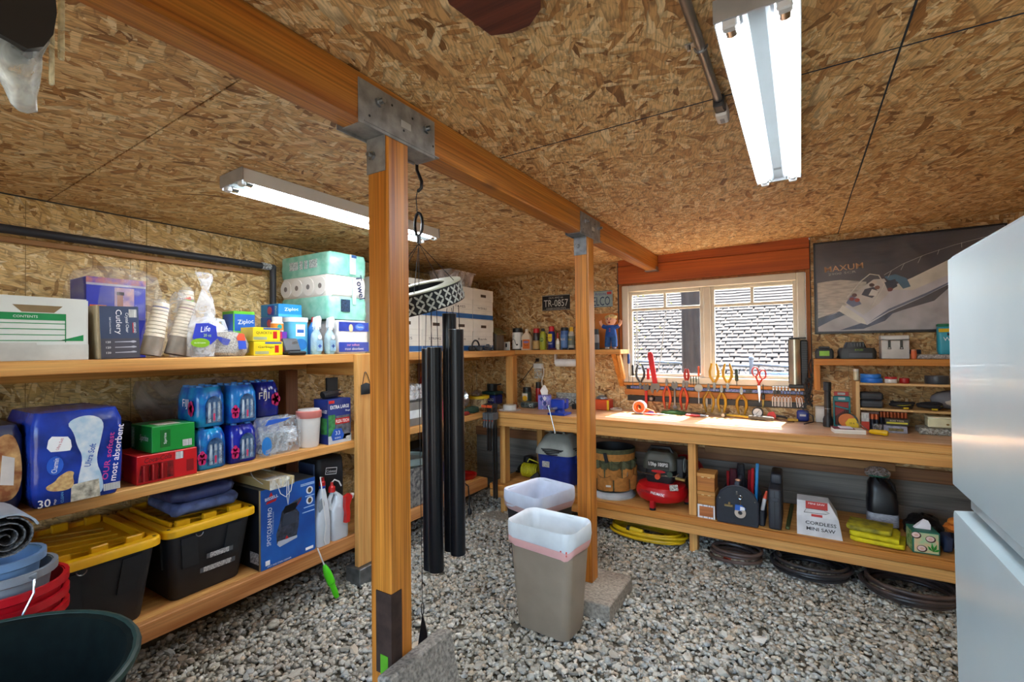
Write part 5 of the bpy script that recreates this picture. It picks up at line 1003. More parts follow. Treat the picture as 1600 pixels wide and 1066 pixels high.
t = TH('navy_can', 'dark green and navy tin with white lettering in the bench corner', 'tin', (-2.72, 4.02, ZM+.001)); P(t, 'tin', MB().bb(-.08, .08, -.075, .075, 0, .10, .012), M('1c2878', .4)); P(t, 'lid', MB().bb(-.088, .088, -.083, .083, .101, .135, .012), M('17403a', .45)); txt(t, FY(-.076), 'DOG BAGS', .02, .055, .03, WT, .09)
t = TH('black_pot', 'small black pot standing on the navy tin', 'pot', (-2.73, 4.03, ZM+.137)); P(t, 'pot', MB().lathe([(.04, 0), (.05, .005), (.055, .07), (.05, .07), (.04, .01), (0, .01)], 18), BLACK); P(t, 'handle', MB().tube([(.05, 0, .06), (.11, 0, .075)], .007, 6), BLACK)
t = TH('green_cloth_heap', 'heap of green and grey cloth in front of the yellow lid tub', 'cloth', (-2.535, 3.41, ZM+.001)); P(t, 'cloth', MB().ball((0, 0, .02), (.05, .10, .035), 14, 8, -.5, 1).jit(.006, 8), M('2c4a38', .9, bump=.5)); P(t, 'red_rag', MB().ball((.045, -.14, .012), (.022, .05, .02), 10, 6, -.5, 1).jit(.004, 9), M('8a2418', .9))
t = TH('snap_knife', 'orange snap-off knife lying on the left shelf edge', 'knife', (-2.478, 3.11, ZM+.001)); P(t, 'handle', MB().bb(-.012, .012, -.06, .06, 0, .014, .005), M('d8421a', .5)); P(t, 'blade', MB().bb(-.005, .005, .06, .09, .004, .006), STEEL)
# bottom tier, far stretch
t = TH('steel_pan', 'grey-green enamel pan above the boxes on the far bottom shelf', 'pan', (-2.58, 2.66, ZL+.29)); P(t, 'pan', MB().lathe([(.10, 0), (.13, .02), (.14, .07), (.145, .072), (.125, .05), (0, .045)], 24), M('9db0ac', .35, .3))
ONE('newspaper_carton', MB().bb(-.13, .13, -.15, .15, 0, .288, .004), M('8a8880', .7, nz=.5, sc=40, h2='2c2e34'), 'busy black and white printed carton on the far bottom shelf', 'carton', (-2.60, 2.66, ZL+.001))
t = TH('blue_helmet', 'dark blue cooler jug on the far bottom shelf between the chime tubes', 'jug', (-2.575, 2.955, ZL+.001)); P(t, 'base', MB().cyl((0, 0, 0), (0, 0, .10), .075, n=20), M('c8c2b4', .5)); P(t, 'body', MB().lathe([(.08, .10), (.085, .12), (.085, .22), (.06, .26)], 20), M('142a6a', .4)); P(t, 'top', MB().ball((0, 0, .30), (.055, .06, .05), 14, 8), M('b0a898', .6, nz=.4, sc=60, h2='55504a'))
t = TH('bench_grinder', 'dark bench grinder on the far bottom shelf', 'grinder', (-2.58, 3.19, ZL+.001)); P(t, 'base', MB().bb(-.06, .06, -.09, .09, 0, .07, .01), M('1f3a34', .5)); P(t, 'motor', MB().cyl((0, -.085, .13), (0, .085, .13), .058, n=18), M('4a4742', .5)); P(t, 'handle', MB().tube([(0, -.06, .185), (0, -.05, .24), (0, .05, .24), (0, .06, .185)], .009, 8), M('1c1c1e', .5)); P(t, 'red_switch', MB().bb(.055, .07, -.05, -.01, .10, .12, .003), RED); P(t, 'foot', MB().lathe([(.03, 0), (.035, .012), (.01, .022)], 14, (.03, .085, 0)), M('9a9890', .4)); P(t, 'power_cord', MB().tube([(.058, .04, .13), (.08, .05, .02), (.135, .04, .0), (.14, .045, -.10), (.14, .05, -.19)], .005, 6), BLACK); P(t, 'plug', MB().lathe([(.014, -.245), (.02, -.235), (.018, -.205), (.008, -.19)], 12, (.14, .05, 0)), BLACK)
t = TH('red_tray', 'round red tray lying at the shelf corner under the bench', 'tray', (-2.63, 3.42, ZL+.001)); P(t, 'tray', MB().lathe([(.09, 0), (.10, .008), (.108, .035), (.113, .037), (.10, .014), (0, .01)], 26), M('b8160e', .35))
ONE('black_box_stack', MB().bb(-.14, .14, -.22, .22, 0, .34, .01), M('0e0e11', .6), 'large black case at the back of the far bottom shelf', 'case', (-2.90, 3.055, ZL+.001))
# ================================================================== WINDOW WALL SHELVES, BENCH, TOOLS
t = TH('wall_shelf', 'lumber shelf on the window wall left of the window', 'shelf', (-1.9, 4.15, ZT))
P(t, 'board', MB().bb(-.546, .545, -.13, .117, -.04, 0, .003), FIR('x'))
bm_ = MB().prism([(-.13, -.042), (-.085, -.042), (.118, -.30), (.118, -.34), (.085, -.34)], .46, .50, 'x')
P(t, 'brace', bm_, FIRO('z')); P(t, 'brace_face', MB().bb(.505, .535, -.12, -.08, -.30, -.042, .003).rot('X', 30, (.5, -.1, -.042)), FIR('z'))
BY = 3.55; BZ = .914
bn = TH('workbench', 'long lumber workbench with a lower shelf under the window', 'workbench', (-.55, 3.9, 0))
bx0, bx1 = -2.44+.55, 1.60+.55
TOPW = WOOD('dcb48c', 'c4905c', 'x', .8, .34)
for k in range(3):
    ya = BY-3.9+.042+k*.222; P(bn, 'top_plank', MB().bb(bx0, bx1, ya, min(ya+.219, WY-.032-3.9), BZ-.036, BZ, .002), TOPW)
P(bn, 'top_edge', MB().bb(bx0, bx1, BY-3.9, BY-3.9+.04, BZ-.05, BZ, .004), FIR('x'))
P(bn, 'apron', MB().bb(bx0, bx1, BY-3.9+.006, BY-3.9+.044, .788, BZ-.052, .003), FIR('x'))
for k in range(3): P(bn, 'shelf_plank', MB().bb(bx0, bx1, BY-3.9+.03+k*.222, min(BY-3.9+.03+k*.222+.219, WY-.016-3.9), .222, .26, .002), FIR('x'))
P(bn, 'shelf_edge', MB().bb(bx0, bx1, BY-3.9-.008, BY-3.9+.029, .212, .26, .004), FIRO('x')); P(bn, 'shelf_apron', MB().bb(bx0, bx1, BY-3.9, BY-3.9+.036, .142, .210, .003), FIR('x'))
for xa, yb in ((-2.36, 3.60), (-.715, 3.595), (.95, 3.595)):
    P(bn, 'leg', MB().bb(xa+.55, xa+.55+.055, yb-3.9, yb-3.9+.085, .262, .786, .003), FIR('z')); P(bn, 'lower_leg', MB().bb(xa+.55, xa+.55+.055, yb-3.9+.002, yb-3.9+.083, -.01, .14, .003), FIR('z'))
P(bn, 'rear_leg', MB().bb(-2.26+.55, -2.20+.55, 4.12-3.9, 4.18-3.9, .262, .786, .003), FIR('z')); P(bn, 'footing', MB().bb(-2.42+.55, -2.20+.55, BY-3.9-.05, BY-3.9+.12, -.02, .015, .005).mv(0, -.12, 0), CONC)
t = TH('right_wall_shelf', 'lumber shelf right of the window carrying chargers and a metal box', 'shelf', (.75, 4.15, 1.39))
P(t, 'board', MB().bb(-.67, .8, -.12, .117, -.045, 0, .003), FIRO('x')); P(t, 'end_support', MB().bb(-.67, -.632, -.12, .117, -.225, -.046, .003), FIRO('z')); P(t, 'bracket', MB().bb(.5, .54, -.1, .117, -.13, -.046, .003), FIRO('z'))
# ---- number plates
t = TH('license_plate', 'black number plate reading TR-0857 on the window wall', 'license plate', (-2.10, WY-.004, 1.945)); P(t, 'plate', MB().bb(-.155, .155, -.003, .0015, -.078, .078, .001), M('1d1614', .5)); P(t, 'border', MB().bb(-.152, .152, -.004, -.0031, .07, .074).bb(-.152, .152, -.004, -.0031, -.074, -.07), M('c8c0b4', .5)); f = FY(-.0032); txt(t, f, 'TR-0857', 0, -.005, .07, M('e0dcd2', .5), .27); txt(t, f, 'OLN AMZ 66', 0, .05, .018, M('d0c8bc', .5), .16); txt(t, f, 'CONSERVATION STATE', 0, -.058, .016, M('d0c8bc', .5), .22)
t = TH('license_plate', 'pale blue number plate partly hidden by the farther post', 'license plate', (-1.655, WY-.004, 1.95)); P(t, 'plate', MB().bb(-.15, .15, -.003, .0015, -.078, .078, .001), M('9fb6bc', .5, nz=.15)); f = FY(-.0032); txt(t, f, 'WELCO', .0, -.02, .085, M('24406a', .5), .25); txt(t, f, 'Arizona', .03, .05, .028, M('5a4a9a', .5), .11); dr(t, 'red_sticker', f, .095, .14, .04, .066, M('c8403a', .5)); P(t, 'border', MB().bb(-.15, .15, -.004, -.0031, .073, .078).bb(-.15, .15, -.004, -.0031, -.078, -.073), M('5a7078', .5))
ONE('plywood_sheet', MB().bb(-.12, .112, -.006, .003, -.165, .165, .002), M('cf7a22', .5, nz=.15), 'plain orange panel on the wall behind the doll', 'panel', (-1.565, WY-.004, 1.645))
# ---- framed boat poster
t = TH('boat_poster', 'framed poster of a white motor yacht on the window wall', 'poster', (.62, WY-.004, 1.92))
W2, H2 = .515, .335; f = FY(-.012)
P(t, 'backing', MB().bb(-W2, W2, -.012, .003, -H2, H2), M('4a4650', .35, nz=.12, sc=6, stretch=(1, 1, 8)))
fb = M('1c1a1e', .4)
P(t, 'frame', MB().bb(-W2-.006, W2+.006, -.022, .003, H2, H2+.012).bb(-W2-.006, W2+.006, -.022, .003, -H2-.012, -H2).bb(-W2-.012, -W2, -.022, .003, -H2-.012, H2+.012).bb(W2, W2+.012, -.022, .003, -H2-.012, H2+.012), fb)
def pl(name, pts, mat, lift=.0008): dp(t, name, f, [(-W2+u*(2*W2), -H2+v_*(2*H2)) for u, v_ in pts], mat, .0006, lift)
CRM = M('c8bfb4', .4, nz=.2, sc=14, stretch=(1, 1, 5)); HULL = M('d0ccd4', .35, nz=.1); SEA = M('4c5674', .35, nz=.3, sc=16)
pl('wake', [(.01, .16), (.01, .56), (.06, .57), (.15, .58), (.3, .54), (.3, .3), (.12, .22)], CRM, .0); pl('foam', [(.01, .01), (.01, .14), (.12, .22), (.3, .1), (.5, .22), (.66, .3), (.78, .5), (.99, .6), (.99, .01)], M('bcb6ba', .4, nz=.15, sc=9), .0)
pl('wake_shadow', [(.01, .15), (.14, .22), (.25, .28), (.25, .24), (.1, .14), (.01, .06)], SEA, .0006); pl('wake_shadow', [(.14, .02), (.28, .1), (.45, .2), (.4, .11), (.28, .03)], SEA, .0006)
pl('hull', [(.13, .24), (.30, .07), (.42, .20), (.60, .34), (.80, .52), (.97, .74), (.99, .84), (.90, .86), (.62, .60), (.36, .42), (.22, .33)], HULL, .0012)
pl('hull_stripe', [(.31, .10), (.42, .235), (.62, .385), (.85, .58), (.84, .565), (.62, .36), (.42, .21)], M('6a6e88', .4), .0019); pl('swim_platform', [(.135, .235), (.16, .30), (.28, .14), (.295, .075), (.25, .10)], M('dcd6cc', .4), .0019)
pl('deck', [(.42, .44), (.56, .56), (.75, .72), (.93, .83), (.985, .84), (.95, .76), (.74, .56), (.55, .42)], M('e2dcd0', .4), .0019)
pl('cockpit', [(.17, .32), (.28, .18), (.37, .30), (.44, .44), (.40, .56), (.34, .56), (.26, .46)], M('cfc8c4', .4), .0019); pl('cockpit_shade', [(.18, .32), (.22, .27), (.27, .30), (.25, .36), (.21, .4)], M('6a7296', .4), .0026)
pl('seats', [(.27, .40), (.33, .36), (.37, .42), (.34, .48), (.29, .46)], M('3f3a4a', .5), .0026); pl('seat_white', [(.31, .39), (.35, .38), (.37, .43), (.33, .455)], M('dcd6d0', .5), .0032)
for u, v_, hx in ((.215, .36, '8a2a34'), (.245, .345, 'b0402c'), (.23, .40, '5a3038'), (.33, .50, '4a2a2c'), (.36, .47, '8a5a4c'), (.345, .53, 'd8c8bc'), (.43, .44, '7a3a40')): de(t, 'passenger_print', f, -W2+u*2*W2, -H2+v_*2*H2, .016, .014, M(hx, .5), .0006, .0038, 10)
P(t, 'radar_arch', MB().tube([tuple(f.at(-W2+u*2*W2, -H2+v_*2*H2, .0025)) for u, v_ in ((.19, .38), (.27, .55), (.32, .62), (.37, .60), (.40, .50), (.33, .28))], .0042, 5), M('dfdbd4', .4))
pl('windshield', [(.40, .58), (.46, .60), (.52, .55), (.54, .46), (.50, .44), (.47, .52), (.42, .54)], M('5a7c98', .25), .0032); pl('windshield_dark', [(.40, .52), (.46, .55), (.47, .47), (.42, .42)], M('3a4254', .3), .0034)
P(t, 'bow_rail', MB().tube([tuple(f.at(-W2+u*2*W2, -H2+v_*2*H2, .004)) for u, v_ in ((.40, .60), (.50, .70), (.62, .78), (.76, .85), (.9, .9), (.98, .9))], .0013, 4), M('d8d4d0', .4))
for u, v_, u2, v2 in ((.42, .57, .44, .64), (.49, .64, .51, .71), (.58, .70, .60, .77), (.68, .77, .69, .82), (.8, .82, .8, .87)): P(t, 'rail_post', MB().tube([tuple(f.at(-W2+a*2*W2, -H2+b_*2*H2, .004)) for a, b_ in ((u, v_), (u2, v2))], .0012, 4), M('d8d4d0', .4))
txt(t, f, 'MAXUM', -W2+.175, -H2+.478, .042, M('d8a070', .5), .235, 3, bold=.005, lift=.001); txt(t, f, '2900 SCR', -W2+.165, -H2+.438, .016, M('b8b0a8', .5), .17, 3, lift=.001)
P(t, 'glazing', MB().bb(-W2, W2, -.0205, -.0195, -H2, H2), CLEAR('ffffff', .03, .02, 0, 3))
# ---- bottles on the wall shelf
ZS = ZT+.001; BG = 'cans and bottles on the wall shelf'
def can(label, x, y, r, h, body, cap, capr=.9, caph=.025, shoulder=.012, lab=None, labz=(.2, .7), n=18, z=ZS, nm='spray_can', cat='spray can', group=BG, lab2=None, word=None, wc=None):
    t = TH(nm, label, cat, (x, y, z), 0, group); h0 = h-caph
    P(t, 'can_body', MB().lathe([(r*.92, 0), (r, .004), (r, h0-shoulder), (r*capr, h0)], n), M(body, .3, nz=.05))
    P(t, 'cap', MB().lathe([(r*capr*.98, h0), (r*capr, h0+.003), (r*capr*.92, h-.003), (r*capr*.8, h)], n), M(cap, .4, nz=.05))
    if lab: P(t, 'label_wrap', MB().lathe([(r+.0006, h0*labz[0]), (r+.0006, h0*labz[1])], n, cap=False), M(lab, .45, nz=.1))
    if lab2: de(t, 'label_roundel', FR((0, -r-.0008, h0*.55), (1, 0, 0), (0, 0, 1)), 0, 0, r*.62, r*.62, M(lab2, .45), .001)
    if word: txt(t, FR((0, -r-.002, h0*.55), (1, 0, 0), (0, 0, 1)), word, 0, 0, r*.5, wc or BLACK, r*1.1)
    return t
t = can('white canister with a black lid and ladle picture', -2.475, 4.13, .056, .225, 'e4e2dc', '1c1c1e', .95, .045, nm='canister', cat='canister'); P(t, 'ladle_print', MB().tube([(.01, -.0565, .06), (.0, -.0568, .10), (-.02, -.053, .115), (-.028, -.05, .10)], .003, 5).ball((.022, -.052, .055), (.014, .004, .008), 10, 6), BLACK); P(t, 'base_ring', MB().cyl((0, 0, 0.0), (0, 0, .012), .0575, n=18), BLACK); txt(t, FY(-.0575), '6 OZ', -.02, .145, .008, DKGREY, .03)
t = TH('white_carton', 'small white carton with a dark window before the canister', 'box', (-2.56, 4.055, ZS)); P(t, 'box_body', MB().bb(-.034, .034, -.012, .012, 0, .085, .002), WBOX); dr(t, 'window', FY(-.012), -.008, .01, .03, .07, M('2a2a30', .4))
t = TH('glue_bottle', 'cream plastic bottle with an orange label on the wall shelf', 'bottle', (-2.35, 4.10, ZS), 0, BG); CB = M('e2cdb4', .45, nz=.05)
P(t, 'bottle', MB().loft([[(*p, z) for p in rrect(w2, d, .015, 4)] for w2, d, z in ((.105, .06, 0), (.108, .062, .006), (.108, .062, .115), (.09, .055, .145), (.035, .035, .175), (.028, .03, .185))]), CB); P(t, 'cap', MB().lathe([(.0165, .185), (.0165, .205), (.013, .212)], 14), M('e8dccb', .45)); dr(t, 'orange_label', FY(-.0312), -.03, .05, .012, .105, M('e0742c', .45)); de(t, 'lilac_oval', FY(-.0312), .01, .08, .032, .012, M('8a7ab0', .45), .001, .0008); dr(t, 'dark_strip', FY(-.0312), -.048, -.036, .03, .1, M('3a3440', .5)); txt(t, FY(-.0325), 'Gold', .01, .05, .02, M('5a2410', .5), .045)
can('spray can with a red cap and gold label', -2.25, 4.12, .036, .215, '3a2a28', 'c01c24', .9, .045, lab='c8a060', labz=(.05, .55), word='GOLD', wc=M('5a2a18', .5)).rotation_euler.z = 0
t = can('slim olive green spray can with a black nozzle cap', -2.165, 4.10, .033, .212, 'a4aa34', '2a2c28', .55, .03, .03, lab2='4a7a34', word='CR', wc=M('c8d86a', .5))
t = can('navy and yellow lubricant can with a red cap', -2.075, 4.11, .035, .23, '1c2a78', 'c81c28', .8, .05, .02, lab2='e8c81c'); dr(t, 'yellow_shield', FY(-.0355), -.022, .022, .10, .155, M('e8c81c', .4), .002); txt(t, FY(-.038), 'WD-40', 0, .118, .016, M('1c2a78', .4), .034); txt(t, FY(-.0358), 'BIG BLAST', 0, .06, .012, WT, .05)
t = can('small white glue bottle with a long red nozzle', -2.0, 4.092, .019, .165, 'e8e4da', 'c8281c', .35, .055, .03, nm='nozzle_bottle', cat='bottle', lab='d8cfb0', labz=(.1, .5))
t = can('blue spray can with a black cap on the wall shelf', -1.94, 4.12, .040, .215, '40629c', '1a1a1e', .95, .032, lab='5a80b8', labz=(.15, .8), word='BLUE', wc=WT)
t = can('silver and yellow spray can beside the blue can', -1.86, 4.10, .032, .215, 'b0aea4', 'e0b41c', .6, .04, .03, lab='707a70', labz=(.25, .75), word='FOAM', wc=YEL)
t = TH('caulk_tube', 'upright caulk tube with a white cap behind the spray cans', 'caulk tube', (-1.81, 4.19, ZS), 0, BG); P(t, 'tube', MB().cyl((0, 0, 0), (0, 0, .23), .028, n=18), M('8a8060', .45)); P(t, 'print_band', MB().lathe([(.0286, .14), (.0286, .215)], 18, cap=False), M('d8c03a', .45, nz=.4, sc=60, h2='3a3a2c')); P(t, 'cap', MB().lathe([(.03, .23), (.03, .26), (.026, .263)], 18), M('f0ece8', .4)); txt(t, FY(-.0295), 'FIX', 0, .10, .016, BLACK, .03, 90)
t = can('small red and white bottle with a pointed cap by the farther post', -1.775, 4.10, .027, .145, 'c02a24', 'a01c1c', .45, .05, .02, nm='red_bottle', cat='bottle', lab='e8e4e0', labz=(.3, .6))
for k, (x, y, w2, hx) in enumerate(((-2.03, 4.04, .075, '4a1c30'), (-1.905, 4.045, .05, '1e1e20'), (-1.835, 4.042, .055, '24262a'), (-1.755, 4.045, .06, '1a1a1c'))):
    t = TH('small_knife', ('maroon folding tool', 'short black clip', 'black multi tool', 'black blade holder')[k]+' lying on the wall shelf edge', 'tool', (x, y, ZS), 0, 'small tools on the wall shelf'); P(t, 'handle', MB().bb(-w2/2, w2/2, -.012, .012, 0, .017, .006), M(hx, .45)); P(t, 'tip', MB().bb(w2/2, w2/2+.012, -.004, .004, .005, .009, .001), STEEL)
t = can('grey and black aerosol just right of the farther post', -1.63, 4.14, .034, .19, '8a8480', '1a1a1e', .9, .05, lab='2a2a30', labz=(.0, .45))
# paper towel bar under the wall shelf
t = TH('towel_holder', 'white towel bar bracket under the wall shelf', 'towel holder', (-1.90, 4.15, ZT-.041)); P(t, 'back_arm', MB().bb(-.16, -.145, -.02, .02, -.10, 0, .004), M('e8e4e0', .4)); P(t, 'roll', MB().cyl((-.145, 0, -.085), (.16, 0, -.085), .038, n=20), M('ecebe8', .6)); P(t, 'back_arm', MB().bb(.16, .172, -.02, .02, -.10, 0, .004), M('e8e4e0', .4))
# ---- plush doll
t = TH('plush_doll', 'blond plush doll in blue overalls with raised arms on the wall shelf', 'doll', (-1.462, 4.085, ZT+.001))
DB = M('1f55a8', .8, nz=.15, sc=40); SK = M('e8b090', .8, nz=.05)
body = MB().loft([[(ox+rx*math.cos(a), ry*math.sin(a), z) for a in [2*PI*k/16 for k in range(16)]] for ox, rx, ry, z in ((0, .02, .02, .105), (0, .05, .036, .115), (0, .052, .04, .14), (0, .046, .036, .17), (0, .04, .03, .205), (0, .022, .02, .222))])
P(t, 'overalls', body, DB)
for s in (-1, 1):
    P(t, 'trouser_leg', MB().tube([(s*.027, 0, .13), (s*.03, 0, .08), (s*.032, -.004, .03), (s*.032, -.004, .022)], [.027, .028, .027, .02], 12), M('2a5c9c', .8, nz=.2, sc=40)); P(t, 'shoe', MB().ball((s*.034, -.014, .013), (.019, .03, .0125), 12, 8), M('d8d0cc' if s < 0 else '8a7a80', .6))
    P(t, 'sleeve', MB().tube([(s*.034, 0, .20), (s*.06, -.002, .205), (s*.078, -.004, .215)], [.02, .018, .017], 10), DB); P(t, 'hand', MB().tube([(s*.075, -.004, .214), (s*.092, -.006, .235), (s*.098, -.006, .26)], [.0135, .014, .012], 10).ball((s*.088, -.008, .256), (.008, .008, .012), 8, 6), SK)
hd_ = P(t, 'head', MB().ball((0, -.004, .262), (.046, .044, .047), 18, 12), SK); P(hd_, 'nose', MB().ball((0, -.05, .258), .007, 8, 6), M('e89a80', .8))
for s in (-1, 1): P(hd_, 'eye', MB().ball((s*.016, -.0445, .272), .0048, 8, 6), BLACK); P(hd_, 'ear', MB().ball((s*.046, 0, .26), (.008, .008, .012), 8, 6), SK)
P(hd_, 'mouth', MB().ball((0, -.0445, .243), (.011, .006, .008), 10, 6), M('a83030', .5)); hr = MB().ball((0, .008, .282), (.052, .046, .038), 16, 8, -.1, 1)
for k in range(16): a = k*.393; hr.ball((.043*math.cos(a), .004+.034*math.sin(a), .292+.004*math.sin(3*a)), .0145, 8, 5)
P(hd_, 'hair', hr, M('e6c886', .9, nz=.2, sc=60)); 
for z in (.185, .165): P(t, 'button', MB().cyl((.002, -.036, z), (.002, -.041, z), .005, n=10), M('c8304a', .5))
# ---- power outlet with plug and adapter
t = TH('wall_outlet', 'power outlet with a white adapter plugged in below the wall shelf', 'outlet', (-2.30, WY-.004, 1.335)); P(t, 'cover_plate', MB().bb(-.035, .035, -.004, .003, -.058, .058, .003), M('b8a078', .5)); P(t, 'black_plug', MB().bb(-.025, .005, -.035, -.0045, .012, .045, .004), BLACK); P(t, 'adapter', MB().bb(-.045, .055, -.05, -.0045, -.058, -.005, .006), M('e2dfd8', .4)); P(t, 'clear_body', MB().bb(-.04, .048, -.045, -.0045, -.16, -.06, .006), CLEAR('d8d4c8', .4, .1, .2, 20)); P(t, 'white_cord', MB().tube([(.05, -.03, -.03), (.068, -.03, -.06), (.066, -.03, -.12), (.05, -.03, -.16), (.04, -.03, -.20)], .005, 6), WHITE); P(t, 'black_cord', MB().tube([(-.02, -.03, .02), (-.06, -.035, -.04), (-.10, -.16, -.16), (-.11, -.22, -.20)], .004, 6), BLACK); P(t, 'cord_plug', MB().bb(.028, .052, -.04, -.02, -.235, -.195, .004), WHITE)
# ---- corner of the bench
ZB = BZ+.001
t = can('spray paint can with a black cap and yellow label in the bench corner', -2.33, 4.06, .045, .185, '2c3c34', '141416', .97, .045, z=ZB, lab='4a7a4a', labz=(.02, .35), lab2='e0a81c', group='things on the bench'); dr(t, 'label_panel', FY(-.0455), -.03, .03, .06, .125, M('cfc8b8', .5), .001); 
can('red bottle with a black cap behind the spray paint can', -2.255, 4.16, .03, .23, 'a01c1c', '18181a', .95, .06, z=ZB, nm='red_bottle', cat='bottle', group='things on the bench')
t = TH('tissue_box', 'blue and lilac patterned tissue box with a tissue sticking up on the bench', 'tissue box', (-2.065, 3.93, ZB), 28); P(t, 'box_body', MB().bb(-.062, .062, -.062, .062, 0, .13, .003), M('7a74c4', .5)); f = FY(-.062)
for u, v_, hx in ((-.03, .10, '24408c'), (.0, .06, '1c2f80'), (.03, .10, '8a94d8'), (-.03, .025, '6a80c8'), (.03, .025, '24408c'), (.0, .105, 'dfe2f0')): dp(t, 'diamond_print', f, [(u, v_-.026), (u+.02, v_), (u, v_+.023), (u-.02, v_)], M(hx, .5), .001)
for u, v_ in ((-.02, .06), (.02, .06)): dr(t, 'print_line', f, u-.0012, u+.0012, 0, .13, WT, .0006)
P(t, 'tissue', MB().loft([[(-.03, -.02, .131), (.03, -.015, .131), (.03, .015, .131), (-.03, .02, .131)], [(-.042, -.012, .17), (.03, -.008, .17), (.028, .012, .17), (-.04, .014, .17)], [(-.012, -.004, .222), (.006, -.002, .222), (.006, .006, .222), (-.012, .005, .222)]]).jit(.003, 2), M('f2f0ec', .8))
t = TH('parts_package', 'silver blister package lying in front of the tissue box', 'package', (-2.238, 3.94, ZB)); P(t, 'package', MB().bb(-.075, .075, -.05, .05, 0, .055, .014, 2).jit(.003, 6), M('6f7a78', .3, .3, .4, 40, .6)); P(t, 'logo', MB().tube(arc((.04, -.052, .028), .012, 60, 300, 8), .002, 4), WT)
t = TH('masking_tape', 'white roll of tape on a paper plate at the bench corner', 'tape', (-2.31, 3.70, ZB)); P(t, 'paper', MB().lathe([(.10, 0), (.105, .003), (0, .002)], 24), M('e8e6e4', .7)); P(t, 'roll', band(.04, .062, .004, .05), M('d8d6d0', .6)); P(t, 'core', band(.036, .04, .004, .05), CARD)
t = TH('tool_pouch', 'clear pouch of small parts behind the tape', 'pouch', (-2.37, 3.87, ZB)); P(t, 'pouch', MB().ball((0, 0, .012), (.05, .05, .022), 14, 6, -.5, 1).jit(.004, 9), CLEAR('a09890', .6, .15, .8, 60)); P(t, 'copper_fitting', MB().cyl((.03, -.02, .0), (.03, -.02, .05), .02, n=12), M('b86a30', .4, .6))
t = TH('clear_package', 'clear blister pack standing against the wall behind the tissue box', 'package', (-1.96, 4.205, ZB)); P(t, 'card', MB().bb(-.12, .10, .0, .006, 0, .13, .001), M('b8bcb8', .5, nz=.3, sc=30)); P(t, 'blister', MB().bb(-.11, .06, -.045, -.001, .01, .10, .02, 2), CLEAR('c8d0d0', .5, .08, .4, 30)); P(t, 'tool_inside', MB().bb(-.09, .03, -.03, -.01, .03, .08, .008), M('5a6468', .4))
# vise
t = TH('bench_vise', 'blue bench vise clamped at the front of the bench', 'vise', (-1.80, 3.645, ZB), 0); VB = M('1c3fb0', .35, nz=.1)
P(t, 'base', MB().bb(-.06, .10, -.06, .09, 0, .018, .004).cyl((.02, .02, .018), (.02, .02, .05), .045, .038, n=18), VB); P(t, 'rear_jaw', MB().bb(-.03, .09, .0, .06, .05, .135, .01).bb(-.01, .07, .055, .10, .085, .125, .008), VB); P(t, 'front_jaw', MB().bb(-.03, .09, -.065, -.02, .055, .135, .01).bb(.005, .055, -.06, .05, .045, .085, .008), VB); P(t, 'jaw_plate', MB().bb(-.03, .09, -.02, -.014, .105, .135, .001), STEEL); P(t, 'jaw_plate', MB().bb(-.03, .09, -.006, .0, .105, .135, .001), STEEL); P(t, 'screw', MB().cyl((.03, -.065, .065), (.03, -.155, .065), .012, n=12), STEEL); P(t, 'handle', MB().cyl((-.005, -.145, .09), (.06, -.155, -.13), .0042, n=8).ball((-.005, -.145, .09), .009, 8, 6).ball((.06, -.155, -.13), .009, 8, 6), CHROME)
t = TH('cord_adapter', 'black adapters and cord behind the vise', 'adapter', (-1.78, 4.05, ZB)); P(t, 'adapter', MB().bb(-.05, .03, -.03, .03, 0, .045, .005), M('24262a', .5)); P(t, 'frame_clip', MB().tube([(-.06, .06, 0), (-.06, .06, .08), (.03, .06, .10), (.05, .06, .0)], .004, 5), BLACK); P(t, 'cord', MB().tube([(.0, .03, .02), (-.08, .06, .06), (-.12, .0, .02), (-.14, -.05, .004)], .004, 6), BLACK)
t = TH('orange_toolbox', 'orange box with a chrome handle top beside the farther post on the bench', 'box', (-1.565, 4.135, ZB)); P(t, 'box_body', MB().bb(-.075, .075, -.055, .055, 0, .095, .006), M('d8501c', .4)); P(t, 'red_side', MB().bb(.0755, .079, -.05, .05, .004, .09, .001), M('a8281c', .4)); P(t, 'yellow_corner', MB().bb(.056, .0765, -.0565, -.0555, .0, .09), YEL)
t = TH('computer_mouse', 'silver and black mouse lying on the orange box', 'mouse', (-1.575, 4.13, ZB+.0965)); P(t, 'shell', MB().ball((0, 0, .002), (.055, .032, .034), 18, 8, 0, 1), M('8a9096', .3, .4)); P(t, 'wheel', MB().bb(.02, .045, -.006, .006, .022, .034, .003), BLACK)
t = TH('wire_loops', 'thin loops of white wire on the bench by the orange box', 'wire', (-1.42, 4.07, ZB)); P(t, 'wire', MB().tube(coil((0, 0, .010), .05, 2.5, .012, 18, .1, 3, .035), .002, 5), M('d8d4cc', .5))
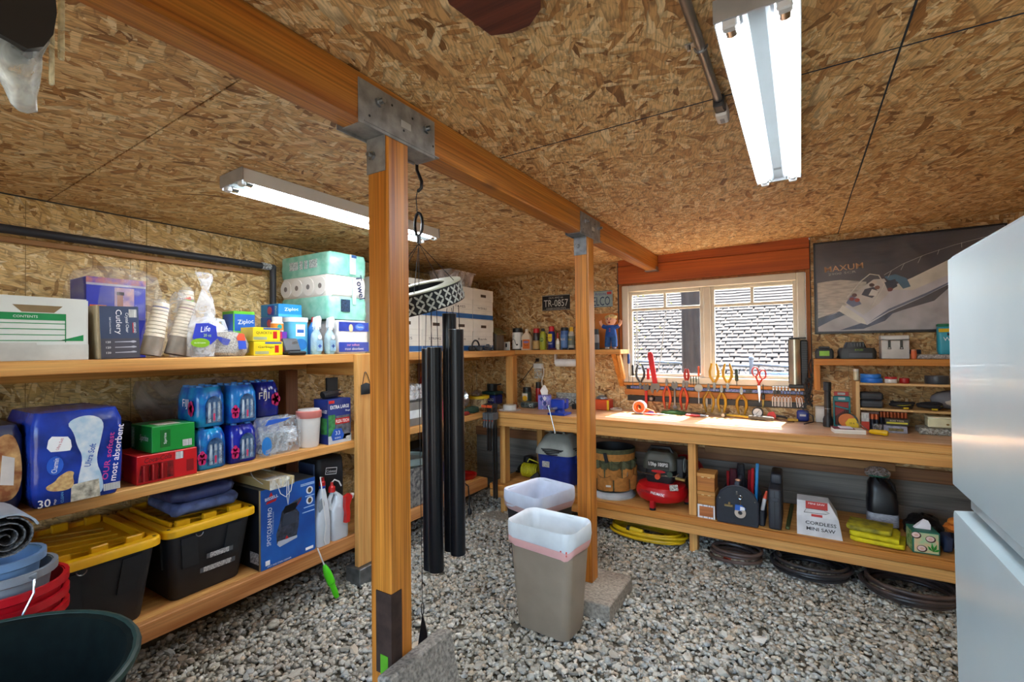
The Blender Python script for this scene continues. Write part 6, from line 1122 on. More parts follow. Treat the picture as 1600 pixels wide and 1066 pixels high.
t = TH('tape_dispenser', 'orange tape gun with a roll of tape on the bench under the window', 'tape dispenser', (-1.19, 4.02, ZB)); P(t, 'tape_roll', MB().loft([[(r*math.cos(a), y_, .058+r*math.sin(a)) for a in [2*PI*k/26 for k in range(26)]] for r, y_ in ((.036, -.025), (.056, -.025), (.056, .025), (.036, .025), (.036, -.025))], cap=False), M('dcd8e4', .4)); P(t, 'orange_hub', MB().loft([[(r*math.cos(a), y_, .058+r*math.sin(a)) for a in [2*PI*k/26 for k in range(26)]] for r, y_ in ((.022, -.027), (.047, -.027), (.047, .024), (.022, .024), (.022, -.027))], cap=False), ORANGE); P(t, 'grip', MB().prism([(.035, .0), (.05, .05), (.07, .045), (.12, .03), (.13, .008), (.06, .0)], -.012, .012, 'y'), ORANGE); P(t, 'purple_pad', MB().prism([(.0, 0), (.13, 0), (.125, .022), (.09, .03), (.05, .008)], -.02, -.0125, 'y'), M('4a3aa0', .45))
# magnetic rails on the wall
t = TH('magnetic_tool_rail', 'upper magnetic tool rail with blue printing just under the window sill', 'tool rail', (-.68, WY-.004, 1.125)); P(t, 'rail', MB().bb(-.70, .72, -.012, .002, -.022, .012, .002), M('2c2f36', .4)); P(t, 'backboard', MB().bb(-.72, .74, -.006, .003, -.075, -.024, .002), WOOD('b9702c', '93501c', 'x'))
for k in range(7): dr(t, 'blue_strip', FY(-.0122), -.66+k*.2, -.66+k*.2+.15, -.015, .006, M('2a3f8a', .4, nz=.4, sc=90, h2='8a9ad0')); P(t, 'screw_cap', MB().cyl((-.68+k*.2+.005, -.012, -.004), (-.68+k*.2+.005, -.0135, -.004), .012, n=10), BLACK)
t = TH('lower_tool_rail', 'lower black tool rail on the wall behind the bench', 'tool rail', (-.67, WY-.004, 1.025)); P(t, 'rail', MB().bb(-.70, .70, -.014, .003, -.027, .02, .002), M('1c1a1a', .5)); P(t, 'knob', MB().cyl((-.475, -.014, .0), (-.475, -.05, .0), .028, .02, n=12), M('2c2c2e', .5)); P(t, 'knob_cap', MB().cyl((-.475, -.05, .0), (-.475, -.055, .0), .013, n=12), M('a89c88', .4)); dr(t, 'switch_plate', FY(-.0142), .02, .065, -.05, .022, M('c8c0b0', .5)); dr(t, 'switch_plate', FY(-.0142), -.05, -.01, -.05, .022, M('c8c0b0', .5))
TG = 'hand tools on the magnetic rail'; TY = WY-.031
def tool(name, label, x, z): return TH(name, label, 'hand tool', (x, TY, z), 0, TG)
def plier(label, x, z, grip, up, w_=.05, L_=.20, jaw='8f8d88'):
    """jaw at z=0, handles reaching up or down by L_"""
    t = tool('pliers', label, x, z); s = 1 if up else -1
    P(t, 'jaws', MB().prism([(-.010, 0), (.010, 0), (.013, -s*.02), (.005, -s*.055), (-.005, -s*.055), (-.013, -s*.02)], -.006, .004, 'y'), M(jaw, .35, .8)); P(t, 'pivot', MB().cyl((0, -.007, 0), (0, -.010, 0), .007, n=10), STEEL)
    for q in (-1, 1): P(t, 'handle', MB().tube([(q*.006, -.001, s*.01), (q*w_*.55, -.001, s*L_*.35), (q*w_*.6, -.001, s*L_*.6), (q*w_*.32, -.001, s*L_)], [.008, .012, .0115, .008], 8), M(grip, .4, nz=.2))
    return t
def driver(label, x, z, hexh, up, L_=.2, hl=.08, r=.012):
    t = tool('screwdriver', label, x, z); s = 1 if up else -1
    P(t, 'shaft', MB().cyl((0, 0, -s*(L_-hl)), (0, 0, 0), .0032, n=8), CHROME); P(t, 'handle', MB().lathe([(r*.6, 0), (r, .01), (r*.9, hl*.5), (r, hl*.9), (r*.6, hl)], 10) if up else MB().lathe([(r*.6, -hl), (r, -hl*.9), (r*.9, -hl*.5), (r, -.01), (r*.6, 0)], 10), M(hexh, .4))
    return t
def wrench(label, x, z, L_, hexh=None, w_=.018, ang=0, open_=True):
    t = tool('wrench', label, x, z); mt = M('8d8c88', .3, .9)
    P(t, 'head', MB().prism([(-.024, -.02), (-.028, .01), (-.012, .034), (-.006, .012), (.006, .012), (.012, .034), (.028, .01), (.024, -.02), (0, -.034)], -.007, .005, 'y').rot('Y', ang), mt)
    P(t, 'shank', MB().bb(-w_/2, w_/2, -.006, .004, -L_, -.03, .003).rot('Y', ang), M(hexh, .4) if hexh else mt)
    if not hexh: P(t, 'ring_end', MB().prism([(.02*math.cos(a), -L_-.004+.02*math.sin(a)) for a in [k*PI/5 for k in range(10)]], -.0061, .0041, 'y'), mt)
    return t
driver('blue-handled screwdriver at the left end of the tool rail', -1.352, 1.335, '24509c', True, .26, .09); driver('black-handled screwdriver next to the blue screwdriver', -1.315, 1.225, '24262a', True, .2, .10)
plier('dark needle pliers with open handles at the left of the tool rail', -1.246, 1.16, '33363a', True, .062, .17); driver('red-handled nut driver on the tool rail', -1.175, 1.195, 'c8202c', True, .1, .10, .014)
t = tool('pipe_wrench', 'large red-handled adjustable wrench leaning left across the window', -1.112, 1.16); P(t, 'handle', MB().prism([(-.02, 0), (.02, 0), (.024, .26), (.014, .285), (-.014, .285), (-.024, .26)], -.007, .005, 'y').rot('Y', -9), M('c01c20', .35)); P(t, 'head', MB().prism([(-.036, .0), (.036, .0), (.042, -.04), (.014, -.08), (.008, -.045), (-.01, -.05), (-.022, -.095), (-.044, -.055)], -.009, .006, 'y'), M('8d8880', .35, .8))
wrench('red-handled wrench hanging upright on the tool rail', -1.195, 1.125, .17, 'c8201c', .022)
plier('orange-handled locking pliers, left pair', -1.012, 1.15, 'd8582a', False, .05, .21); wrench('plain steel combination wrench between the orange pliers', -.945, 1.15, .185); plier('orange-handled locking pliers, right pair', -.870, 1.14, 'd8522a', False, .05, .20)
plier('small red pliers with closed handles', -.843, 1.185, 'a8302c', True, .026, .11); driver('thin orange-handled screwdriver by the window mullion', -.745, 1.235, 'e0561c', True, .22, .085, .009)
for k in range(3): driver(('left', 'middle', 'right')[k]+' one of three small dark picks by the red pliers', -.81+k*.022, 1.18, '2c4434', True, .08, .055, .005)
t = tool('scraper', 'round steel scraper disc on the tool rail', -.743, 1.135); P(t, 'disc', MB().cyl((0, 0, 0), (0, -.004, 0), .033, n=16), M('a8a8a0', .4, .6)); P(t, 'stem', MB().bb(-.004, .004, -.004, 0, -.13, -.02), STEEL); t.location.y -= .02
plier('long yellow-handled tongue-and-groove pliers hanging low', -.668, 1.118, 'b88a1c', False, .065, .185, '6f6c64'); plier('yellow-handled pliers, left of the upright pair', -.622, 1.175, 'c89a28', True, .055, .17); plier('yellow-handled pliers, right of the upright pair', -.520, 1.175, 'c89a28', True, .055, .17); plier('short yellow pliers hanging between the upright pair', -.567, 1.11, 'd0a028', False, .05, .17)
driver('dark green-handled screwdriver right of the upright pliers', -.452, 1.20, '26382c', True, .14, .10, .014)
plier('yellow and black pliers hanging under the green screwdriver', -.418, 1.10, 'd09a20', False, .06, .17)
t = tool('scissors', 'red-handled scissors hanging on the tool rail', -.292, 1.17)
for q, dx, dz in ((-1, -.024, .11), (1, .030, .09)): P(t, 'handle_loop', MB().tube([(dx+.022*math.cos(a), -.001, dz+.036*math.sin(a)) for a in [k*PI/7 for k in range(14)]], .0065, 6, True), M('b83020', .4)); P(t, 'handle_arm', MB().tube([(dx*.9, -.001, dz-.034), (-.2*dx, -.001, 0)], .007, 6), M('b83020', .4))
P(t, 'blade', MB().prism([(-.009, .0), (.007, .0), (.007, -.12), (.002, -.14)], -.003, .001, 'y'), CHROME); P(t, 'blade', MB().prism([(-.004, .0), (.012, .0), (.012, -.07), (.004, -.12)], -.0055, -.0035, 'y'), CHROME)
t = tool('probe', 'small black circuit probe hanging right of the scissors', -.262, 1.12); P(t, 'stem', MB().cyl((0, 0, .06), (0, 0, -.02), .003, n=8), BLACK); P(t, 'body', MB().bb(-.013, .013, -.012, .004, -.06, -.02, .004), BLACK); P(t, 'tube', MB().cyl((0, 0, -.06), (0, 0, -.13), .008, n=10), CLEAR('c8b060', .5, .1, .1, 10))
for k in range(8):
    x = -.19+k*.0225+(.014 if k > 5 else 0)
    t = tool('hex_key', ('%s of the row of eight chrome T-handle hex keys' % ('first', 'second', 'third', 'fourth', 'fifth', 'sixth', 'seventh', 'last')[k]), x, 1.165); an = 0 if k < 6 else -7
    P(t, 'handle', MB().bb(-.009, .009, -.006, .003, -.006, .004, .002), CHROME); P(t, 'shaft', MB().cyl((0, -.001, 0), (0, -.001, -.08), .0028, n=6), CHROME); P(t, 'grip', MB().tube([(-.007, -.001, -.155), (-.007, -.001, -.085), (0, -.001, -.076), (.007, -.001, -.085), (.007, -.001, -.155)], .0036, 6), M('e4e6e8', .3, .3)); P(t, 'collar', MB().bb(-.0055, .0055, -.005, .003, -.03, -.012, .001), M('dfe2e4', .3, .3))
    t.rotation_euler = (0, math.radians(an), 0)
# ---- things lying on the bench under the tools
t = TH('pressure_gauge', 'round black pressure gauge standing against the wall', 'gauge', (-.30, 4.20, ZB)); P(t, 'case', MB().cyl((0, .02, .045), (0, -.02, .045), .04, n=22), BLACK); P(t, 'dial', MB().cyl((0, -.0205, .045), (0, -.0215, .045), .032, n=22), WT); P(t, 'needle', MB().tube([(-.012, -.023, .03), (.015, -.023, .064)], .0015, 4), BLACK); P(t, 'stem', MB().bb(-.01, .01, -.01, .01, 0, .006), M('b89a50', .4, .8))
t = TH('hammer', 'small hammer with a yellow shaft and grey grip on the bench', 'hammer', (-.37, 4.10, ZB), -13); P(t, 'shaft', MB().cyl((-.15, 0, .018), (.02, 0, .016), .008, n=10), M('c8a428', .4)); P(t, 'grip', MB().lathe([(.012, 0), (.016, .02), (.017, .10), (.015, .17), (.009, .18)], 12).rot('Y', 90).mv(.015, 0, .018), M('5c5a54', .7)); P(t, 'head', MB().cyl((-.165, -.045, .018), (-.165, .015, .018), .014, n=12).tube([(-.165, .015, .018), (-.165, .05, .022), (-.16, .075, .035)], [.012, .009, .004], 8), STEEL)
t = TH('red_clamp', 'red spring clamp with a black lead on the bench', 'clamp', (-.19, 4.16, ZB)); P(t, 'jaw', MB().prism([(-.045, .03), (-.03, .055), (.005, .062), (.02, .03), (.012, .0), (-.0, .0), (-.005, .03)], -.015, .015, 'y'), M('d01c1c', .4)); P(t, 'handle', MB().tube([(.02, 0, .03), (.07, .0, .026), (.11, 0, .012)], [.01, .008, .006], 8), BLACK); P(t, 'lead', MB().tube([(.02, -.02, .01), (.07, -.10, .004), (.14, -.085, .004)], .0035, 6), M('3a1c18', .5))
t = TH('blue_tape_measure', 'small blue tape measure by the wall right of the clamp', 'tape measure', (.005, 4.17, ZB)); P(t, 'case', MB().bb(-.04, .04, -.025, .025, 0, .085, .018, 3), M('24388a', .4)); dr(t, 'label', FY(-.0252), -.02, .02, .04, .055, M('c8ccd8', .5), .001); P(t, 'yellow_tab', MB().bb(-.10, -.03, -.045, -.026, 0, .02, .003), M('c8a02c', .5))
for k, (x, y, rz) in enumerate(((-1.02, 3.945, 4), (-.70, 4.03, 0))):
    t = TH('red_pliers', ('red-handled long-nose pliers lying before the green cloth', 'red-handled pliers lying flat below the light switch')[k], 'hand tool', (x, y, ZB), rz, 'pliers lying on the bench')
    for q in (-1, 1): P(t, 'handle', MB().tube([(0, q*.004, .012), (-.05, q*.022, .012), (-.11, q*.012, .012)], [.006, .0085, .007], 8), M('c42418', .4))
    P(t, 'jaws', MB().tube([(0, 0, .012), (.04, 0, .012), (.12 if k == 0 else .06, 0, .012)], [.011, .008, .003], 8), STEEL)
t = TH('green_cloth', 'dark green cloth and debris against the wall under the wrenches', 'cloth', (-.93, 4.13, ZB)); P(t, 'cloth', MB().ball((0, 0, .008), (.11, .05, .022), 16, 6, -.4, 1).jit(.005, 12), M('2c5a2c', .9, bump=.5)); P(t, 'dark_rag', MB().ball((.16, .0, .006), (.09, .04, .014), 12, 6, -.4, 1).jit(.004, 13), M('3c2c20', .9))
t = TH('silver_speaker', 'tall silver and black air purifier on the sill right of the window', 'air purifier', (-.018, 4.185, 1.166)); P(t, 'base', MB().bb(-.065, .06, -.04, .045, 0, .03, .006), BLACK); P(t, 'silver_front', MB().loft([[(-.06+.075*u, -.045-.018*math.sin(PI*u), z) for u in [k/10 for k in range(11)]]+[(.015, .0, z), (-.06, .0, z)] for z in (.03, .37)]), M('c6bfae', .28, .85)); P(t, 'black_body', MB().bb(.0155, .062, -.045, .04, .03, .365, .008), M('1b1c1f', .5)); P(t, 'black_back', MB().bb(-.066, .0155, .001, .04, .03, .375, .006), M('1b1c1f', .5))
for k in range(14): P(t, 'vent_slat', MB().bb(.02, .06, -.049, -.0455, .12+k*.017, .129+k*.017), M('2c2e32', .45))
P(t, 'top_grille', MB().bb(-.06, .055, -.04, .03, .3755, .385, .003), M('2c2e32', .45))
t.location.z = 1.164
t = TH('cable_tangle', 'tangle of black cables hanging between the air purifier and the shelf', 'cable', (.050, 4.085, 1.16)); q = random.Random(4)
for k in range(9): P(t, 'cable', MB().tube([(q.uniform(-.04, .022), q.uniform(-.03, .02), .10-i*.04+q.uniform(-.03, .03)) for i in range(6)], .0045, 5), M(('18181a', '2c2622', '222428')[k % 3], .6))
P(t, 'long_cable', MB().tube([(.01, 0, .10), (-.0, .01, .18), (.012, .02, .225), (.02, .0, .22)], .004, 5), BLACK); P(t, 'long_cable', MB().tube([(.0, -.01, -.05), (-.06, -.02, -.13), (.02, -.02, -.19), (.02, -.05, -.225), (-.04, -.09, -.24)], .004, 5), BLACK)
# ---- right end of the bench
t = TH('flashlight', 'tall black flashlight standing on its head at the right of the bench', 'flashlight', (.155, 3.985, ZB)); P(t, 'head', MB().lathe([(.03, 0), (.031, .05), (.022, .075)], 16), BLACK); P(t, 'barrel', MB().lathe([(.021, .075), (.02, .25), (.024, .255), (.024, .31), (.02, .315)], 16), M('1c1d20', .45)); P(t, 'switch', MB().bb(-.006, .006, -.024, -.019, .10, .125, .002), M('3a3c40', .5)); P(t, 'ring', MB().lathe([(.0225, .125), (.0225, .13)], 16, cap=False), M('8a8c90', .3, .8))
t = TH('drill_bit_case', 'teal drill bit case hung on the cubby end', 'case', (.238, 4.02, ZB)); TE = M('0f7a80', .4); P(t, 'case_frame', MB().bb(-.05, .05, -.012, .012, 0, .012, .003).bb(-.05, -.04, -.012, .012, .012, .19, .002).bb(.04, .05, -.012, .012, .012, .19, .002).bb(-.05, .05, -.012, .012, .175, .215, .006), TE); P(t, 'shelf_bar', MB().bb(-.04, .04, -.010, .006, .13, .14, .001).rot('Y', 14, (0, 0, .135)), TE); P(t, 'back_card', MB().bb(-.042, .042, .0125, .014, .005, .245, .001), M('a82a22', .5)); dr(t, 'hang_tab', FY(-.012), -.02, .02, .19, .207, M('b8bcbc', .5), .001)
for k in range(8): P(t, 'drill_bit', MB().cyl((-.034+k*.0095, 0, .012), (-.034+k*.0095, 0, .075+.008*k), .0032, n=6), M('4c4844', .4, .6))
dr(t, 'silver_tag', FY(.012), -.022, .022, .222, .238, M('a8aeb0', .5), .001)
t = TH('yellow_tape_measure', 'yellow and black tape measure leaning on the drill bit case', 'tape measure', (.268, 3.92, ZB)); P(t, 'case', MB().prism([(.055*math.cos(a)*1.0, .055+.055*math.sin(a)*.98) for a in [k*PI/12 for k in range(24)]], -.018, .018, 'y'), M('3a4038', .45)); P(t, 'orange_ring', MB().prism([(-.01+.047*math.cos(a), .062+.046*math.sin(a)) for a in [k*PI/10 for k in range(20)]], -.0195, -.0185, 'y'), M('c86a24', .5)); P(t, 'yellow_face', MB().prism([(-.02, .045), (.0, .075), (.035, .08), (.052, .05), (.055, .01), (.03, .0), (-.005, .005)], -.0225, -.0196, 'y'), YEL); txt(t, FY(-.023), '25 ft', .018, .045, .012, BLACK, .03)
t = TH('notepad', 'white notepad stack with a maroon cover near the bench front', 'notepad', (.255, 3.77, ZB), 8); P(t, 'pages', MB().bb(-.085, .085, -.05, .05, 0, .028, .001), STRIPE('e8e4da', 'c8c0ae', 'z', 300, .55)); P(t, 'cover', MB().bb(-.088, .03, -.052, .052, .0285, .031, .001), M('7a2434', .5)); P(t, 'paper', MB().bb(-.05, .02, -.04, .04, .0312, .037, .002), M('efe8ee', .6))
t = TH('yellow_screwdriver', 'screwdriver with a chunky yellow handle lying on the notepad edge', 'screwdriver', (.395, 3.745, ZB), 0); P(t, 'handle', MB().lathe([(.008, 0), (.013, .008), (.017, .03), (.016, .06), (.019, .085), (.014, .098)], 8).rot('Y', 90).rot('Z', -22).mv(-.03, .02, .019), M('e8b808', .4)); P(t, 'shaft', MB().cyl((-.03, .02, .019), (-.09, .075, .066), .003, n=8), STEEL)
t = TH('white_tin', 'small white box behind the black flashlight', 'box', (.115, 4.19, ZB)); P(t, 'box_body', MB().bb(-.03, .03, -.03, .03, 0, .105, .004), M('d8d4cc', .5)); P(t, 'lid', MB().bb(-.031, .031, -.031, .031, .1055, .118, .003), M('c8c4bc', .5))
# cubby
t = TH('bench_cubby', 'small open pine cubby shelf at the right end of the bench', 'cubby', (.86, 4.10, ZB)); PN = WOOD('dcb47c', 'c49a5c', 'x')
P(t, 'side', MB().bb(-.545, -.522, -.13, .13, 0, .325, .002), WOOD('dcb47c', 'c49a5c', 'z'))
for z in (.145, .315): P(t, 'shelf_board', MB().bb(-.5215, .6, -.13, .13, z-.016, z, .002), PN)
P(t, 'back_cleat', MB().bb(-.5215, .6, .115, .13, .10, .128, .002), PN)
P(t, 'side', MB().bb(.5, .522, -.13, .13, 0, .128, .002), WOOD('dcb47c', 'c49a5c', 'z'))
def roll(label, x, y, z, r, h, hexa, hexb=None, cat='tape'):
    t = TH('tape_roll', label, cat, (x, y, z), 0, 'tape rolls on the cubby'); P(t, 'tape', MB().lathe([(r*.98, 0), (r, .002), (r, h-.002), (r*.98, h), (r*.6, h), (r*.6, .004), (0, .004)], 24), M(hexa, .4, nz=.08))
    P(t, 'core', band(r*.54, r*.6, .001, h), M(hexb or 'c9ab80', .7)); return t
zt_ = ZB+.316
roll('lower blue painter tape roll on the cubby', .408, 4.03, zt_, .062, .03, '1c6fd4'); roll('upper blue painter tape roll on the cubby', .405, 4.035, zt_+.031, .058, .026, '2a80e0'); roll('white tape roll with a red top on the cubby', .512, 4.02, zt_, .034, .026, 'e4ded6'); roll('red tape ring lying on the white tape roll', .512, 4.02, zt_+.027, .033, .014, 'b81c1c'); roll('small red tape roll on the cubby', .583, 4.02, zt_, .027, .034, 'a81418', 'c01c1c'); roll('silver-grey duct tape roll at the right of the cubby', .748, 4.04, zt_, .06, .052, '3c4048', '8a8c90'); roll('dark grey tape roll on the right wall shelf', .66, 4.16, 1.423, .034, .03, '2c3648')
t = TH('cream_bottle', 'cream plastic tube standing at the left end of the cubby top', 'bottle', (.3265, 4.06, ZB+.3265)); P(t, 'bottle', MB().cyl((0, 0, 0), (0, 0, .062), .016, n=14), M('e0d4b0', .45)); P(t, 'cap', MB().cyl((0, 0, .062), (0, 0, .078), .017, n=14), M('ece6da', .4))
t = TH('grey_jar', 'grey jar at the far right of the cubby top', 'jar', (.85, 4.05, zt_)); P(t, 'jar', MB().lathe([(.035, 0), (.037, .07), (.03, .08)], 18), M('a8a49a', .5)); P(t, 'lid', MB().cyl((0, 0, .08), (0, 0, .098), .036, n=18), M('8a8880', .5))
z2 = ZB+.146
for k, (z, hx) in enumerate(((z2, '3c3f46'), (z2+.052, '34363c'))):
    t = TH('zip_case', ('lower', 'upper')[k]+' of two dark grey zip cases in the cubby', 'case', (.405, 4.03, z), 0, 'zip cases in the cubby'); P(t, 'case', MB().bb(-.062, .062, -.055, .055, 0, .051, .016, 3), M(hx, .6)); P(t, 'zip', MB().bb(-.05, .05, -.0565, -.055, .024, .028), BLACK)
for k, x in enumerate((.563, .705)):
    t = TH('strap_bundle', ('left', 'right')[k]+' bundle of black and yellow straps in the cubby', 'strap', (x, 4.0, z2+.006), 0, 'strap bundles in the cubby'); P(t, 'strap', MB().tube(coil((0, 0, .011), .055, 2.6, .028, 16, .08, 5+k, .03), .010, 6), M('1c1c22', .7)); P(t, 'piping', MB().tube([(p[0]*1.12, p[1]*1.15-.002, p[2]+.006) for p in coil((0, 0, .008), .052, 1.3, .02, 16, .08, 5+k, .03)], .0022, 5), M('d8cc3a', .5)); P(t, 'yellow_tag', MB().bb(.0, .03, -.05, -.042, .0, .01, .002), YEL)
t = TH('grey_pouch', 'soft grey pouch at the back right of the cubby', 'pouch', (.83, 4.09, z2+.004)); P(t, 'pouch', MB().ball((0, 0, .06), (.11, .06, .062), 18, 8), M('6a6a70', .7)); P(t, 'mesh_panel', MB().ball((.02, -.045, .05), (.07, .02, .03), 14, 6), M('b0a89c', .7))
def clam(label, x0, x1, y, z, h, d, hexa, word=None, wc=None, strip=None, cat='box', nm='parts_box'):
    t = TH(nm, label, cat, ((x0+x1)/2, y, z), 0, 'small boxes in the cubby'); w_ = (x1-x0)/2; P(t, 'box_body', MB().bb(-w_, w_, -d/2, d/2, 0, h, .002), M(hexa, .45, nz=.2, sc=60)); f = FY(-d/2)
    if strip: dr(t, 'label_strip', f, -w_*.9, w_*.9, h*.25, h*.5, M(strip, .5), .001)
    if word: txt(t, f, word, 0, h*.72 if strip else h*.5, h*.2, wc or WT, w_*1.2, lift=.002)
    return t
def batts(label, x0, x1, y, z, h, n):
    t = TH('battery_pack', label, 'battery pack', ((x0+x1)/2, y, z), 0, 'battery packs in the cubby'); w_ = (x1-x0)/2; P(t, 'card', MB().bb(-w_, w_, .012, .0135, 0, h), M('6a4238', .5))
    for k in range(n):
        x = -w_+(k+.5)*2*w_/n; r = w_/n*.92; P(t, 'battery', MB().cyl((x, 0, .003), (x, 0, h-.012), r, n=12), M('2a2c3a', .3, .4)); P(t, 'copper_top', MB().cyl((x, 0, h*.6), (x, 0, h-.0125), r*1.03, n=12), M('c8653a', .3, .5))
    return t
batts('battery pack with a barcode card at the left of the cubby', .345, .44, 3.985, ZB, .118, 4); f_ = None
t = clam('red and white barcode card in front of the batteries', .342, .385, 3.957, ZB, .115, .006, 'c8c4c0', nm='barcode_card', cat='card'); dr(t, 'red_base', FY(-.003), -.0215, .0215, 0, .055, M('c8381c', .5), .001); dr(t, 'barcode', FY(-.003), -.012, .012, .075, .105, BARX, .001)
batts('row of copper-top batteries at the back of the cubby', .45, .60, 4.06, ZB, .128, 8)
t = clam('silver carton of drill bits lying at the cubby front', .455, .575, 3.925, ZB, .045, .06, '9a9cae', nm='bit_carton'); dr(t, 'picture', FY(-.03), -.035, .04, .012, .03, M('7a6c3c', .5, nz=.3, sc=80), .001)
clam('dark carton with a yellow strip stacked on the silver carton', .465, .585, 3.94, ZB+.0465, .042, .06, '35302c', 'BOSS TOOL', M('e8e0c0', .5), 'd8d03a')
t = TH('screw_jar', 'clear dish of small screws in front of the battery pack', 'dish', (.425, 3.925, ZB)); P(t, 'dish', MB().lathe([(.024, 0), (.028, .045)], 16), CLEAR('c8ccd0', .5, .1, .2, 20)); o = P(t, 'screws', MB().ball((0, 0, .024), (.02, .02, .018), 12, 6).jit(.003, 3), M('8d9094', .3, .9, .5, 200)); o['kind'] = 'stuff'
t = TH('parts_organizer', 'flat clear parts organizer under the cream tin in the cubby', 'organizer', (.745, 3.98, ZB)); P(t, 'organizer', MB().bb(-.11, .16, -.07, .07, 0, .042, .006), CLEAR('b8b8b0', .65, .12, .4, 60)); 
for k in range(6): P(t, 'compartment', MB().bb(-.10+k*.043, -.062+k*.043, -.064, .06, .002, .03, .002), M(('8a8a80', '6a6458', '9a9a94', '5a5c60', 'a0988a', '77787a')[k], .5, nz=.5, sc=120))
t = TH('cream_tin', 'long cream tin with a small brown emblem in the cubby', 'tin', (.78, 4.0, ZB+.0435)); P(t, 'tin', MB().bb(-.095, .13, -.05, .05, 0, .055, .004), M('e0dcb8', .45)); P(t, 'lid', MB().bb(-.097, .132, -.052, .052, .0555, .066, .003), M('e6e2c2', .45)); de(t, 'emblem', FY(-.05), .0, .022, .008, .006, M('8a6a2c', .5), .001)
# right wall shelf items
zr = 1.391
t = TH('battery_charger', 'small black charger with a lime green label on the right shelf', 'charger', (.145, 4.12, zr)); P(t, 'body', MB().loft([[(p[0], p[1], z) for p in rrect(w2, d, .012, 3)] for w2, d, z in ((.112, .09, 0), (.114, .092, .05), (.095, .075, .072))]), M('26282a', .5)); P(t, 'dock', MB().bb(-.035, .035, -.02, .03, .072, .088, .006), M('4a4a4c', .5)); dr(t, 'green_label', FY(-.046), -.03, .03, .02, .056, M('8fc81c', .4), .002)
t = TH('battery_charger', 'wide black dual charger on the right shelf', 'charger', (.335, 4.11, zr)); P(t, 'body', MB().loft([[(p[0], p[1], z) for p in rrect(w2, d, .02, 3)] for w2, d, z in ((.215, .12, 0), (.22, .122, .05), (.20, .11, .075))]), M('1f2022', .45)); P(t, 'dock', MB().loft([[(p[0]-.01, p[1], z) for p in rrect(w2, d, .012, 3)] for w2, d, z in ((.13, .09, .0755), (.10, .075, .118))]), M('2a2b2d', .45)); txt(t, FR((.01, -.061, .062), (1, 0, 0), (0, .3, .95)), 'RYOBI', 0, 0, .014, M('8fb848', .5), .045); P(t, 'front_window', MB().bb(-.05, .085, -.0635, -.0615, .008, .042, .001), M('4a4c54', .3))
for k in range(5): P(t, 'cooling_rib', MB().bb(-.035+k*.017, -.027+k*.017, -.046, -.04, .085, .112, .001), M('55575a', .5))
P(t, 'cable', MB().tube([(-.105, -.02, .012), (-.112, -.05, .02), (-.118, -.08, .006)], .004, 5), BLACK)
t = TH('metal_lunchbox', 'white metal box with two drawn latches on the right shelf', 'box', (.545, 4.12, zr)); P(t, 'box_body', MB().bb(-.075, .075, -.06, .06, 0, .125, .004), M('c8c4c0', .4, .2)); P(t, 'lid', MB().bb(-.0765, .0765, -.0615, .0615, .1255, .16, .006), M('ccc9c6', .4, .2)); P(t, 'wire_bail', MB().tube([(-.076, -.064, .135), (-.03, -.066, .128), (.03, -.066, .13), (.076, -.064, .133)], .002, 5), DKGREY)
for s in (-1, 1): P(t, 'latch', MB().bb(s*.032-.007, s*.032+.007, -.0665, -.0605, .078, .125, .003).tube([(s*.032-.006, -.066, .08), (s*.032-.008, -.066, .068), (s*.032+.008, -.066, .068), (s*.032+.006, -.066, .08)], .0025, 5), M('4c4a46', .4, .6))
t = TH('orange_can', 'little orange jar beside the metal box', 'jar', (.6385, 4.05, zr)); P(t, 'jar', MB().lathe([(.014, 0), (.016, .03), (.014, .055)], 14), M('d86a3c', .5)); P(t, 'lid', MB().cyl((0, 0, .055), (0, 0, .064), .0145, n=14), M('c8886a', .5))
t = TH('small_parts_tray', 'shallow clear parts tray at the right of the shelf', 'tray', (.75, 4.12, zr)); P(t, 'tray', MB().bb(-.10, .14, -.06, .06, 0, .03, .004), CLEAR('c8c0bc', .7, .12, .4, 70)); P(t, 'white_parts', MB().bb(-.09, .13, -.05, .05, .004, .022, .003), M('b8b0ac', .6, nz=.6, sc=90, h2='4a5a80'))
t = TH('wipes_pouch', 'teal cleaning wipes pouch at the right end of the shelf', 'wipes', (.845, 4.13, zr+.031)); P(t, 'pouch', MB().loft([[(p[0]*s, p[1]*s2, z) for p in rrect(.15, .07, .02, 3)] for s, s2, z in ((.9, .9, 0), (1, 1, .02), (1, .9, .12), (1, .5, .18))]), M('2aa0b8', .35)); P(t, 'green_top', MB().bb(-.075, .075, -.02, .02, .181, .20, .004), M('12805a', .4)); f = FR((0, -.0355, 0), (1, 0, 0), (0, 0, 1)); dr(t, 'yellow_band', f, -.072, .072, .145, .168, YEL, .004); txt(t, f, 'WIPES', -.0, .10, .025, WT, .10, lift=.003); dr(t, 'dark_badge', f, -.03, .04, .122, .138, M('1c2c34', .5), .003); de(t, 'daisy', f, -.0, .05, .016, .016, M('f0e0a0', .5), .003)
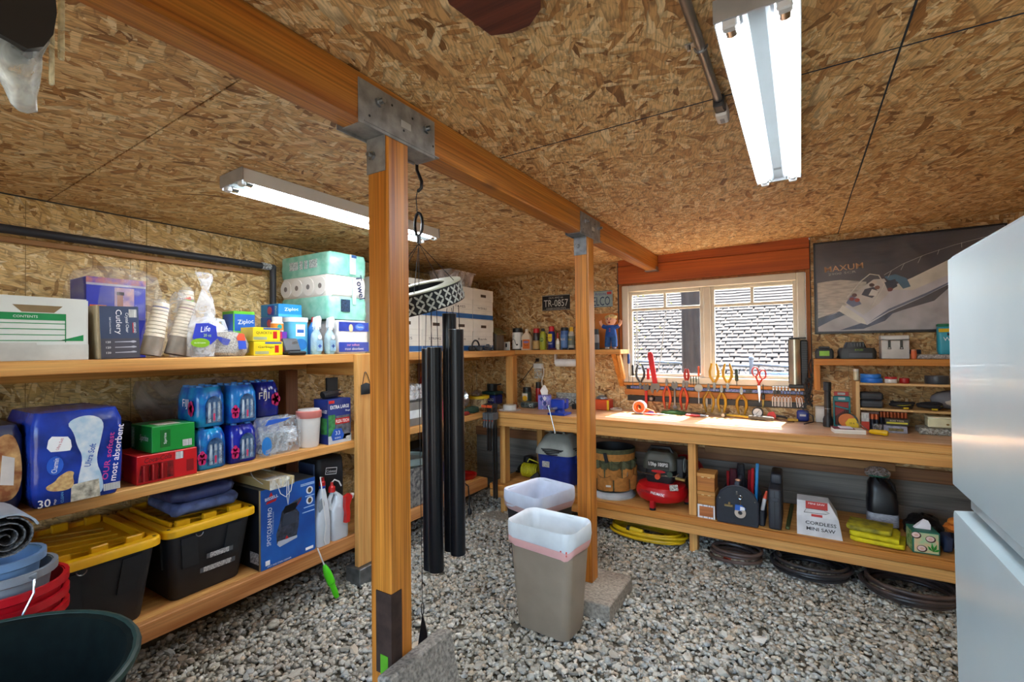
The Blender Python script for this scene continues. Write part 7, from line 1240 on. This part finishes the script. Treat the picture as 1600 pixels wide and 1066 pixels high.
# clamps hanging on the bench corner
for k in range(4):
    t = TH('bar_clamp', ('first', 'second', 'third', 'fourth')[k]+' black and orange bar clamp hanging at the bench corner', 'clamp', (-2.415+k*.030, 3.492-.004*(k % 2), .93), 0, 'bar clamps at the bench corner'); L_ = .72 if k > 1 else .30; t.scale = (1.35, 1.3, 1)
    P(t, 'bar', MB().bb(-.0035, .0035, -.011, .011, -L_-.06, .07, .001), M('3a3c40', .4, .6)); P(t, 'fixed_jaw', MB().bb(-.009, .009, -.06, .012, .035, .062, .004), M('26282c', .5)); P(t, 'sliding_jaw', MB().bb(-.010, .010, -.055, .02, -.075, -.01, .006), M('5a5e62', .5)); P(t, 'grip', MB().tube([(0, -.035, -.075), (.006, -.055, -.11), (.01, -.06, -.14)], [.010, .011, .008], 8), M('2c2e32', .5)); P(t, 'jaw_pad', MB().bb(-.010, .010, -.066, -.0605, .036, .06, .002), M('e05a2a', .5)); P(t, 'orange_trigger', MB().bb(-.006, .006, -.05, -.03, -.10, -.076, .003), M('e0481c', .5))
# ================================================================== UNDER THE BENCH, FLOOR, OUTSIDE
ZU = .2612
t = TH('shop_vacuum', 'blue shop vacuum with a grey lid under the bench', 'vacuum', (-1.88, 3.87, ZU)); VB2 = M('1f3a98', .4, nz=.15, sc=20)
P(t, 'tank', MB().loft([[(*p, z) for p in rrect(w2, d, .06, 5)] for w2, d, z in ((.30, .28, 0), (.31, .29, .02), (.34, .32, .27), (.35, .33, .28))]), VB2)
P(t, 'lid', MB().loft([[(*p, z) for p in rrect(w2, d, .07, 5)] for w2, d, z in ((.37, .35, .282), (.37, .35, .31), (.33, .31, .36), (.25, .24, .43), (.20, .18, .455))]), M('a0a49c', .45)); P(t, 'handle', MB().tube([(-.07, -.05, .44), (-.06, -.06, .485), (.06, -.06, .485), (.07, -.05, .44)], .014, 8), M('8b8f88', .45)); P(t, 'handle_recess', MB().bb(-.055, .055, -.085, -.03, .4555, .46, .003), M('5a5e60', .5))
for k in range(4): P(t, 'power_cord', MB().tube([(.19*math.cos(a), .18*math.sin(a)-.005*k, .292+.014*k+.006*math.sin(5*a+k)) for a in [PI+.15+i*(PI-.3)/12 for i in range(13)]], .006, 6), M('26282b', .6))
dr(t, 'label', FY(-.158, 0, 0), -.10, -.03, .17, .22, M('d8d4c8', .6, nz=.5, sc=150, h2='6a6a64'), .006); P(t, 'latch', MB().bb(.172, .186, -.06, .0, .20, .27, .004), M('1b2f7c', .4)); P(t, 'hose_cuff', MB().cyl((-.17, -.10, .08), (-.23, -.13, .03), .028, .024, n=14), M('26282b', .6))
t = TH('coiled_air_hose', 'bright yellow coiled air hose beside the shop vacuum', 'hose', (-2.19, 3.86, ZU)); P(t, 'coil', MB().tube([(-.075+.17*i/120, .06*math.cos(2*PI*i/12), .075+.06*math.sin(2*PI*i/12)) for i in range(121)], .0065, 6), M('c8c01c', .4)); P(t, 'tail', MB().tube([(.095, .06, .075), (.07, .05, .14), (.02, .03, .16), (-.02, .02, .175), (-.03, .0, .15)], .0065, 6), M('c8c01c', .4))
t = TH('tool_bucket', 'tool bucket with an olive and tan pocket organizer under the bench', 'bucket', (-1.365, 3.80, ZU)); OL = M('56583a', .8, nz=.2, sc=40); TN = M('b87a34', .8, nz=.15, sc=40)
P(t, 'bucket', MB().lathe([(.145, .05), (.15, .06), (.17, .40), (.176, .402), (.172, .40), (.147, .07), (0, .07)], 28), M('1c1c20', .6)); P(t, 'white_base', MB().lathe([(.185, 0), (.19, .012), (.17, .02), (.16, .05), (.15, .052)], 28), M('d2d6d6', .45))
P(t, 'organizer_sleeve', MB().lathe([(.165, .07), (.176, .075), (.185, .37), (.19, .395), (.183, .40), (.178, .37)], 28, cap=False), OL); P(t, 'tan_band', MB().lathe([(.1862, .31), (.1885, .365)], 28, cap=False), TN)
for row, (z0, z1, r, n, m_) in enumerate(((.075, .195, .194, 8, TN), (.165, .255, .190, 8, TN), (.245, .305, .189, 12, OL))):
    for k in range(n):
        a = 2*PI*(k+.5*(row % 2))/n; da = PI/n*.93; us = (-1, -.75, -.4, 0, .4, .75, 1)
        bul = (-.010, .002, .009, .012, .009, .002, -.010); dip = (.012, .004, -.008, -.014, -.008, .004, .012)
        P(t, 'pocket', MB().loft([[((r+b_*q_)*math.cos(a+u*da), (r+b_*q_)*math.sin(a+u*da), z+d_*w_) for u, b_, d_ in zip(us, bul, dip)] for z, q_, w_ in ((z0, .6, 0), (z0+(z1-z0)*.5, 1, .2), (z1-.008, 1.2, 1), (z1, 1.25, 1))], closed=False, cap=False), m_, smooth=60)
        P(t, 'pocket_hem', MB().tube([((r+b_*1.27)*math.cos(a+u*da), (r+b_*1.27)*math.sin(a+u*da), z1+d_) for u, b_, d_ in zip(us, bul, dip)], .0025, 5), M('8a5c28' if m_ is TN else '3c4028', .8))
P(t, 'buckle', MB().bb(.0, .03, -.197, -.187, .30, .38, .004).rot('Y', -12, (.015, 0, .34)), BLACK); dr(t, 'white_logo', FR((.04, -.207, .12), (1, .2, 0), (0, 0, 1)), -.02, .02, -.008, .008, M('e0d8cc', .5), .002); P(t, 'carabiner', MB().tube([(.165+.0, -.10+.012*math.cos(a), .20+.028*math.sin(a)) for a in [k*PI/6 for k in range(12)]], .0028, 5, True), STEEL)
# compressor
t = TH('air_compressor', 'red pancake air compressor with a black motor under the bench', 'compressor', (-.948, 3.765, ZU)); t.scale = (1.08, 1.08, 1.1); RC_ = M('c0141a', .3, nz=.05)
P(t, 'tank', MB().lathe([(.04, .028), (.12, .032), (.165, .05), (.182, .085), (.182, .105), (.165, .14), (.12, .16), (.04, .165)], 32), RC_)
for a in (-97, 25, 145): c, s_ = math.cos(math.radians(a)), math.sin(math.radians(a)); P(t, 'foot', MB().bb(-.016, .016, -.195, -.155, .012, .06, .003).rot('Z', a+90), M('b01218', .4)); P(t, 'rubber_foot', MB().cyl((.178*c, .178*s_, 0), (.178*c, .178*s_, .013), .022, n=12), BLACK)
P(t, 'motor_base', MB().loft([[(*p, z) for p in rrect(w2, d, .03, 4)] for w2, d, z in ((.18, .15, .16), (.21, .17, .20), (.20, .16, .255))]), M('17181c', .5)); P(t, 'shroud', MB().loft([[(*p, z) for p in rrect(w2, d, .035, 4)] for w2, d, z in ((.235, .18, .256), (.235, .18, .30), (.20, .155, .355), (.16, .12, .375))]), M('46473e', .45)); P(t, 'top_handle', MB().tube([(-.085, -.02, .365), (-.065, -.02, .40), (.065, -.02, .40), (.085, -.02, .365)], .014, 8), M('1c1d20', .5))
P(t, 'name_plate', MB().prism([(-.08, .262), (.075, .262), (.075, .315), (-.07, .318)], -.0915, -.0905, 'y'), M('2c2d28', .4)); txt(t, FY(-.0918), '1/3hp 100PSI', -.002, .29, .034, M('d8d8d4', .5), .135, bold=.02); de(t, 'red_badge', FY(-.0905), .0, .245, .05, .010, M('b81c20', .4), .006)
P(t, 'regulator_knob', MB().cyl((.0, -.086, .215), (.0, -.125, .215), .019, n=14), M('e04a24', .4)); P(t, 'manifold_pipe', MB().tube([(-.15, -.08, .235), (-.12, -.10, .225), (.0, -.095, .218), (.12, -.10, .225), (.14, -.09, .245)], .0055, 6), CHROME); P(t, 'brass_coupler', MB().cyl((.12, -.10, .215), (.185, -.105, .21), .0115, n=10), M('a89058', .35, .8)); P(t, 'gauge', MB().cyl((.08, -.088, .235), (.08, -.105, .235), .02, n=14), M('3a4a3c', .4)); P(t, 'cooling_fins', MB().bb(.12, .16, -.06, .05, .20, .34, .004), M('26272a', .5)); P(t, 'hose_ring', MB().tube([(.165, -.02+.035*math.cos(a), .29+.045*math.sin(a)) for a in [k*PI/8 for k in range(16)]], .005, 6, True), M('7a8484', .4))
fr = FR((-.02, -.173, .118), (1, 0, 0), (0, .35, .94)); txt(t, fr, 'CENTRAL', -.055, .0, .017, M('3a1010', .5), .075, -3, lift=.008); txt(t, fr, 'PNEUMATIC', .035, -.008, .017, WT, .095, -6, lift=.011, bold=.01)
fr = FR((.105, -.115, .148), (.75, .55, 0), (-.25, .4, .85)); dr(t, 'warning_label', fr, -.03, .03, -.02, .02, M('d8d4cc', .5, nz=.6, sc=120, h2='2c2c2c'), .002, .012)
t = TH('red_air_hose', 'large coil of red air hose behind the compressor', 'hose', (-.84, 4.06, ZU)); P(t, 'hose', MB().tube([(p[0], p[2]*.9-.02, .165+p[1]) for p in coil((0, 0, 0), .15, 5.2, .09, 20, .05, 3)], .008, 6), M('b8141c', .4))
# little wooden boxes
WBG = 'stacked little wooden boxes'
for k, (z, hx, h) in enumerate(((.0, 'c87a44', .095), (.0965, 'c8883a', .095), (.193, 'c07a30', .125))):
    t = TH('wooden_box', ('lowest little box with a white marquetry border', 'middle little wooden box in the stack of three', 'topmost little wooden box in the stack of three')[k], 'box', (-.594, 3.66, ZU+z), 0, WBG); hh = h-.028 if k else h
    P(t, 'box_body', MB().bb(-.058, .058, -.075, .075, 0, hh, .002), WOOD(hx, 'a05a24', 'x'))
    if k: P(t, 'lid', MB().bb(-.061, .061, -.078, .078, hh+.0008, h, .002), WOOD('d29a54', 'b0702c', 'x')); P(t, 'finger_notch', MB().bb(-.03, -.012, -.079, -.0785, hh-.001, hh+.005), M('e0c48a', .5)); P(t, 'finger_notch', MB().bb(.012, .03, -.079, -.0785, hh-.001, hh+.005), M('e0c48a', .5))
    else:
        f = FY(-.075); mq = STRIPE('e4e0e0', '8a8a94', 'x', 120, .58)
        for a in ((-.058, .058, .083, .095), (-.058, .058, 0, .012), (-.058, -.046, .012, .083), (.046, .058, .012, .083)): dr(t, 'marquetry_strip', f, *a, mq, .001)
# tool bag
t = TH('tool_bag', 'black leather tool bag with a clip and tape ring under the bench', 'tool bag', (-.391, 3.74, ZU)); LB = M('1d222e', .45, nz=.2, sc=14)
arch = [(-.125, 0), (.125, 0), (.13, .03), (.13, .16), (.105, .215), (.06, .25), (.02, .262), (-.02, .262), (-.06, .25), (-.105, .215), (-.13, .16), (-.13, .03)]
P(t, 'end_panel', MB().prism(arch, -.175, -.165, 'y'), LB); P(t, 'end_panel', MB().prism([(u, v_*.9) for u, v_ in arch], .155, .165, 'y'), LB); P(t, 'side_panel', MB().bb(-.128, -.12, -.164, .154, .0, .13, .002), LB); P(t, 'side_panel', MB().bb(.12, .128, -.164, .154, .0, .13, .002), LB); P(t, 'bag_base', MB().bb(-.119, .119, -.164, .154, .0, .008), LB)
P(t, 'edge_binding', MB().tube([(u*.98, -.170, max(v_, .008)) for u, v_ in arch], .0075, 6, True), M('2c303c', .5)); P(t, 'brass_clip', MB().bb(-.08, -.025, -.19, -.176, .118, .132, .003).bb(-.055, -.04, -.192, -.176, .132, .15, .003), M('a89468', .35, .7))
P(t, 'swivel_hook', MB().tube([(.02+.012*math.cos(a), -.178, .19+.012*math.sin(a)) for a in [k*PI/6 for k in range(12)]], .003, 5, True).tube([(.02, -.178, .178), (.022, -.18, .15), (.02, -.182, .135)], .004, 6), CHROME); P(t, 'tape_ring', MB().loft([[(.02+r*math.cos(a), y_, .088+r*math.sin(a)) for a in [2*PI*k/20 for k in range(20)]] for r, y_ in ((.014, -.178), (.035, -.178), (.035, -.193), (.014, -.193), (.014, -.178))], cap=False), M('c8b8a8', .5)); P(t, 'blue_wrap', MB().prism([(-.012, .105), (.03, .105), (.055, .12), (.03, .14), (-.01, .14)], -.196, -.180, 'y'), M('2a68c8', .4)); P(t, 'white_tag', MB().prism([(.02, .108), (.05, .112), (.048, .13), (.022, .134)], -.1985, -.1965, 'y'), WT)
for q in ((-.11, .17), (.11, .17), (0, .225), (0, .21)): P(t, 'rivet', MB().cyl((q[0], -.175, q[1]), (q[0], -.178, q[1]), .005, n=8), CHROME)
P(t, 'handle_strap', MB().tube([(0, -.165, .25), (.0, -.15, .275), (.01, -.05, .285), (.0, .10, .27), (0, .155, .225)], [.012, .018, .016, .016, .010], 8), M('3a4252', .5)); P(t, 'strap_bolt', MB().ball((.005, -.15, .30), (.018, .012, .010), 10, 6), M('d8a080', .4, .4))
for k, (x, y, z1, hx, r) in enumerate(((.075, .0, .36, 'c02028', .012), (.055, .06, .33, '8a1c28', .016), (-.04, .04, .33, '4a1c28', .03), (-.075, .08, .30, 'a01c20', .014), (.0, .09, .36, '2a2c34', .03))):
    P(t, 'tool_handle', MB().tube([(x, y, .012), (x*1.1, y, z1*.7), (x*1.15, y, z1)], [r*.5, r, r*.8], 8), M(hx, .4))
P(t, 'blue_pry_bar', MB().bb(.092, .112, -.02, -.008, .02, .40, .004).rot('Y', 3, (.1, 0, .1)), M('2a8cd0', .35)); P(t, 'marker_pen', MB().cyl((.128+.012, -.10, .06), (.152+.01, -.06, .17), .012, n=10), M('c8c4c4', .4)); P(t, 'marker_tip', MB().cyl((.152+.01, -.06, .17), (.162+.012, -.04, .22), .013, .006, n=10), M('e05030', .4)); P(t, 'side_pocket', MB().bb(.1285, .165, -.13, .10, .0, .10, .008), LB)
t = TH('tool_case', 'narrow dark grey plastic tool case standing on end under the bench', 'case', (-.165, 3.77, ZU)); P(t, 'case_shell', MB().bb(-.038, .038, -.19, .17, 0, .27, .016, 3), M('33363e', .5)); P(t, 'case_shell_rear', MB().bb(-.030, .038, -.06, .17, .271, .34, .014, 3), M('33363e', .5)); P(t, 'seam', MB().bb(-.002, .002, -.192, -.1895, .01, .26), BLACK); P(t, 'latch', MB().bb(-.02, .02, -.196, -.1905, .19, .215, .002), M('3c3f48', .5))
ONE('green_stick', MB().bb(-.012, .012, -.27, .27, 0, .022, .005), M('4a5428', .6), 'short dark olive stick lying behind the saw box', 'stick', (-.085, 3.90, ZU), -2)
t = TH('saw_box', 'white cordless mini saw box with red printing under the bench', 'box', (.09, 3.69, ZU), 0); P(t, 'box_body', MB().loft([[(-.13, -.10, 0), (.115, -.10, 0), (.115, .10, 0), (-.13, .10, 0)], [(-.13, -.10, .125), (.095, -.10, .125), (.095, .10, .125), (-.13, .10, .125)], [(-.128, -.035, .205), (.05, -.035, .205), (.05, .10, .205), (-.128, .10, .205)]]), M('d8d8da', .5), smooth=0); P(t, 'red_end', MB().prism([(-.099, .002), (.099, .002), (.099, .12), (-.099, .12)], .112, .114, 'x').rot('Y', -9, (.115, 0, 0)), M('a82428', .5))
f = FY(-.10); txt(t, f, 'CORDLESS', -.0, .085, .022, M('1c1c20', .5), .165, bold=.015); txt(t, f, 'MINI SAW', .0, .048, .022, M('1c1c20', .5), .155, bold=.015)
fs = FR((-.02, -.0675, .165), (1, 0, 0), (0, .63, .777)); dr(t, 'red_panel', fs, -.06, .06, .0, .05, M('b82c28', .5), .002); txt(t, fs, 'MINI SAW', .0, .034, .012, WT, .09, lift=.003); dp(t, 'saw_picture', fs, [(-.07, -.03), (.05, -.025), (.07, -.015), (.04, .0), (-.05, -.002)], M('c8c8c8', .4), .001, .002); P(t, 'saw_print', MB().tube([tuple(fs.at(u, v_, .004)) for u, v_ in ((-.07, -.03), (.05, -.026), (.068, -.016), (.04, -.001), (-.055, -.002), (-.07, -.03))], .0016, 4), BLACK); dr(t, 'red_panel', fs, -.03, .03, -.05, -.034, M('b82c28', .5), .002)
t = TH('bar_oil_jug', 'black plastic jug with a pale label and a bag over its cap', 'jug', (.445, 3.97, ZU)); JB = M('15161d', .35)
P(t, 'jug', MB().loft([[(ox+p[0], p[1], z) for p in rrect(w2, d, .04, 5)] for w2, d, ox, z in ((.155, .13, 0, 0), (.165, .14, 0, .01), (.165, .14, 0, .20), (.158, .132, 0, .215), (.155, .13, 0, .25), (.11, .11, -.022, .30), (.06, .06, -.03, .345), (.055, .055, -.03, .36))]), JB); P(t, 'handle', MB().tube([(.0, 0, .335), (.035, 0, .335), (.058, 0, .30), (.07, 0, .245)], .013, 8), JB); P(t, 'label_wrap', MB().loft([[(p[0], p[1], z) for p in rrect(.1665, .1415, .04, 5)] for z in (.035, .115)], cap=False), M('b4b8c4', .5, nz=.25, sc=60, stretch=(1, 1, 6))); P(t, 'plastic_cover', MB().ball((-.02, 0, .37), (.075, .06, .035), 14, 8).jit(.007, 6), CLEAR('d8c8c4', .5, .1, .9, 50)); P(t, 'green_rim', MB().lathe([(.06, .35), (.063, .36)], 16, (-.02, 0, 0), cap=False), M('1a6a54', .5))
t = TH('yellow_cloth', 'stack of folded yellow cloths on the lower bench shelf', 'cloth', (.372, 3.71, ZU), -10); YC = M('e0d010', .8, nz=.15, sc=25, bump=.3)
def fold2(w_, d, z0, z1, seed, dx=0, dy=0, m_=YC): return P(t, 'cloth_fold', MB().loft([[(dx+p[0]*s+.003*math.sin(i+seed), dy+p[1]*s+.004*math.sin(i*1.7), z+.003*math.sin(i*.8+seed)) for i, p in enumerate(rrect(w_, d, .02, 4))] for s, z in ((.97, z0), (1, z0+.005), (1, z1-.005), (.97, z1))]), m_, smooth=60)
fold2(.26, .21, .005, .030, 1, .02); fold2(.25, .21, .036, .062, 4, .005); fold2(.22, .20, .068, .092, 7, -.02, .01, M('c4b81c', .8, nz=.35, sc=18, bump=.3, h2='6f6a28'))
t = TH('coconut_tissue_box', 'tissue box printed with coconuts and leaves under the bench', 'tissue box', (.60, 3.67, ZU), 6); P(t, 'box_body', MB().bb(-.063, .063, -.06, .06, 0, .13, .003), M('23705e', .5)); f = FY(-.06); dr(t, 'green_panel', f, -.056, .056, .008, .122, M('a8cc9c', .5, h2='e0b890', nz=.2, sc=30), .0006)
for u, v_, a in ((-.02, .03, 0), (.02, .09, 0), (-.046, .105, 0)): de(t, 'coconut_shell', f, u, v_, .024, .02, M('4a2c24', .5), .0006, .0008); de(t, 'coconut_flesh', f, u-.002, v_+.002, .019, .015, M('f0d4d0', .5), .0006, .0015); de(t, 'coconut_milk', f, u, v_+.001, .010, .008, M('e8b8a8', .5), .0006, .0022)
for k, a in enumerate((20, 60, 100, 140)): c, s_ = math.cos(math.radians(a)), math.sin(math.radians(a)); dp(t, 'leaf_print', f, [(.03, .02), (.03+.02*c-.006*s_, .02+.025*s_+.006*c), (.03+.042*c*.8, .02+.052*s_), (.03+.02*c+.006*s_, .02+.025*s_-.006*c)], M('1f9a2c', .5), .0006, .003+.0002*k)
dr(t, 'side_print', FR((-.063, 0, 0), (0, -1, 0), (0, 0, 1)), -.05, .05, .008, .122, M('4a8a3c', .5, nz=.6, sc=40, h2='d8d8a8'), .0006); P(t, 'tissue', MB().loft([[(-.04, -.012, .1305), (.035, -.012, .1305), (.035, .015, .1305), (-.04, .015, .1305)], [(-.02, -.006, .155), (.04, -.004, .155), (.04, .01, .155), (-.02, .01, .155)], [(.005, 0, .185), (.028, 0, .178), (.028, .005, .178), (.005, .005, .185)]]).jit(.002, 3), M('eeeaf0', .8))
t = TH('black_bin_bag', 'crumpled black plastic bag behind the coconut tissue box', 'bag', (.648, 3.93, ZU)); P(t, 'bag', MB().ball((0, 0, .0565), (.10, .12, .085), 16, 9, -.65, 1).jit(.008, 4), M('15161a', .3, bump=.8, sc=25)); P(t, 'navy_cloth', MB().bb(.045, .095, -.25, -.14, .0, .10, .02, 2).rot('Y', 0).jit(.006, 8), M('1c2c4c', .7))
t = TH('orange_gloves', 'pair of folded orange work gloves at the right end of the lower shelf', 'gloves', (.80, 3.80, ZU)); P(t, 'support_tin', MB().cyl((0, .02, 0), (0, .02, .09), .05, n=16), M('2a2c34', .5)); P(t, 'glove', MB().ball((-.01, 0, .125), (.075, .06, .03), 14, 8).jit(.006, 5), M('d0701c', .85, bump=.4, sc=40)); P(t, 'glove', MB().ball((-.005, -.01, .165), (.06, .05, .024), 14, 8).jit(.005, 7), M('dc8026', .85, bump=.4, sc=40)); P(t, 'black_knob', MB().ball((-.028, -.075, .022), .022, 12, 8), BLACK)
t = TH('dark_boot', 'black boot at the back left under the bench', 'boot', (-2.34, 4.03, ZU)); P(t, 'boot', MB().loft([[(ox+rx*math.cos(a), ry*math.sin(a), z) for a in [2*PI*k/14 for k in range(14)]] for ox, rx, ry, z in ((.0, .09, .05, 0), (.0, .095, .052, .03), (.01, .08, .05, .06), (.03, .05, .05, .10), (.035, .045, .05, .16))]), M('141518', .5)); P(t, 'sole', MB().bb(-.09, .09, -.05, .05, -.0005, .012, .005), M('0c0c0e', .7))
# cords on the gravel
t = TH('extension_cord', 'coiled thick yellow extension cord on the gravel under the bench', 'cord', (-1.04, 3.665, .012)); P(t, 'cord', MB().tube(coil((0, 0, .014), .27, 5.4, .06, 26, .07, 6, .13), .0105, 8), M('dcb410', .4)); P(t, 'plug', MB().cyl((-.10, -.10, .075), (.0, -.115, .075), .022, .017, n=12), M('d8b818', .4)); P(t, 'plug_face', MB().cyl((-.10, -.10, .075), (-.125, -.096, .075), .023, n=12), BLACK)
for k, (x, y, r, ry, n, hx, sd) in enumerate(((-.40, 3.55, .15, .10, 3.4, '3c3230', 2), (.035, 3.60, .205, .17, 4.6, '201f22', 4), (.525, 3.57, .215, .18, 5.4, '262224', 7))):
    t = TH('garden_hose', ('small coil of reddish-brown garden hose on the gravel', 'middle coil of dark garden hose on the gravel under the bench', 'right coil of dark garden hose on the gravel near the fridge')[k], 'hose', (x, y, .012), 0, 'garden hoses under the bench'); P(t, 'hose', MB().tube(coil((0, 0, .014), r, n, .095, 26, .07, sd, ry), .0115, 8), M(hx, .4, nz=.3, sc=6, h2='5c4840' if k != 1 else '302c2e')); P(t, 'fitting', MB().cyl((-.2*r, -ry*.45, .02), (-.2*r-.045, -ry*.5, .03), .014, n=10), M('b03c24' if k == 0 else '8a7a50', .4, .5))
# ---- outside the window: neighbour's shake roof, trunk, shrub, fence
SH = M('3a3531', .9, nz=.3, sc=7, h2='302a26')
rf = TH('neighbour_roof', 'sunlit shake roof of the neighbouring building seen through the window', 'roof', (-1.9, 8.0, 1.02))
RFY, RFZ = 4.6, 2.75; rl = math.hypot(RFY, RFZ); ra_ = math.atan2(RFZ, RFY)
P(rf, 'deck', MB().loft([[(-4, 0, -.08), (4.2, 0, -.08), (4.2, 0, -.02), (-4, 0, -.02)], [(-4, RFY, RFZ-.08), (4.2, RFY, RFZ-.08), (4.2, RFY, RFZ-.02), (-4, RFY, RFZ-.02)]]), M('4a423c', .9)); P(rf, 'eave_board', MB().bb(-4, 4.2, -.06, -.02, -.25, -.03), M('6a6a6c', .8)); P(rf, 'house_wall', MB().bb(-4, 4.2, .3, .5, -1.75, -.1), M('3f4346', .8))
q = random.Random(3); shm = [mesh('shingle', MB().loft([[(-.088*w0, 0, 0), (.088*w0, 0, 0), (.088*w0, 0, .034), (-.088*w0, 0, .034)], [(-.088*w0, .22, -.002), (.088*w0, .22, -.002), (.088*w0, .22, .006), (-.088*w0, .22, .006)]]), m_, 0) for w0, m_ in ((1, SH), (.86, M('443e39', .9, nz=.3, sc=7, h2='302a26')), (.94, M('322d29', .9, nz=.3, sc=7, h2='302a26')))]
rows = 42; step = rl/rows; cw = .18; cells = []
for r in range(rows):
    for c in range(34):
        x = -3.7+c*cw+(cw/2 if r % 2 else 0)+q.uniform(-.012, .012); d = r*step+q.uniform(-.012, .012)
        vis = -.47*(8+d*.86)+.45 < x-1.9+.0 < .35 if False else True
        px = 800+FPX*((x-1.9)*CAM_RT.x+(8+d*math.cos(ra_))*CAM_RT.y)/((x-1.9)*CAM_FW.x+(8+d*math.cos(ra_))*CAM_FW.y)
        cells.append((0 if 985 < px < 1252 else 1, d, x))
cells.sort(); st = MB()
for k, (v0, d, x) in enumerate(cells):
    if k < 300:
        o = link('shingle', shm[q.randrange(3)], rf); o.location = (x, d*math.cos(ra_), d*math.sin(ra_)); o.rotation_euler = (ra_, 0, q.uniform(-.02, .02))
    else:
        s0 = len(st.v); st.loft([[(-.1, 0, 0), (.1, 0, 0), (.1, 0, .036), (-.1, 0, .036)], [(-.1, .27, -.002), (.1, .27, -.002), (.1, .27, .006), (-.1, .27, .006)]]).rot('X', math.degrees(ra_), start=s0).mv(x, d*math.cos(ra_), d*math.sin(ra_), start=s0)
o = P(rf, 'outer_shingles', st, SH, smooth=0); o['kind'] = 'stuff'
t = TH('tree_trunk', 'rough brown tree trunk outside the window', 'tree', (-1.22, 6.5, -.7)); P(t, 'trunk', MB().loft([[(r*(1+.08*math.sin(7*a)+.05*math.sin(13*a+z))*math.cos(a), r*(1+.08*math.sin(7*a)+.05*math.sin(13*a+z))*math.sin(a), z) for a in [2*PI*k/32 for k in range(32)]] for r, z in ((.22, 0), (.15, .5), (.128, 1.5), (.12, 3), (.11, 4.6))]), M('43342a', .95, nz=.35, sc=6, bump=.8, stretch=(3, 3, .4), h2='281e18'))
for k, (x, z) in enumerate(((-.3, 2.6), (.35, 3.4))): P(t, 'branch', MB().tube([(0, 0, z), (x*.6, .1, z+.5), (x*1.6, .1, z+1.2)], [.05, .035, .02], 8), M('8a7866', .95))
t = TH('slender_tree', 'thin pale trunk just right of the brown trunk outside', 'tree', (-1.10, 6.9, -.7)); P(t, 'trunk', MB().tube([(0, 0, 0), (.01, 0, 1.5), (-.01, 0, 3), (.0, 0, 4.5)], [.05, .04, .035, .03], 10), M('8a847c', .9, nz=.3, sc=8))
t = TH('spring_shrub', 'leafless shrub with a few yellow-green leaves outside the left pane', 'shrub', (-1.72, 5.6, -.7)); q = random.Random(8); lf = MB()
for k in range(9):
    a = q.uniform(-.5, .5); pts = [(q.uniform(-.1, .1), q.uniform(-.1, .1), 0)]
    for i in range(6): pts.append((pts[-1][0]+a*.12+q.uniform(-.05, .05), pts[-1][1]+q.uniform(-.06, .06), pts[-1][2]+.52))
    P(t, 'stem', MB().tube(pts, [.014, .012, .010, .008, .006, .005, .003], 6), M('a89a84', .9))
    for i in range(30):
        u = q.uniform(2.2, 6); i0 = min(int(u), 5); p = V(pts[i0]).lerp(V(pts[i0+1]), u-i0)+V((q.uniform(-.1, .1), q.uniform(-.1, .1), q.uniform(-.06, .06))); e = V((q.uniform(-1, 1), q.uniform(-1, 1), q.uniform(-1, 1))).normalized()*.022; g = e.orthogonal().normalized()*.010
        lf.add([p-e, p+g, p+e, p-g], [(0, 1, 2, 3)])
o = P(t, 'leaves', lf, M('8a8630', .7), smooth=0); o['kind'] = 'stuff'
t = TH('chain_link_fence', 'chain-link fence with pale rails outside the window', 'fence', (-1.0, 7.2, -.7)); GM = M('8a8e92', .5, .5)
for x in (-2.2, -.2, .42, 2.0): P(t, 'fence_post', MB().cyl((x, 0, 0), (x, 0, 2.0), .028, n=10).ball((x, 0, 2.01), .034, 10, 6), GM)
P(t, 'top_rail', MB().tube([(-2.6, 0, 2.02), (.42, 0, 1.90)], .02, 8), GM); P(t, 'top_rail', MB().tube([(.42, 0, 1.93), (2.0, 0, 1.82)], .02, 8), GM)
wm = MB()
for k in range(44):
    x = -2.4+k*.1
    for s in (-1, 1): wm.tube([(x, .012*s, .7), (x+s*1.25, .012*s, 1.9)], .003, 3)
o = P(t, 'wire_mesh', wm, GM); o['kind'] = 'stuff'
t = TH('white_gate_panel', 'pale slatted panel behind the fence at the right pane', 'gate', (-.22, 7.6, -.7)); P(t, 'gate_frame', MB().bb(-.28, .2, .012, .03, .0, 1.8), M('a8bcd0', .6))
for k in range(4): P(t, 'slat', MB().bb(-.27+k*.115, -.175+k*.115, 0, .011, .8, 1.78, .003), M('8a98a8', .6))
